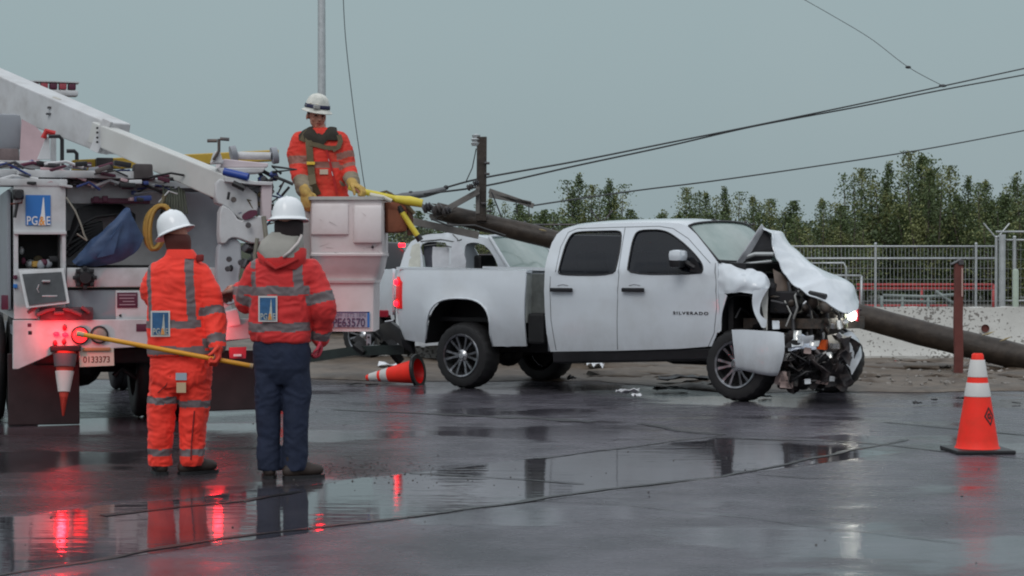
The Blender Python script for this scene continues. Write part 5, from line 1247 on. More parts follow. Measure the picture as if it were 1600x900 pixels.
# black work light with its handle
mb = MB(); c = u(28, 304, -.06); mb.box(c, (.10, .09, .09), bev=.02); mb.lathe([(0, 0), (.035, 0), (.04, .02), (.035, .05)], 14, Matrix.Translation(c + Vector((-.0, -.08, 0))) @ Matrix.Rotation(R(-90), 4, 'X')); mb.tube([u(27, 318, -.05), u(23, 340, -.05)], .014, 8); mb.obj('work_lamp', BLACK, bt, smooth='auto')
mb = MB(); mb.tube([u(16, 319, -.03), u(34, 317, -.03), u(36, 300, -.03)], .008, 6); mb.obj('lamp_bracket', REDST, bt)
for (x, y, m_) in ((24, 433, MAROON), (24, 447, BLUE), (46, 508, MAROON), (47, 520, BLACK)):
    mb = MB(); q = u(x, y, -.012); mb.box(q, (.035, .02, .035), bev=.006); mb.obj('marker', m_, bt)
ubox('side_latch', 2, 461, 13, 484, -.03, .02, MAROON)
# the left flank of the body (beyond the corner)
mb = MB(); mb.box((lc0 - .035, 1.9, (zc0 + zt) / 2 + .02), (.03, 3.6, zt - zc0 - .1), bev=.01); mb.obj('flank_panel', TRUCKG, bt)
# ledge, mid panels, warning placard
ubox('step_ledge', 104, 418, 360, 449, .02, .45, TRUCKW, .015)
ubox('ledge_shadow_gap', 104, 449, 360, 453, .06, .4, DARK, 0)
ubox('mid_panel', 104, 453, 184, 500, .05, .4, TRUCKG, .01)
ubox('placard_panel', 181, 453, 362, 500, .03, .4, TRUCKW, .008)
pl = ubox('warning_placard', 183, 457, 215, 481, .02, .03, MAROON, .002)
for k, (w_, dx) in enumerate(((.15, 0), (.13, -.005), (.10, .01), (.14, 0))):
    mb = MB(); q = u(199, 461 + k * 5, .018); mb.box(q + Vector((dx, 0, 0)), (w_, .003, .007)); mb.obj('placard_line', mat('placard_print', (.42, .30, .34), .5), pl)
ubox('small_placard', 213, 506, 229, 518, -.025, -.015, MAROON, .002)
mb = MB(); mb.ell(u(188, 493, .02), (.012, .01, .012), seg=10); mb.obj('rivet', PBLACK, bt)
# black socket plug
mb = MB(); c = u(132, 434, -.0); M = Matrix.Translation(c) @ Matrix.Rotation(R(90), 4, 'X')
mb.lathe([(0, .10), (.05, .10), (.06, .06), (.085, .05), (.09, -.02), (.07, -.06)], 12, M)
for k in range(8): mb.box(c + Vector((math.cos(k * .785) * .085, -.04, math.sin(k * .785) * .085)), (.035, .06, .035), bev=.006)
mb.obj('trailer_socket', BLACK, bt, smooth='auto')
# reel / winch box under the door
ubox('tool_tray', 62, 480, 146, 500, -.05, .1, mat('tray_maroon', (.12, .05, .06), .5, var=.4), .015)
mb = MB()
for k in range(7): q = u(50 + k * 14, 484 + (k % 2) * 5, -.07); mb.box(q, (.09, .05, .03), Euler((0, .2 * (k - 3), 0)).to_matrix(), bev=.008)
mb.obj('strap_pile', mat('strap_red', (.22, .05, .06), .6, var=.4), bt)
# rear apron / bumper with slanted lower left edge
ap = [(20, 500), (404, 498), (404, 528), (330, 534), (250, 540), (168, 545), (92, 549), (28, 577), (20, 577)]
mb = MB(); mb.prism([u(x, y, -.02) for x, y in ap], (0, .05, 0)); mb.obj('rear_apron', TRUCKW, bt, bevel=.006)
mb = MB(); mb.box((W_ / 2, 1.0, u(200, 500).z - .10), (W_ - .05, 2.0, .08)); mb.obj('deck', TRUCKG, bt)
mb = MB(); mb.box((W_ / 2, 2.3, u(200, 556).z + .02), (1.0, 3.4, .20)); mb.box((W_ / 2, .55, u(200, 560).z), (1.7, .12, .14), bev=.02); mb.obj('chassis', DARK, bt)
# lamps: red tail lamps (lit), clear reversing lamp, marker flashes
def round_lamp(name, px, py, r, m, rim=BLACK, y=-.03):
    c = u(px, py, y); M = Matrix.Translation(c) @ Matrix.Rotation(R(90), 4, 'X'); mb = MB(); mb.lathe([(r * 1.28, -.005), (r * 1.28, .016), (r * 1.06, .02), (r * 1.04, .0)], 28, M); o = mb.obj(name, rim, bt, smooth='auto')
    mb = MB(); mb.lathe([(0, .024), (r * .6, .021), (r * 1.04, .010)], 28, M); mb.obj('lamp_lens', m, o, smooth=True); return o
TAILR = mat('tail_lamp_lit', (.8, .02, .02), .25, emit=(1.0, .025, .03), estr=2.2)
round_lamp('tail_lamp', 125, 524, .062, TAILR); round_lamp('reversing_lamp', 155, 523, .062, mat('clear_round_lens', (.30, .26, .22), .15, var=.3))
for px, py in ((88, 522), (102, 523), (340, 520)):
    mb = MB(); mb.ell(u(px, py, -.035), (.028, .02, .022), seg=12); mb.obj('strobe_lamp', LAMPR, bt, smooth=True)
for px, py in ((101, 512), (100, 534), (86, 536)):
    mb = MB(); mb.ell(u(px, py, -.03), (.02, .01, .028), seg=10); mb.obj('marker_lamp', mat('marker_red', (.35, .01, .03), .3), bt, smooth=True)
# number plate
a = u(151, 559, -.02); pw, ph = .30, .152
mb = MB(); mb.box(a, (pw, .008, ph), Euler((0, R(-1.5), 0)).to_matrix(), bev=.003); po = mb.obj('number_plate', PLATE, bt)
mb = MB(); mb.box(a + Vector((0, .0, .075)), (.24, .05, .03), bev=.008); mb.obj('plate_light', mat('brass_bracket', (.35, .18, .08), .5), po)
text_obj('plate_number', '0133373', .078, facing(a + Vector((0, -.0055, -.018)), (1, 0, 0)), mat('plate_ink', (.16, .04, .03), .5), po, depth=.001, sx=.86, bold=.001)
# mud flaps and dual tyres, cone holder
FLAP = mat('mud_flap', (.030, .020, .022), .55, var=.3)
for x0, x1, yb, yy_ in ((12, 124, 662, .55), (322, 402, 640, .30)):
    a, b = u(x0, 560, yy_), u(x1, yb, yy_); zt_ = u(60, 552, yy_).z
    mb = MB(); mb.box(((a.x + b.x) / 2, yy_, (zt_ + b.z) / 2), (b.x - a.x, .02, zt_ - b.z), bev=.01); mb.crumple(.006, 3); mb.obj('mud_flap', FLAP, bt)
mb = MB(); a = u(250, 610, .34); mb.box((u(250, 610, .3).x, .34, a.z), (.02, .02, .02)); mb.b.free()
def dual(x, y0):
    for dx in (-.17, .17): wheel(bt, (x + dx, y0, .50), near_side=True, r=.50, w=.27, rim_r=.29, simple=True) if False else None
def truck_tyre(x, y0, r=.50, w=.27):
    M = Matrix.Translation((x, y0, r)) @ Matrix.Rotation(R(90), 4, 'Y'); h = w / 2; mb = MB(); n = 60; rs = []
    for rad_, hh in [(.28, -h + .03), (.30, -h), (r * .8, -h - .008), (r * .94, -h + .006), (r - .008, -h + .03), (r, -h + .06), (r - .014, -.035), (r, -.03), (r, .03), (r - .014, .035), (r, h - .06), (r - .008, h - .03), (r * .94, h - .006), (r * .8, h + .008), (.30, h), (.28, h - .03)]:
        rs.append([M @ Vector((rad_ * math.cos(k * 6.28318 / n), rad_ * math.sin(k * 6.28318 / n), hh)) for k in range(n)])
    mb.rings(rs, cap=False); o = mb.obj('wheel', RUBBER, bt, smooth='auto')
    mb = MB(); mb.lathe([(0, 0.0), (.28, 0.02), (.285, -h + .02)], 30, M); mb.obj('rim', DSTEEL, o, smooth='auto')
xl = u(-14, 640, 1.2).x
truck_tyre(xl - .02, 1.25); truck_tyre(xl + .29, 1.25)
xr_ = u(208, 640, 1.25).x + .13
truck_tyre(xr_, 1.25); truck_tyre(xr_ + .30, 1.25)
mb = MB(); mb.tube([(xl, 1.25, .5), (xr_, 1.25, .5)], .07, 10); mb.ell(((xl + xr_) / 2 + .1, 1.25, .5), (.2, .22, .2)); mb.obj('rear_axle', DARK, bt)
for yf in (5.2,):
    truck_tyre(xl + .15, yf); truck_tyre(xr_ + .2, yf)
mb = MB(); mb.tube([u(178, 588, .9), u(190, 575, .9), u(215, 592, .9), u(236, 585, .9)], .03, 7); mb.obj('drop_hose', DARK, bt, smooth='auto')
# cone hanging point-down under the apron
ca, cb = u(102, 548, -.02), u(104, 632, -.10)
Mh = (Vector((0, 0, 1)).rotation_difference((cb - ca).normalized())).to_matrix().to_4x4()
w_ = U.wor(ca)
hc = cone('orange and white traffic cone hanging point down below the bucket truck tail lamp', w_, Mh, h=.5, mark=False, base=False, r0=.094, r1=.024, bm=mat('shaded_cone', (.55, .05, .03), .5, var=.2))  # body colour darkened to carry the shade
hc.scale = (1, 1, .95)
mb = MB(); mb.lathe([(.104, .03), (.088, .15)], 30, Mh); mb.obj('collar', mat('shaded_grey', (.10, .10, .11), .6), hc, smooth=True)  # dark grey imitates shade on the cone's upper end
mb = MB(); mb.lathe([(.081, .19), (.051, .38)], 30, Mh); mb.obj('collar', CONEW, hc, smooth=True)
mb = MB(); mb.box(ca + Vector((0, 0, .02)), (.26, .12, .05), bev=.01); mb.obj('cone_holder', DARK, bt)
# centre of the tail: recess with hoses, tarp, rope, grey bin
mb = MB(); a, b = u(104, 420, .62), u(300, 296, .62); mb.box(((a.x + b.x) / 2, .62, (a.z + b.z) / 2 + .02), (b.x - a.x + .4, .03, b.z - a.z + .1)); mb.obj('recess_back', TRUCKW, bt)
ubox('recess_floor', 104, 414, 300, 420, .1, 1.0, DARK, 0)
mb = MB()
for k in range(9):
    o_ = k * .012; mb.tube([u(106 + k, 382 - k * 4, .25 + o_), u(122, 352 - k * 3, .25 + o_), u(150, 338 - k * 2.2, .3 + o_), u(188, 334 - k * 1.6, .35 + o_), u(210, 345 - k, .4 + o_)], .017, 7)
for k in range(5): mb.tube([u(106, 400 - k * 9, .35), u(130, 380 - k * 6, .4), u(160, 360 - k * 3, .4)], .02, 7)
mb.obj('hydraulic_hoses', BLACK, bt, smooth='auto')
mb = MB(); mb.tube([u(103, 308, -.03), u(118, 330, -.05), u(127, 352, -.06), u(131, 366, -.06), u(136, 376, -.06)], .008, 6); mb.tube([u(120, 365, -.06), u(136, 376, -.06)], .006, 6); mb.obj('dangling_cord', mat('pale_cord', (.25, .24, .2), .7), bt)
tarp = [[(196, 324, .05), (203, 326, .0), (208, 338, .0), (214, 352, .0), (224, 372, .0)], [(182, 340, -.02), (188, 348, -.07), (194, 360, -.07), (202, 376, -.06), (214, 394, .0)], [(160, 358, -.02), (162, 368, -.09), (168, 382, -.09), (176, 396, -.07), (192, 408, .0)], [(136, 378, .0), (138, 388, -.06), (144, 398, -.08), (152, 408, -.06), (160, 416, .0)], [(112, 408, .05), (116, 412, .0), (120, 415, .0), (126, 417, .0), (132, 418, .05)]]
def ugrid(rows, sub=5):
    global pt
    old = pt; pt = lambda px, py, y: u(px, py, y); r_ = gridpts(rows, sub); pt = old; return r_
w_ = U.wor(u(170, 400, 0))
o_t = thing('tarpaulin', 'folded blue canvas tarpaulin stuffed into the tail of the bucket truck', 'tarpaulin', w_, UA)
mb = MB(); gr = ugrid(tarp, 6); off = u(170, 400, 0); gr = [[p - off for p in r_] for r_ in gr]; mb.grid(gr); mb.crumple(.022, 4.5, 3, .008, 14); mb.obj('cloth', BLUEC, o_t, smooth=True, solid=.05)
mb = MB(); gr = ugrid([[(176, 370, -.10), (192, 348, -.09)], [(150, 402, -.10), (178, 398, -.10)]], 5); mb.grid([[p - off for p in r_] for r_ in gr]); mb.crumple(.012, 8); mb.obj('fold', BLUEC, o_t, smooth=True, solid=.02)
# yellow rope coil
q0 = u(246, 352, -.02); rp_ = thing('rope_coil', 'coil of dirty yellow rope hanging behind the leaning helmet', 'rope', U.wor(q0), UA)
for k in range(7):
    mb = MB(); pts = []
    for j in range(26):
        a = j / 26 * 6.28318; pts.append(Vector(((.075 + .012 * k * .4) * math.cos(a) * (1 + .25 * math.sin(a)) + .015 * math.sin(k * 2) + .10 * math.sin(a) * .35, .015 * (k - 3) + .01 * math.cos(3 * a), (.19 + .01 * math.sin(k)) * math.sin(a) - .02)))
    mb.tube(pts, .015, 6, closed=True); mb.obj('rope_turn', ROPE, rp_, smooth=True)
mb = MB(); mb.tube([(0.03, 0, .17), (.05, .02, .22), (.07, .03, .27)], .02, 6); mb.obj('rope_tie', OLIVE, rp_)
mb = MB()
for k in range(9):
    x = 255 + k * 4; mb.tube([u(x, 292 + (k % 3) * 3, .12), u(x + 2, 312, .08), u(x - 3 + k, 334 + (k % 2) * 8, .06)], .011, 6)
mb.obj('hanging_slings', mat('olive_sling', (.10, .11, .085), .8, var=.4), bt, smooth='auto')
# grey cabinet to the right of the rope
ubox('grey_cabinet', 272, 300, 346, 500, .25, 1.2, TRUCKG, .03)
ubox('grey_cabinet_top', 276, 294, 330, 300, .27, 1.1, DSTEEL, .005)
# clutter on the top shelf
ubox('top_shelf', -20, 268, 240, 276, .1, 1.2, TRUCKW, .01)
ubox('top_rail', -30, 252, 96, 262, .2, .3, TRUCKW, .01)
ubox('shelf_lip', 0, 280, 105, 290, -.01, .3, TRUCKW, .01)
ubox('tool_board', 104, 288, 258, 318, .35, .5, TRUCKW, .01)
mb = MB(); a, b = u(142, 316, .3), u(234, 312, .3); mb.box((a + b) / 2, (b.x - a.x, .06, .05), bev=.01); mb.box(u(150, 312, .28), (.05, .06, .06), bev=.01); mb.box(u(164, 311, .28), (.05, .06, .06), bev=.01); mb.obj('hot_line_clamp', MAROON, bt)
ubox('dark_speaker_box', 210, 256, 239, 279, .05, .25, mat('brown_black_box', (.06, .05, .05), .6, var=.3), .02)
rnd = random.Random(31)
CLM = [TRUCKW, DSTEEL, BLACK, MAROON, TRUCKG, mat('navy_fitting', (.03, .05, .18), .4), mat('pinkish_fitting', (.5, .34, .36), .5)]
for k in range(95):
    x = rnd.uniform(0, 268); y = rnd.uniform(256, 296) if x < 200 else rnd.uniform(272, 312); d = rnd.uniform(-.02, .35); c = u(x, y, d); mb = MB()
    if k % 2: mb.box(c, (rnd.uniform(.04, .16), .07, rnd.uniform(.02, .05)), Euler((0, rnd.gauss(0, .15), rnd.gauss(0, .3))).to_matrix(), bev=.008)
    else: mb.tube([c + Vector((-rnd.uniform(.05, .2), 0, rnd.gauss(0, .02))), c + Vector((0, -.01, .03)), c + Vector((rnd.uniform(.05, .25), 0, rnd.gauss(0, .03)))], rnd.uniform(.007, .016), 6)
    mb.obj('stowed_gear', CLM[k % len(CLM)], bt, smooth='auto')
# turret and a plate on the left with pink light put into its colour, black bent handles, red hook, outrigger bracket
ubox('turret', -60, 178, 33, 232, .9, 1.7, TRUCKG, .04)
ubox('turret_base', -40, 232, 30, 256, .8, 1.6, mat('turret_brown', (.16, .12, .12), .5, var=.4), .02)
mb = MB(); mb.prism([u(30, 258, .8), u(34, 186, .8), u(56, 198, .8), u(74, 216, .8), u(66, 232, .8), u(60, 258, .8)], (0, .06, 0)); mb.obj('side_plate', mat('pink_lit_plate', (.52, .38, .40), .45, var=.1), bt)
mb = MB(); mb.prism([u(58, 249, .3), u(72, 214, .3), u(77, 214, .3), u(79, 249, .3)], (0, .05, 0)); mb.obj('boom_rest_bracket', TRUCKW, bt, bevel=.004)
mb = MB(); mb.tube([u(68, 216, .3), u(72, 205, .3), u(86, 209, .3)], .028, 7); mb.obj('safety_hook', mat('hook_red', (.5, .03, .03), .4), bt, smooth='auto')
for pts in (((76, 213), (93, 213), (97, 218), (97, 262)), ((104, 236), (116, 236), (120, 240), (120, 250))):
    mb = MB(); mb.tube([u(*p, .25) for p in pts], .018, 8); mb.obj('bent_handle', BLACK, bt, smooth='auto')
# yellow stowed arm behind
mb = MB(); a, b = u(112, 259, 2.2), u(434, 243, 1.6)
mb.rings([[p + Vector((0, dy, dz)) for dy, dz in ((-.06, .055), (.06, .055), (.06, -.055), (-.06, -.055))] for p in (a, b)]); mb.obj('stowed_jib', mat('mustard_jib', (.50, .33, .04), .45, var=.15), bt, bevel=.01)
mb = MB(); q = u(163, 258, 2.0); mb.box(q, (.16, .16, .14), bev=.01); mb.obj('jib_clamp', mat('brown_black_box', (.06, .05, .05), .6), bt)
# warning light bar, behind the boom
q = P(83, 139, 19.5); ql = U.loc(q)
mb = MB(); mb.box(ql + Vector((0, 0, -.045)), (.50, .2, .06), bev=.02); lb = mb.obj('light_bar', TRUCKW, bt, smooth='auto')
for k in range(5):
    mb = MB(); mb.box(ql + Vector((-.19 + k * .095, 0, .025)), (.075, .18, .07), bev=.015); mb.obj('light_bar_lens', (MAROON, mat('red_lens_soft', (.35, .06, .08), .3))[k % 2], lb, smooth='auto')
mb = MB(); mb.box(ql + Vector((0, 0, .068)), (.52, .2, .012)); mb.tube([ql + Vector((0, 0, -.9)), ql], .03, 8); mb.obj('light_bar_top', TRUCKW, lb)

# ---- boom
def beam(name, A, B, hA, hB, wA, wB, m, bev=.012):
    """A, B world centre points of the near side face; heights along the upright normal, widths away from the camera"""
    A, B = U.loc(A), U.loc(B); d = (B - A).normalized(); side_ = d.cross(Vector((0, 0, 1))).normalized()
    if side_.y < 0: side_ = -side_
    upn = side_.cross(d).normalized()
    if upn.z < 0: upn = -upn
    mb = MB(); mb.rings([[p + upn * h / 2, p + upn * h / 2 + side_ * w, p - upn * h / 2 + side_ * w, p - upn * h / 2] for p, h, w in ((A, hA, wA), (B, hB, wB))])
    return mb.obj(name, m, bt, bevel=bev), upn, side_, d
YA, YM, YB = 19.2, 17.2, 16.28
A0 = P(-90, 114, YA); M0 = P(164, 216, YM)
beam('outer_boom', P(-90, 112, 19.3), M0, .40, .30, .30, .26, TRUCKW)
M1, B1 = P(140, 206, YM + .06), P(352, 296, YB)
ob, upn, sd, dr = beam('inner_boom', M1, B1, .20, .235, .16, .17, mat('boom_cream', (.56, .57, .55), .4, var=.06, dirt=(.3, .28, .25), dirt_amt=.4))
beam('boom_sleeve', P(150, 209, YM - .02), P(163, 215, YM - .03), .315, .315, .28, .28, TRUCKW, .004)
beam('boom_weld_band', P(76, 180, 17.95), P(86, 184, 17.88), .375, .37, .05, .05, mat('boom_tan', (.42, .40, .35), .5))
for py in (200, 207, 215, 222):
    mb = MB(); mb.ell(U.loc(P(152, py, YM - .06)), (.012, .012, .012), seg=8); mb.obj('boom_bolt', BLACK, bt)
beam('boom_stripe', P(333, 289, YB + .12), P(337, 291, YB + .10), .246, .247, .19, .19, MAROON, .002)
for px, py in ((256, 255), (78, 168), (76, 178)):
    mb = MB(); mb.box(U.loc(P(px, py, 16.85 if px > 100 else 17.85)), (.05, .03, .02), bev=.004); mb.obj('boom_bolt', DSTEEL, bt)
# ---- platform mount, control console and elbow castings to the left of the bucket
YK = 16.27
def k_(px, py, dy=0.0): return U.loc(P(px, py, YK + dy))
def plate(name, pts, th, m, dy=0.0, bev=.012):
    mb = MB(); mb.prism([k_(x, y, dy) for x, y in pts], (0, th, 0)); return mb.obj(name, m, bt, bevel=bev, smooth='auto')
plate('boom_tip_casting', rounded([(338, 278), (362, 284), (384, 290), (402, 300), (404, 330), (390, 350), (368, 338), (352, 322), (336, 316)], 1), .2, TRUCKW)
plate('mount_arm', rounded([(344, 318), (362, 328), (374, 346), (392, 340), (414, 336), (418, 352), (414, 378), (396, 382), (372, 372), (360, 372), (352, 382), (342, 380)], 1), .16, TRUCKW, -.06)
plate('mount_column', rounded([(342, 372), (376, 372), (378, 410), (372, 440), (380, 470), (350, 480), (338, 440)], 1), .14, mat('castings_grey', (.40, .42, .45), .4, var=.1), -.02)
plate('mount_opening', rounded([(378, 336), (390, 328), (402, 328), (402, 336), (390, 342), (380, 344)], 1), .02, MAROON, -.08, 0)
plate('console_back', [(366, 288), (412, 284), (414, 336), (374, 338)], .1, TRUCKG, .05)
plate('console_frame', [(408, 282), (426, 285), (424, 345), (410, 345)], .12, mat('console_pink', (.58, .50, .52), .4, var=.08), -.05)
plate('console_cap', [(352, 276), (400, 283), (428, 284), (424, 290), (398, 289), (352, 284)], .24, TRUCKW, -.08, .006)
mb = MB(); mb.tube([k_(364, 286, -.1), k_(382, 295, -.1)], .026, 8); mb.tube([k_(358, 300, -.06), k_(356, 312, -.06)], .012, 6); mb.obj('grip', BLACK, bt, smooth='auto')
for x, y in ((365, 312), (388, 352), (356, 420), (376, 410), (358, 405)):
    mb = MB(); mb.lathe([(0, .03), (.02, .03), (.026, .0)], 12, Matrix.Translation(k_(x, y, -.1)) @ Matrix.Rotation(R(90), 4, 'X')); mb.obj('pivot_bolt', DSTEEL, bt, smooth='auto')
mb = MB(); mb.ell(k_(361, 419, -.09), (.02, .012, .03)); mb.obj('bolt_hole', PBLACK, bt)
plate('winch_bed', [(350, 248), (420, 255), (418, 262), (344, 262)], .35, mat('console_pink', (.58, .50, .52), .4), .1, .01)
plate('winch_frame', [(340, 262), (416, 262), (410, 270), (346, 272)], .3, TRUCKW, .05, .01)
mb = MB(); mb.tube([k_(350, 268, -.05), k_(388, 277, -.08)], .035, 12); mb.obj('blue_cylinder', mat('blue_paint', (.02, .06, .30), .35), bt, smooth='auto')
for x0, x1, y in ((362, 366, 241), (424, 432, 243)):
    mb = MB(); mb.lathe([(0, -.02), (.075, -.02), (.075, .03), (0, .03)], 20, Matrix.Translation(k_((x0 + x1) / 2, y, .2)) @ Matrix.Rotation(R(80), 4, 'Y')); mb.obj('winch_flange', TRUCKG, bt, smooth='auto')
mb = MB(); mb.tube([k_(368, 243, .2), k_(424, 244, .2)], .035, 12); mb.obj('winch_drum', TRUCKW, bt, smooth='auto')
mb = MB(); mb.tube([k_(333, 250, 0), k_(342, 236, 0), k_(342, 217, 0)], .014, 7); mb.tube([k_(324, 220, 0), k_(339, 220, 0)], .016, 7); mb.tube([k_(344, 217, 0), k_(358, 218, 0)], .016, 7); mb.obj('control_levers', DSTEEL, bt, smooth='auto')
plate('lever_housing', [(330, 256), (336, 236), (344, 236), (350, 256)], .1, TRUCKW, .02)
rnd = random.Random(41)
for k in range(26):
    c = k_(rnd.uniform(398, 440), rnd.uniform(268, 330), rnd.uniform(-.05, .2)); mb = MB()
    if k % 3 == 0: mb.box(c, (.07, .06, .05), Euler((rnd.random(), rnd.random(), rnd.random())).to_matrix(), bev=.01)
    else: mb.tube([c, c + Vector((rnd.gauss(0, .09), rnd.gauss(0, .04), rnd.gauss(0, .07))), c + Vector((rnd.gauss(0, .07), 0, rnd.gauss(0, .08))), c + Vector((rnd.gauss(-.03, .07), 0, rnd.gauss(-.06, .08)))], rnd.choice((.008, .012, .018)), 6)
    mb.obj('control_hose', [BLACK, mat('navy_fitting', (.03, .05, .18), .4), DSTEEL, OLIVE][k % 4], bt, smooth='auto')
mb = MB(); mb.tube([k_(428, 276, 0), k_(444, 282, 0), k_(458, 288, 0)], .014, 7); mb.tube([k_(440, 306, 0), k_(452, 292, 0)], .012, 7); mb.obj('control_handle', BLACK, bt, smooth='auto')
mb = MB()
for k in range(10):
    c = k_(rnd.uniform(384, 410), rnd.uniform(376, 420), .02); mb.box(c, (.08, .06, .07), Euler((rnd.random(), rnd.random(), rnd.random())).to_matrix(), bev=.01)
mb.crumple(.01, 8); mb.obj('valve_block', DSTEEL, bt, smooth='auto')
mb = MB(); mb.tube([k_(412, 338, -.1), k_(416, 372, -.12), k_(408, 400, -.1), k_(400, 430, -.05)], .022, 7); mb.tube([k_(402, 372, -.1), k_(398, 400, -.1), k_(402, 440, -.08)], .018, 7); mb.obj('hydraulic_lines', mat('tan_hose', (.22, .21, .17), .6, var=.2), bt, smooth='auto')
plate('step_bracket', [(352, 512), (384, 510), (398, 528), (352, 534)], .1, mat('console_pink', (.58, .50, .52), .4), .5)
plate('white_fairing', [(350, 486), (372, 482), (378, 508), (356, 512)], .1, TRUCKW, .4)
rs_ = plate('red_reflector_sign', [(358, 543), (385, 542), (384, 560), (359, 560)], .02, mat('reflector_red', (.40, .03, .05), .4), .35, 0)
mb = MB(); mb.box(k_(371, 555, .33), (.07, .01, .02)); mb.obj('sign_mark', PWHITE, rs_)
# lamp behind the second worker
mb = MB(); mb.ell(k_(499, 503, -.05), (.035, .03, .045), seg=12); mb.obj('strobe_lamp', LAMPR, bt, smooth=True)
mb = MB(); mb.box(k_(492, 504, .0), (.12, .1, .14), bev=.02); mb.tube([k_(400, 512, .3), k_(492, 508, .0)], .04, 8); mb.obj('lamp_arm', TRUCKG, bt)
mb = MB(); mb.tube([k_(362, 462, .1), k_(420, 456, .2), k_(500, 448, .25)], .07, 12); mb.box(k_(470, 470, .12), (.3, .3, .42), bev=.03); mb.obj('mount_base', TRUCKG, bt)
# ---- bucket
YB_ = 16.55
def b_pt(px, py, dy=0.0): return U.loc(P(px, py, YB_ + dy))
def brings(levels, d, name, m, **kw):
    """levels: (px0, px1, py, front dy): closed box sections"""
    mb = MB(); rs = []
    for x0, x1, y, f in levels:
        a, b = b_pt(x0, y, f), b_pt(x1, y, f); back_ = Vector((0, d, 0))
        def arc(c, e1, e2, r=.05): return [c + e1 * r, c + (e1 + e2) * r * .29, c + e2 * r]
        xh = (b - a).normalized(); yh = Vector((-xh.y, xh.x, 0)); c1, c2, c3, c4 = a, b, b + yh * d, a + yh * d
        rs.append(arc(c1, yh, xh) + arc(c2, -xh, yh) + arc(c3, -yh, -xh) + arc(c4, xh, -yh))
    mb.rings(rs); return mb.obj(name, m, bt, smooth='auto', **kw)
bk = brings([(485, 598, 311, 0), (484, 599, 330, 0), (484, 599, 396, 0), (486, 598, 402, .01), (487, 593, 426, .12), (488, 588, 438, .16), (488, 586, 444, .16), (488, 585, 518, .16)], .66, 'bucket', BUCKW)
brings([(481, 600, 307, -.03), (481, 600, 312, -.03)], .72, 'bucket_rim', mat('rim_grey', (.48, .48, .45), .4, dirt=(.2, .2, .16), dirt_amt=.6, dscale=8))
brings([(484, 546, 366, -.030), (484, 546, 362, -.034), (485, 546, 322, -.034), (485, 546, 318, -.02)], .1, 'bucket_panel', BUCKW)
brings([(551, 597, 379, -.045), (551, 598, 374, -.055), (551, 598, 325, -.055), (552, 598, 321, -.04)], .1, 'bucket_panel', BUCKW)
brings([(484, 600, 400, -.012), (484, 600, 397, -.016), (484, 600, 395, 0)], .67, 'bucket_belt', BUCKW)
brings([(488, 588, 442, .13), (488, 588, 438, .12)], .67, 'bucket_step', BUCKW)
brings([(452, 487, 318, .1), (450, 487, 345, .1), (452, 487, 420, .12), (458, 490, 470, .14)], .5, 'bucket_liner', mat('liner_grey_white', (.45, .44, .43), .5, var=.1))
mb = MB(); mb.ell(b_pt(582, 386, -.02), (.013, .012, .013)); mb.obj('bucket_bolt', PBLACK, bt)
a = b_pt(547, 499, .062); mb = MB(); e = (b_pt(577, 499, .06) - b_pt(517, 499, .06)); mb.prism([b_pt(517, 511.5, .146), b_pt(577, 511.5, .146), b_pt(577, 487, .146), b_pt(517, 487, .146)], (0, .006, 0)); np_ = mb.obj('unit_plate', mat('unit_plate_grey', (.36, .38, .46), .45), bt)
mb = MB(); mb.prism([b_pt(574, 511.5, .142), b_pt(577.5, 511.5, .142), b_pt(577.5, 487, .142), b_pt(574, 487, .142)], (0, .006, 0)); mb.obj('plate_border', BLUE, np_)
mb = MB(); mb.prism([b_pt(517, 488.6, .142), b_pt(577, 488.6, .142), b_pt(577, 487, .142), b_pt(517, 487, .142)], (0, .006, 0)); mb.obj('plate_border', mat('navy_line', (.06, .06, .15), .5), np_)
INK = mat('unit_ink', (.08, .06, .12), .5)
text_obj('unit_number', 'PE63570', .105, facing(b_pt(545, 504.5, .14), e), INK, np_, depth=.001, sx=.80, bold=.002)
text_obj('unit_caption', 'IDPF 15T2 1870', .05, facing(b_pt(546, 492.5, .14), e), mat('unit_ink_light', (.2, .2, .3), .5), np_, depth=.001, sx=.9)
mb = MB(); mb.box(b_pt(576, 531, .1), (.04, .02, .10), bev=.004); mb.obj('bucket_bracket', TRUCKG, bt)
for y in (527, 538):
    mb = MB(); mb.ell(b_pt(576, y, .07), (.011, .01, .011)); mb.obj('bucket_bolt', PBLACK, bt)
# brown canvas tool bag on the bucket side
q = b_pt(616, 340, .25); tb = thing('tool_bag', 'brown canvas tool bag strapped to the right side of the bucket', 'tool bag', U.wor(q), UA)
mb = MB(); mb.box((0, 0, 0), (.19, .24, .27), bev=.03); mb.crumple(.012, 6); mb.obj('bag', LEATH, tb, smooth='auto')
mb = MB(); mb.tube([(.06, -.1, .14), (.12, -.1, .05), (.13, -.08, -.16)], .03, 7); mb.obj('strap', mat('strap_brown', (.10, .045, .03), .8), tb, smooth='auto')
mb = MB(); mb.box((-.0, -.1, .10), (.17, .06, .07), Euler((0, .1, 0)).to_matrix(), bev=.02); mb.obj('flap', LEATH, tb, smooth='auto')
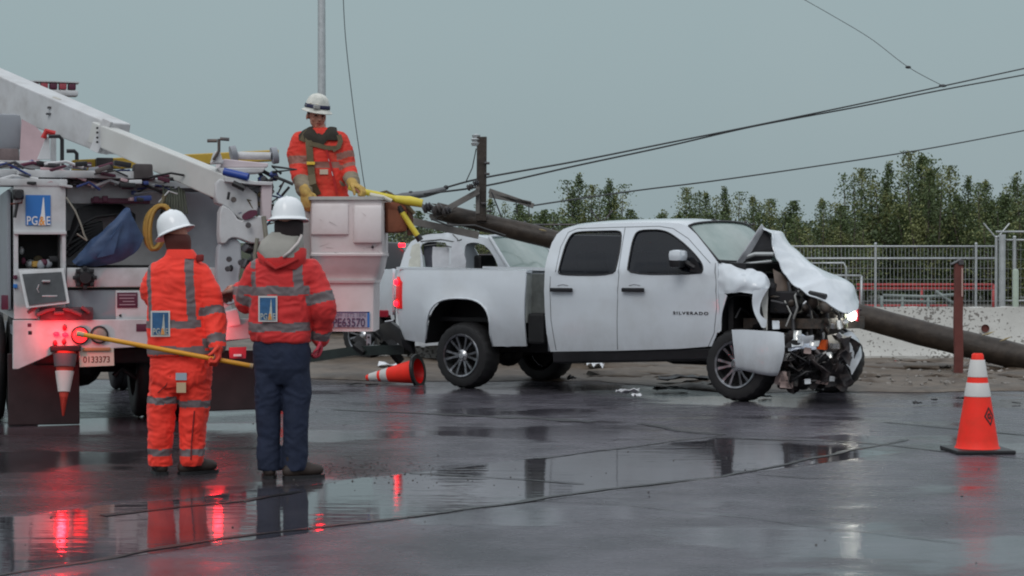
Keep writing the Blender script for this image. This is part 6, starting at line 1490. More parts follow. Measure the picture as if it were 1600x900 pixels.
# hot stick / yellow hose held by the worker, and the yellow strap hanging down to the crushed roof
def w3(px, py, Y=16.7): return P(px, py, Y)
o = w3(600, 305); y1 = thing('insulated_hose', 'yellow insulated hose lying over the bucket rim in the gloved hand', 'hose', o)
mb = MB(); mb.tube([w3(545, 292) - o, w3(560, 298) - o, w3(580, 302) - o, w3(605, 307) - o, w3(622, 311) - o], .028, 10); mb.obj('hose', YEL2, y1, smooth='auto')
mb = MB(); mb.tube([w3(617, 311) - o, w3(640, 314) - o, w3(660, 318) - o], [.034, .045, .038], 10); mb.obj('sleeve', YEL2, y1, smooth='auto')
mb = MB(); mb.tube([w3(578, 304, 16.6) - o, w3(598, 308, 16.6) - o, w3(612, 314, 16.6) - o], .018, 8); mb.obj('liner', mat('cream_liner', (.6, .58, .5), .6), y1, smooth='auto')
mb = MB(); mb.tube([w3(588, 303) - o, w3(604, 299) - o, w3(618, 307) - o], .012, 6); mb.tube([w3(630, 316) - o, w3(640, 325) - o, w3(648, 334) - o], .016, 6); mb.obj('coupling', OLIVE, y1, smooth='auto')
o = w3(640, 350); y2 = thing('insulated_strap', 'yellow stick slanting down from the bucket to the crushed roof', 'hot stick', o)
mb = MB(); mb.tube([w3(627, 330) - o, w3(640, 350) - o, w3(654, 371) - o], .026, 10); mb.obj('pole', YEL2, y2, smooth='auto')
mb = MB(); mb.tube([w3(623, 322) - o, w3(628, 332) - o], .03, 8); mb.tube([w3(652, 368) - o, w3(657, 376) - o], .03, 8); mb.obj('end_fitting', BLACK, y2, smooth='auto')

# red glow of the lit lamps, plus one added light without a lamp
def glow_light(name, p, e, r=.04):
    d = bpy.data.lights.new(name, 'POINT'); d.energy = e; d.color = (1.0, .012, .022); d.shadow_soft_size = r
    o = bpy.data.objects.new(name, d); C.objects.link(o); o.parent = bt; o.location = p
glow_light('red_glow', u(95, 523, -.22), 5.5)
glow_light('red_glow', u(100, 556, .2), 2.5)  # added to redden the flap and underside; no lamp stands here
glow_light('red_glow', u(340, 521, -.2), 3.0)
glow_light('red_glow', k_(500, 497, -.22), 2.2)
# wear: scratches and scuffs on the bucket face and the boom
SCR = mat('scuff', (.46, .41, .40), .7, var=.4)
rnd = random.Random(77)
for k in range(12):
    x, y = rnd.uniform(490, 592), rnd.choice((rnd.uniform(324, 364), rnd.uniform(384, 398)))
    f = .078 if y > 440 else (-.037 if (x < 544 and 322 < y < 362) else (-.058 if (x > 553 and y < 374) else -.003))
    if (545 < x < 553) or (y > 440 and not 508 < x < 580) or (484 < y < 515): continue
    a = b_pt(x, y, f); L_ = rnd.uniform(.02, .10); an = rnd.gauss(.2, .6); d = (b_pt(x + 5, y, f) - a).normalized() * math.cos(an) * L_ + Vector((0, 0, math.sin(an) * L_)); w_ = Vector((0, 0, .0022)) if abs(math.sin(an)) < .7 else (b_pt(x + 5, y, f) - a).normalized() * .0022
    mb = MB(); mb.prism([a - w_, a + d - w_ * .2, a + d + w_ * .2, a + w_], (0, -.001, 0)); mb.obj('scratch', SCR, bk)
# ================================================================== people
def loft(mb, rings, n=20, cap=True):
    """rings: (centre, rx, ry) ellipses stacked roughly upright; x across, y front-back"""
    rs = []
    for c, rx, ry in rings:
        rs.append([Vector(c) + Vector((rx * math.copysign(abs(math.cos(a)) ** .85, math.cos(a)), ry * math.copysign(abs(math.sin(a)) ** .85, math.sin(a)), 0)) for a in [k * 2 * math.pi / n for k in range(n)]])
    mb.rings(rs, cap=cap)
def limb(mb, pts, n=14):
    """pts: (x, y, z, r) tapered limb with rounded ends"""
    P3 = [Vector(p[:3]) for p in pts]; rr = [p[3] for p in pts]; out, ro = [], []
    for i in range(len(P3) - 1):
        a, b, c, d = P3[max(0, i - 1)], P3[i], P3[i + 1], P3[min(len(P3) - 1, i + 2)]
        for k in range(5):
            u_ = k / 5; out.append(0.5 * ((2 * b) + (c - a) * u_ + (2 * a - 5 * b + 4 * c - d) * u_ * u_ + (3 * b - a - 3 * c + d) * u_ ** 3)); ro.append(lerp(rr[i], rr[i + 1], u_))
    out.append(P3[-1]); ro.append(rr[-1]); mb.tube(out, ro, n)
    mb.ell(P3[0], (rr[0],) * 3, seg=12); mb.ell(P3[-1], (rr[-1],) * 3, seg=12)
def folds(amp, seed, hz=22, vert=.5):
    def f(co, nn):
        q = Vector((co.x * hz * vert, co.y * hz * vert, co.z * hz)) + Vector((seed, seed, seed))
        q2 = Vector((co.x * 9, co.y * 9, co.z * 7)) + Vector((seed * 2,) * 3); r_ = 1 - 2 * abs(noise.noise(q + noise.noise_vector(co * 6) * 1.2))
        return amp * (r_ * .8 + noise.noise(q2) * 1.6)
    return f
def head(mb, c, rot, s=1.0):
    """face towards local -y of rot"""
    M = Matrix.Translation(c) @ rot.to_4x4() @ Matrix.Scale(s, 4)
    def e(p, d, seg=16):
        r = bmesh.ops.create_uvsphere(mb.b, u_segments=seg, v_segments=seg // 2 + 2, radius=1)['verts']; bmesh.ops.transform(mb.b, matrix=M @ Matrix.Translation(p) @ Matrix.Diagonal((*d, 1)), verts=r)
    e((0, .01, .03), (.076, .096, .098)); e((0, -.022, -.045), (.058, .068, .062)); e((0, -.055, -.085), (.030, .030, .026))
    e((0, -.097, -.018), (.013, .019, .030), 10); e((0, -.104, -.034), (.017, .014, .011), 10); e((0, -.083, -.066), (.024, .012, .006), 10); e((0, -.081, -.055), (.022, .012, .005), 10)
    e((0, -.078, .018), (.055, .018, .012), 12)
    for s_ in (-1, 1): e((s_ * .078, .012, -.02), (.010, .020, .032), 10); e((s_ * .04, -.062, -.035), (.022, .02, .02), 10)
    return M
def hand(mb, wrist, d, palm_n, thumb_side, curl=.9, s=1.0, r0=.0105):
    """palm + five bent fingers; d points from wrist to fingers, palm_n out of the palm"""
    d = Vector(d).normalized(); n_ = Vector(palm_n); n_ = (n_ - d * n_.dot(d)).normalized(); sd = d.cross(n_) * thumb_side
    M = Matrix((sd, d, n_)).transposed().to_4x4(); w = Vector(wrist)
    r = bmesh.ops.create_uvsphere(mb.b, u_segments=14, v_segments=10, radius=1)['verts']; bmesh.ops.transform(mb.b, matrix=Matrix.Translation(w + d * .048 * s) @ M @ Matrix.Diagonal((.045 * s, .055 * s, .020 * s, 1)), verts=r)
    for i, L_ in enumerate((.072, .082, .076, .060)):
        x = (.031 - i * .0205) * s; p = w + d * .085 * s + sd * x; dd = d.copy(); pts = [w + d * .045 * s + sd * x * .8, p]; ax = dd.cross(n_)
        for j, f in enumerate((.42, .33, .25)):
            dd = (Matrix.Rotation(curl * (.5 + .35 * j) * -1, 3, ax) @ dd) if True else dd
            if j == 0 and dd.dot(n_) < 0 and curl > 0: ax = -ax; dd = Matrix.Rotation(curl * -.5, 3, ax) @ d
            p = p + dd * L_ * f * s; pts.append(p)
        mb.tube(pts, [r0 * 1.05 * s, r0 * s, r0 * .95 * s, r0 * .9 * s, r0 * .75 * s], 8); mb.ell(pts[-1], (r0 * .75 * s,) * 3, seg=8)
    t0 = w + d * .02 * s + sd * .03 * s; t1 = t0 + (sd * .8 + d * .6).normalized() * .035 * s + n_ * .01 * s; t2 = t1 + (d * .9 + sd * .25 + n_ * curl * .6).normalized() * .032 * s; t3 = t2 + (d * .8 - sd * .1 + n_ * curl).normalized() * .026 * s
    mb.tube([t0, t1, t2, t3], [.014 * s, .0125 * s, .011 * s, .009 * s], 8); mb.ell(t3, (.009 * s,) * 3, seg=8)
def hardhat(parent, c, rot, m, s=1.0, strap=False):
    M = Matrix.Translation(c) @ rot.to_4x4() @ Matrix.Diagonal((s * .96, s * 1.10, s, 1))
    mb = MB(); prof = [(.0, .146), (.03, .144), (.062, .132), (.090, .106), (.107, .068), (.115, .030), (.118, .006), (.128, -.002), (.140, -.009), (.145, -.013), (.143, -.018), (.128, -.010), (.112, -.002), (.104, .02), (.094, .06), (.05, .115), (0, .130)]
    rs = []; n = 48
    for r_, h in prof:
        ring = []
        for k in range(n):
            a = k * 2 * math.pi / n; rr = r_; hh = h
            if r_ > .122: rr += .012 * max(0, -math.sin(a)) ** 2; hh -= .007 * abs(math.cos(a)) * 0 + .010 * max(0, -math.sin(a))
            if h > .02 and .02 < r_ < .105: hh += .006 * math.exp(-(math.cos(a) / .13) ** 2); rr += .002 * math.exp(-(math.cos(a) / .13) ** 2)
            ring.append(M @ Vector((rr * math.cos(a), rr * math.sin(a), hh)))
        rs.append(ring)
    mb.rings(rs, cap=False); o = mb.obj('hard_hat', m, parent, smooth='auto')
    if strap:
        mb = MB(); mb.lathe([(.119, .012), (.122, .016), (.118, .046), (.113, .048)], 40, M); mb.obj('goggle_strap', mat('navy_strap', (.015, .018, .055), .6), o, smooth=True)
        mb = MB(); r = bmesh.ops.create_cube(mb.b, size=1)['verts']; bmesh.ops.transform(mb.b, matrix=M @ Matrix.Translation((-.05, -.118, .03)) @ Matrix.Diagonal((.06, .03, .03, 1)), verts=r); mb.obj('head_lamp', mat('lamp_grey', (.35, .36, .35), .3), o, bevel=.004)
        mb = MB(); mb.tube([M @ Vector((-.117, -.01, .03)), M @ Vector((-.09, -.06, .055)), M @ Vector((-.03, -.11, .05))], .006, 6); mb.obj('strap_buckle', mat('pale_buckle', (.55, .52, .42), .5), o)
    return o
def boot(parent, c, yaw, L_=.30, m=BOOT):
    M = Matrix.Translation(c) @ Matrix.Rotation(yaw, 4, 'Z'); mb = MB()   # toe towards local +y
    def e(p, d):
        r = bmesh.ops.create_uvsphere(mb.b, u_segments=16, v_segments=10, radius=1)['verts']; bmesh.ops.transform(mb.b, matrix=M @ Matrix.Translation(p) @ Matrix.Diagonal((*d, 1)), verts=r)
    e((0, 0, .06), (.048, .075, .06)); e((0, .13, .052), (.053, .095, .046)); e((0, .06, .065), (.046, .10, .055)); e((0, 0, .13), (.05, .058, .10)); e((0, -.03, .05), (.044, .05, .05))
    o = remesh(mb, 'boot', .012, m, parent, 3)
    for v in o.data.vertices: v.co.z = max(v.co.z, .012)
    mb = MB(); pts = [(-.044, -.07), (.044, -.07), (.05, .05), (.054, .14), (.04, .21), (0, .235), (-.04, .21), (-.054, .14), (-.05, .05)]
    mb.prism([M @ Vector((x, y, .0)) for x, y in rounded(pts, 1)], (0, 0, .022)); mb.obj('sole', BLACK, o)
    return o
def paint(o, mats, fn):
    for m in mats[1:]: o.data.materials.append(m)
    me = o.data
    for p in me.polygons:
        p.material_index = fn(p.center, p.normal)
def seg_t(p, a, b):
    a, b = Vector(a), Vector(b); d = b - a; t = (p - a).dot(d) / d.length_squared; return t, (p - a - d * t).length
class Px:
    """local metres of a figure from photo pixels, at its own distance"""
    def __init__(s, px, py, sc): s.px, s.py, s.sc = px, py, sc
    def __call__(s, x, y, d=0.0): return Vector(((x - s.px) / s.sc, d, (s.py - y) / s.sc))

# ---------------------------------------------------------------- worker in full orange, seen from behind, holding a yellow pole
g = G(281, 741); Aq = Px(281, 741, (741 - 410) / 1.47)
pA = thing('person', 'worker in bright orange jacket and trousers holding a yellow pole behind his back', 'person', (g.x, g.y, 0))
mb = MB()
hc_ = Aq(277, 372); hrot = Matrix.Rotation(R(-17), 3, 'Y') @ Matrix.Rotation(R(218), 3, 'Z') @ Matrix.Rotation(R(5), 3, 'X')
head(mb, hc_, hrot)
limb(mb, [(*Aq(281, 400), .062), (*Aq(279, 384), .056)])
loft(mb, [(Aq(283, 560), .15, .10), (Aq(282, 520), .13, .09), (Aq(281, 470), .15, .10), (Aq(281, 428), .14, .09), (Aq(281, 408), .075, .06)])
armR = [Aq(309, 434), Aq(332, 482, -.02), Aq(343, 535, -.12)]; armL = [Aq(254, 434), Aq(237, 462, .04), Aq(262, 468, .28)]
for arm in (armR, armL): limb(mb, [(*arm[0], .055), (*arm[1], .042), (*arm[2], .030)])
hipL, kneeL, ankL = Aq(261, 565), Aq(253, 648), Aq(250, 722); hipR, kneeR, ankR = Aq(304, 565), Aq(304, 648), Aq(299, 722)
for leg in ((hipL, kneeL, ankL), (hipR, kneeR, ankR)): limb(mb, [(*leg[0], .085), (*leg[1], .055), (*leg[2], .042)])
hand(mb, armR[2] + Vector((0, 0, -.02)), (.2, .1, -1), (-1, -.2, 0), -1, 1.1); hand(mb, armL[2], (.3, 1, .0), (0, 0, -1), 1, .5)
remesh(mb, 'body', .011, SKIN, pA, 3)
hardhat(pA, hc_ + hrot @ Vector((0, .005, .052)), hrot, HAT)
mb = MB(); loft(mb, [(Aq(281, 402, .0), .070, .07), (Aq(280, 388, .0), .086, .085), (Aq(279, 376, -.01), .092, .098), (Aq(277, 366, -.01), .09, .10)]); remesh(mb, 'hair', .012, mat('brown_hair', (.11, .035, .028), .8), pA, 3)
# jacket
mb = MB(); loft(mb, [(Aq(284, 556, 0), .225, .150), (Aq(283, 548, 0), .228, .155), (Aq(282, 528, 0), .220, .150), (Aq(280, 500), .208, .142), (Aq(280, 470), .208, .142), (Aq(280, 440), .208, .142), (Aq(280, 422), .190, .130), (Aq(281, 410), .150, .112), (Aq(282, 400), .110, .095), (Aq(282, 394), .085, .085)], 26)
limb(mb, [(*Aq(312, 428), .082), (*Aq(325, 452, -.01), .086), (*Aq(334, 484, -.02), .083), (*Aq(340, 512, -.07), .070), (*Aq(345, 540, -.12), .056)])
limb(mb, [(*Aq(250, 428), .080), (*Aq(238, 446, .01), .080), (*Aq(236, 464, .06), .075), (*Aq(255, 468, .2), .062), (*Aq(264, 468, .27), .054)])
jA = remesh(mb, 'jacket', .0085, ORANGE, pA, 5, folds(.0075, 3.1))
for v in jA.data.vertices:
    if v.co.z < Aq(0, 552).z and abs(v.co.x) < .24 and v.co.z > Aq(0, 570).z: pass
def zA(y): return (741 - y) / Aq.sc
def jacket_bands(Q, zs, arm_specs, vx, ztop, back=-1):
    def f(c, n):
        for a, b, t0, t1, rad in arm_specs:
            t, d = seg_t(c, a, b)
            if t0 <= t <= t1 and d < rad: return 1
        inside_arm = False
        for a, b, rad in vx[1]:
            t, d = seg_t(c, a, b)
            if 0 < t < 1 and d < rad: inside_arm = True
        if inside_arm: return 0
        w = .004 * math.sin(c.x * 30)
        for z0, z1 in zs:
            if z0 < c.z + w < z1: return 1
        for x0, x1 in vx[0]:
            if x0 < c.x + (c.z - 1.3) * .06 < x1 and zs[0][1] - .01 < c.z < ztop: return 1
        return 0
    return f
aR1, aR2, aR3 = Aq(316, 424), Aq(334, 484, -.02), Aq(345, 540, -.12)
paint(jA, [ORANGE, BAND], jacket_bands(Aq, [(zA(512), zA(500)), (zA(553), zA(540))],
      [(aR2, aR3, .00, .20, .12), (aR2, aR3, .72, .95, .10), (Aq(243, 424), Aq(236, 464, .06), 5, 6, .1)],
      ([(Aq(296, 0).x, Aq(309, 0).x), (Aq(234, 0).x, Aq(241, 0).x)], [(aR1, aR2, .095), (aR2, aR3, .095)]), zA(402)))
# paint() keeps the first band pair: chest band then hem band
mb = MB(); loft(mb, [(Aq(284, 404, .0), .120, .105), (Aq(284, 396, .0), .105, .098), (Aq(283, 390, 0), .090, .090)], cap=False); mb.crumple(.006, 9, 2); mb.obj('collar', ORANGE, pA, smooth=True, solid=.012)
mb = MB(); mb.box(Aq(316, 403, -.06), (.05, .03, .045), bev=.01); mb.crumple(.006, 12); mb.obj('collar_tab', mat('dark_red_cloth', (.20, .02, .02), .8), pA, smooth=True)
# trousers
mb = MB(); loft(mb, [(Aq(281, 612), .12, .10), (Aq(282, 596), .205, .145), (Aq(283, 575), .212, .150), (Aq(283, 555), .205, .142), (Aq(283, 535), .19, .13)], 24)
limb(mb, [(*Aq(262, 585), .115), (*Aq(256, 620), .108), (*Aq(252, 650), .094), (*Aq(250, 690), .084), (*Aq(251, 722), .082)])
limb(mb, [(*Aq(303, 585), .115), (*Aq(304, 620), .108), (*Aq(304, 650), .092), (*Aq(301, 690), .083), (*Aq(299, 722), .081)])
tA = remesh(mb, 'trousers', .0085, ORANGE, pA, 4, folds(.010, 8.3, 26, .6))
for v in tA.data.vertices: v.co.z = max(v.co.z, .062)
def tb(c, n):
    lx = c.x < Aq(279, 0).x
    for z0, z1 in (((zA(630), zA(619)), (zA(711), zA(700))) if lx else ((zA(635), zA(624)), (zA(711), zA(700)))):
        if z0 < c.z + .004 * math.sin(c.x * 40) < z1: return 1
    return 0
paint(tA, [ORANGE, BAND], tb)
mb = MB()
for x0, x1 in ((306, 303), ): mb.tube([Aq(308, 640, -.105), Aq(306, 660, -.10), Aq(303, 690, -.096), Aq(302, 716, -.094)], .005, 5)
mb.tube([Aq(273, 585, -.150), Aq(266, 600, -.142), Aq(252, 612, -.12)], .004, 5); mb.obj('trouser_seam', mat('dark_red_cloth', (.20, .02, .02), .8), pA)
boot(pA, Aq(252, 741, .0) , R(20)); boot(pA, Aq(294, 741, .0), R(-55))
def on_back(x, y, Q, o, dflt=-.16):
    """depth of the cloth surface at a pixel, seen from the camera side"""
    best = None; p = Q(x, y)
    for v in o.data.vertices:
        if abs(v.co.x - p.x) < .02 and abs(v.co.z - p.z) < .02 and (best is None or v.co.y < best): best = v.co.y
    return (best if best is not None else dflt)
def patch(Q, o, x0, y0, x1, y1, parent, xd=(1, 0, 0), back=CONEW):
    cx, cy = (x0 + x1) / 2, (y0 + y1) / 2; d = min(on_back(xx, yy2, Q, o) for xx in (x0, cx, x1) for yy2 in (y0, cy, y1)) - .006
    logo(parent, Q(cx, cy, d), (x1 - x0) / Q.sc * .82, (y1 - y0) / Q.sc * .84, xd, back=back)
patch(Aq, jA, 243, 484, 273, 525, pA, (1, .06, 0))
mb = MB(); d = on_back(291, 592, Aq, tA) - .004; mb.box(Aq(290, 586, d), (.075, .006, .05)); mb.obj('pocket_patch', mat('pale_blue_patch', (.35, .42, .48), .6), pA)
mb = MB(); mb.box(Aq(290, 603, d + .001), (.065, .006, .07)); mb.obj('pocket_patch', mat('pale_cream_patch', (.55, .40, .25), .6), pA)
mb = MB(); hand(mb, Aq(345, 537, -.13), (.10, -.35, -1), (-1, -.2, 0), -1, 1.25, 1.25, .0135); limb(mb, [(*Aq(344, 530, -.11), .045), (*Aq(346, 542, -.14), .043)]); remesh(mb, 'glove', .006, mat('red_glove', (.85, .07, .04), .7, var=.2), pA, 2)
# yellow pole in his right hand
pa, pb = Aq(141, 520, -.26), Aq(397, 570, -.13); o = g + (pa + pb) / 2
hp = thing('hot_stick', 'long orange yellow pole held low behind the back of the worker in orange trousers', 'pole', o)
pc = (pa + pb) / 2
mb = MB(); mb.tube([pa - pc, (pa - pc) * .5, Vector((0, 0, 0)), (pb - pc) * .5, pb - pc], .0165, 12); mb.obj('shaft', YEL, hp, smooth='auto')
mb = MB(); d_ = (pb - pa).normalized(); mb.tube([pa - pc - d_ * .03, pa - pc + d_ * .02], .019, 12); mb.obj('end_cap', mat('tan_cap', (.5, .36, .2), .5), hp, smooth='auto')
mb = MB(); mb.tube([pb - pc - d_ * .01, pb - pc + d_ * .012], .018, 12); mb.obj('end_cap', mat('tan_cap', (.5, .36, .2), .5), hp, smooth='auto')

# ---------------------------------------------------------------- worker in red jacket and jeans, seen from behind
g = G(443, 747); Bq = Px(443, 747, (747 - 410) / 1.47)
pB = thing('person', 'worker in red jacket and dark blue jeans standing with his back turned', 'person', (g.x, g.y, 0))
mb = MB(); hc_ = Bq(452, 352); hrot = Euler((R(2), R(1), R(180 - 12))).to_matrix(); head(mb, hc_, hrot, 1.03)
limb(mb, [(*Bq(450, 392), .066), (*Bq(451, 368), .06)])
loft(mb, [(Bq(441, 540), .15, .10), (Bq(441, 500), .14, .095), (Bq(443, 450), .16, .10), (Bq(445, 424), .145, .09), (Bq(448, 400), .075, .06)])
armR = [Bq(480, 430), Bq(503, 478, -.02), Bq(500, 524, .06)]; armL = [Bq(411, 430), Bq(385, 470, .07), Bq(362, 452, .30)]
for arm in (armR, armL): limb(mb, [(*arm[0], .055), (*arm[1], .042), (*arm[2], .030)])
for leg in ((Bq(420, 545), Bq(419, 640), Bq(420, 728)), (Bq(462, 545), Bq(463, 640), Bq(461, 728))): limb(mb, [(*leg[0], .085), (*leg[1], .056), (*leg[2], .042)])
hand(mb, Bq(499, 528, .06), (.0, .1, -1), (-1, -.2, 0), -1, .6); hand(mb, armL[2], (-.6, 1, .2), (0, 0, -1), 1, .6)
remesh(mb, 'body', .011, SKIN, pB, 3)
hardhat(pB, hc_ + hrot @ Vector((0, .005, .050)), hrot, HAT, 1.0)
mb = MB(); loft(mb, [(Bq(451, 378, .0), .090, .090), (Bq(452, 366, -.0), .098, .105), (Bq(452, 352, -.0), .100, .110), (Bq(452, 344, -.0), .094, .105)]); remesh(mb, 'neck_gaiter', .012, mat('black_gaiter', (.025, .017, .018), .85), pB, 3)
mb = MB(); loft(mb, [(Bq(446, 520, 0), .19, .135), (Bq(440, 534, 0), .198, .142), (Bq(438, 524, 0), .210, .150), (Bq(438, 505, 0), .212, .152), (Bq(440, 480), .218, .152), (Bq(442, 455), .222, .150), (Bq(445, 432), .218, .142), (Bq(446, 418), .190, .128), (Bq(447, 407), .145, .112), (Bq(448, 396), .11, .10)][1:], 26)
limb(mb, [(*Bq(483, 422), .084), (*Bq(494, 446, -.01), .088), (*Bq(506, 480, -.02), .086), (*Bq(505, 505, .02), .070), (*Bq(500, 530, .06), .056)])
limb(mb, [(*Bq(408, 422), .082), (*Bq(394, 443, .02), .083), (*Bq(384, 472, .07), .082), (*Bq(374, 464, .20), .066), (*Bq(366, 454, .28), .056)])
jB = remesh(mb, 'jacket', .0085, ORANGE2, pB, 5, folds(.0085, 5.7))
def zB(y): return (747 - y) / Bq.sc
bR1, bR2, bR3 = Bq(489, 416), Bq(506, 480, -.02), Bq(500, 530, .06)
paint(jB, [ORANGE2, BAND], jacket_bands(Bq, [(zB(461), zB(447)), (zB(517), zB(503))],
      [(bR1, bR2, .66, .90, .13), (bR2, bR3, .72, .98, .10), (Bq(402, 416), Bq(384, 472, .07), .72, 1.0, .13)],
      ([(Bq(463, 0).x, Bq(478, 0).x), (Bq(396, 0).x, Bq(404, 0).x)], [(bR1, bR2, .098), (bR2, bR3, .095), (Bq(402, 416), Bq(384, 472, .07), .09)]), zB(400)))
# hood lying on the back: red cloth with a grey lining
mb = MB(); loft(mb, [(Bq(444, 420, -.09), .10, .06), (Bq(443, 408, -.085), .155, .085), (Bq(442, 396, -.06), .165, .105), (Bq(446, 388, -.03), .150, .110)], 24, cap=False); mb.crumple(.014, 6, 2, .006, 15); mb.obj('hood', ORANGE2, pB, smooth=True, solid=.014)
mb = MB(); loft(mb, [(Bq(443, 403, -.105), .115, .060), (Bq(441, 390, -.075), .148, .085), (Bq(442, 378, -.03), .135, .100), (Bq(446, 368, .0), .105, .098), (Bq(448, 363, .0), .092, .092)], 24, cap=False); mb.crumple(.012, 7, 5, .004, 18); mb.obj('hood_lining', GREYF, pB, smooth=True, solid=.012)
mb = MB(); mb.tube([Bq(474, 368, -.09), Bq(470, 380, -.15), Bq(458, 394, -.18), Bq(448, 402, -.185)], .010, 7); mb.obj('hood_piping', mat('pale_piping', (.55, .50, .48), .6), pB, smooth=True)
mb = MB(); mb.tube([Bq(420, 408, -.16), Bq(436, 420, -.165), Bq(452, 414, -.17), Bq(470, 404, -.15)], .014, 7); mb.obj('hood_fold', mat('dark_red_fold', (.42, .02, .02), .8), pB, smooth=True)
mb = MB(); loft(mb, [(Bq(443, 600), .10, .09), (Bq(441, 575), .190, .130), (Bq(441, 550), .192, .135), (Bq(440, 525), .185, .13), (Bq(440, 515), .18, .12)], 24)
limb(mb, [(*Bq(421, 570), .100), (*Bq(419, 610), .096), (*Bq(419, 645), .084), (*Bq(420, 690), .076), (*Bq(421, 732), .078)])
limb(mb, [(*Bq(462, 570), .102), (*Bq(463, 610), .098), (*Bq(463, 645), .091), (*Bq(462, 690), .086), (*Bq(460, 730), .086)])
tB = remesh(mb, 'jeans', .0095, JEANS, pB, 4, folds(.006, 2.2, 18, .6))
for v in tB.data.vertices: v.co.z = max(v.co.z, .055)
mb = MB(); 
for x in (425, 459): mb.box(Bq(x, 548, on_back(x, 548, Bq, tB) - .001), (.12, .006, .12), bev=.0)
mb.b.free()
boot(pB, Bq(421, 747, 0), R(8)); boot(pB, Bq(459, 747, -.03), R(-62))
patch(Bq, jB, 409, 461, 439, 502, pB, (1, -.05, 0))
mb = MB(); hand(mb, Bq(499, 527, .06), (.0, .1, -1), (-1, -.2, 0), -1, .9, 1.1, .0125); remesh(mb, 'glove', .006, mat('crimson_glove', (.55, .05, .08), .7, var=.3), pB, 2)
mb = MB(); hand(mb, Bq(366, 456, .27), (-.75, .8, -.1), (0, -.3, -1), 1, .6, 1.25, .014); limb(mb, [(*Bq(368, 456, .25), .05), (*Bq(360, 454, .31), .046)]); remesh(mb, 'glove', .006, mat('tan_glove', (.30, .20, .17), .8, var=.25), pB, 2)

# ---------------------------------------------------------------- worker standing in the bucket, facing the camera side
YC = 16.95; SC = FPX / YC; base_z = 0.98
gC = P(508, 300, YC); Cq = Px(508, 410 + (CAMZ - base_z) * SC, SC)
pC = thing('person', 'worker standing in the bucket wearing an olive harness and yellow gloves', 'person', (gC.x, YC, base_z))
mb = MB(); hc_ = Cq(495, 180); hrot = Euler((R(10), R(4), R(24))).to_matrix(); MH = head(mb, hc_, hrot, 1.08)
limb(mb, [(*Cq(502, 212), .066), (*Cq(498, 196), .058)])
loft(mb, [(Cq(508, 330), .16, .11), (Cq(507, 300), .15, .10), (Cq(503, 260), .17, .11), (Cq(499, 228), .165, .09), (Cq(500, 210), .09, .07)])
cR = [Cq(474, 226), Cq(468, 262, -.05), Cq(480, 302, -.24)]; cL = [Cq(526, 226), Cq(545, 262, -.02), Cq(553, 290, -.22)]
for arm in (cR, cL): limb(mb, [(*arm[0], .055), (*arm[1], .042), (*arm[2], .031)])
zf = lambda z: z
for sx_ in (-.1, .1): limb(mb, [(sx_, 0, .86, .09), (sx_, 0, .48, .058), (sx_, 0, .08, .045)])
hand(mb, Cq(483, 306, -.27), (.3, -.3, -.9), (0, .3, -.3), 1, .5); hand(mb, Cq(556, 293, -.25), (.4, -.2, -.3), (0, 0, -1), -1, .9)
remesh(mb, 'body', .009, SKIN, pC, 2)
for s_ in (-1, 1):
    mb = MB(); mb.ell(MH @ Vector((s_ * .032, -.079, .0)), (.012, .009, .008), seg=12); mb.obj('eye', mat('eye_dark', (.02, .015, .012), .2), pC, smooth=True)
    mb = MB(); mb.tube([MH @ Vector((s_ * .018, -.092, .018)), MH @ Vector((s_ * .034, -.093, .022)), MH @ Vector((s_ * .05, -.082, .016))], .005, 6); mb.obj('eyebrow', mat('dark_hair', (.035, .018, .014), .8), pC)
mb = MB(); mb.tube([MH @ Vector((-.022, -.093, -.062)), MH @ Vector((0, -.097, -.061)), MH @ Vector((.022, -.093, -.062))], .0035, 6); mb.obj('lips', mat('lip_red', (.25, .07, .06), .5), pC, smooth=True)
mb = MB(); loft(mb, [(hc_ + hrot @ Vector((0, .035, -.04)), .075, .07), (hc_ + hrot @ Vector((0, .025, .0)), .084, .085), (hc_ + hrot @ Vector((0, .02, .04)), .084, .09)]); remesh(mb, 'hair', .012, mat('dark_hair', (.035, .018, .014), .8), pC, 2)
hardhat(pC, hc_ + hrot @ Vector((0, .008, .050)), hrot, HATOLD, 1.0, strap=True)
mb = MB(); loft(mb, [(Cq(510, 345), .22, .15), (Cq(509, 318), .215, .15), (Cq(507, 300), .210, .148), (Cq(505, 275), .215, .15), (Cq(502, 250), .222, .15), (Cq(500, 230), .228, .140), (Cq(499, 216), .205, .125), (Cq(500, 208), .15, .11), (Cq(500, 202), .10, .095)], 26)
limb(mb, [(*Cq(470, 222), .094), (*Cq(466, 242, -.02), .090), (*Cq(469, 264, -.06), .086), (*Cq(475, 284, -.15), .082), (*Cq(481, 300, -.23), .068)])
limb(mb, [(*Cq(529, 220), .090), (*Cq(538, 242, -.01), .082), (*Cq(545, 262, -.04), .076), (*Cq(550, 277, -.12), .068), (*Cq(554, 289, -.20), .056)])
jC = remesh(mb, 'jacket', .0095, ORANGE3, pC, 5, folds(.0095, 9.4))
c1, c2, c3 = Cq(470, 222), Cq(469, 264, -.06), Cq(481, 300, -.23); d1, d2, d3 = Cq(529, 220), Cq(545, 262, -.04), Cq(554, 289, -.20)
def zC(y): return (Cq.py - y) / SC
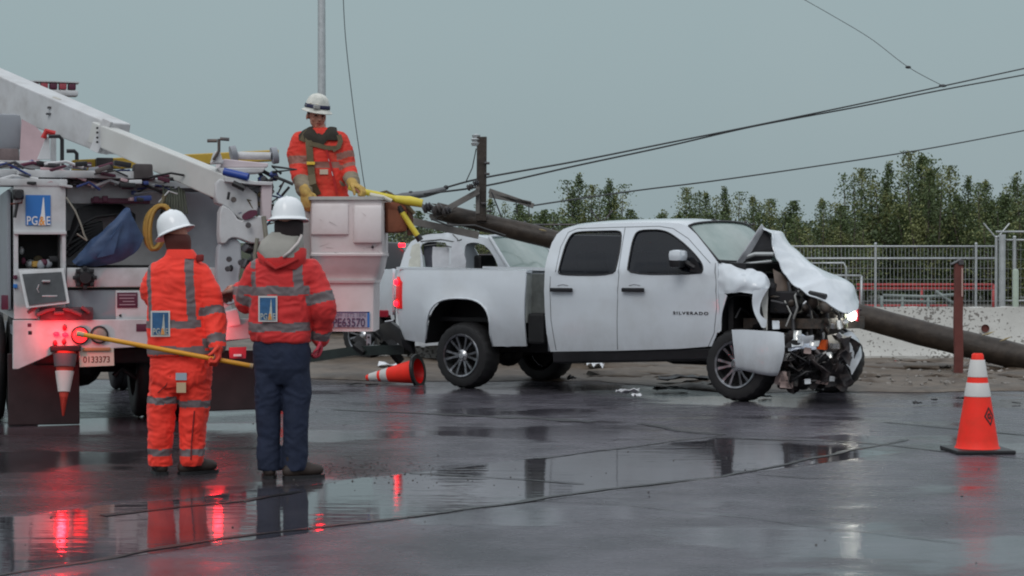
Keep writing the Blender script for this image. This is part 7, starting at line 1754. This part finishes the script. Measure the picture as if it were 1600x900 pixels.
def jc(c, n):
    for a, b, t0, t1, i in ((c1, c2, .60, .90, 2), (c2, c3, .50, 1.2, 3), (d1, d2, .50, .72, 2), (d1, d2, .9, 1.05, 2), (d2, d3, .55, 1.2, 3)):
        t, d = seg_t(c, a, b)
        if t0 < t < t1 and d < .115: return i
    for a, b in ((c1, c2), (c2, c3), (d1, d2), (d2, d3)):
        t, d = seg_t(c, a, b)
        if -.1 < t < 1.1 and d < .098: return 0
    if zC(290) < c.z < zC(283) : return 1 if False else 0
    if zC(264) < c.z < zC(254): return 2
    return 0
paint(jC, [ORANGE3, BAND, mat('sooty_tape', (.30, .13, .10), .6, var=.2), mat('grubby_cuff', (.25, .21, .15), .8, var=.25)], jc)
# hood and collar, harness
mb = MB(); loft(mb, [(Cq(499, 221, .0), .212, .152), (Cq(499, 212, -.01), .192, .152), (Cq(500, 205, .0), .155, .138), (Cq(503, 199, .035), .128, .118)], 26, cap=False)
for v in mb.b.verts:
    if v.co.y < -.03 and abs(v.co.x - Cq(502, 0).x) < .07: v.co.z -= .085 * (1 - abs(v.co.x - Cq(502, 0).x) / .07)
mb.crumple(.008, 6, 3, .004, 16); mb.obj('hood_collar', COLLAR, pC, smooth=True, solid=.016)
def strap(pts, w, name='harness_strap', m=OLIVE, th=.008, Q=Cq, o=jC, off=.008):
    mb = MB(); P3 = []
    for x, y in pts: P3.append(Q(x, y, on_back(x, y, Q, o, -.14) - off))
    rs = []
    for i, p in enumerate(P3):
        d = (P3[min(len(P3) - 1, i + 1)] - P3[max(0, i - 1)]).normalized(); s = d.cross(Vector((0, 1, 0))).normalized() * w / 2; n_ = Vector((0, -th, 0)); rs.append([p + s, p + s + n_, p - s + n_, p - s])
    mb.rings(rs); return mb.obj(name, m, pC, smooth='auto')
strap([(484, 206), (485, 222), (487, 240), (488, 256), (490, 274), (494, 290), (500, 306)], .062)
strap([(531, 212), (534, 222), (531, 231), (522, 236)], .045)
strap([(486, 226), (500, 229), (514, 233), (528, 233)], .040)
strap([(484, 206), (478, 214), (474, 222)], .05)
strap([(513, 236), (517, 250), (521, 266), (525, 284), (529, 304)], .020, 'zip_flap', mat('dark_red_fold', (.42, .02, .02), .8))
strap([(516, 250), (519, 262), (523, 276)], .006, 'zip', STEEL, .010)
mb = MB(); mb.box(Cq(489, 257, on_back(489, 257, Cq, jC) - .022), (.075, .02, .028), bev=.005); mb.obj('harness_buckle', mat('yellow_buckle', (.75, .5, .05), .5), pC)
mb = MB(); mb.box(Cq(509, 270, on_back(509, 270, Cq, jC) - .008), (.075, .006, .045)); mb.obj('chest_label', mat('pale_label', (.55, .45, .35), .6), pC)
mb = MB(); loft(mb, [(Vector((0, 0, 1.0)), .2, .14), (Vector((0, 0, .85)), .2, .14), (Vector((0, 0, .74)), .14, .11)], 20)
for sx_ in (-.1, .1): limb(mb, [(sx_, 0, .84, .11), (sx_, 0, .48, .09), (sx_, 0, .12, .08)])
remesh(mb, 'trousers', .014, ORANGE3, pC, 3, folds(.006, 1.2))
for sx_ in (-.1, .1): boot(pC, Vector((sx_, 0, 0)), R(180))
mb = MB(); hand(mb, Cq(483, 301, -.28), (.10, -.35, -.8), (.3, .8, -.3), 1, .8, 1.3, .0145); limb(mb, [(*Cq(481, 297, -.25), .055), (*Cq(484, 305, -.29), .05)]); remesh(mb, 'glove', .006, GLOVE, pC, 2)
mb = MB(); hand(mb, Cq(553, 289, -.24), (.75, -.3, -.35), (-.1, 0, -1), -1, 1.1, 1.3, .0145); limb(mb, [(*Cq(552, 285, -.2), .05), (*Cq(556, 291, -.25), .046)]); remesh(mb, 'glove', .006, GLOVE, pC, 2)
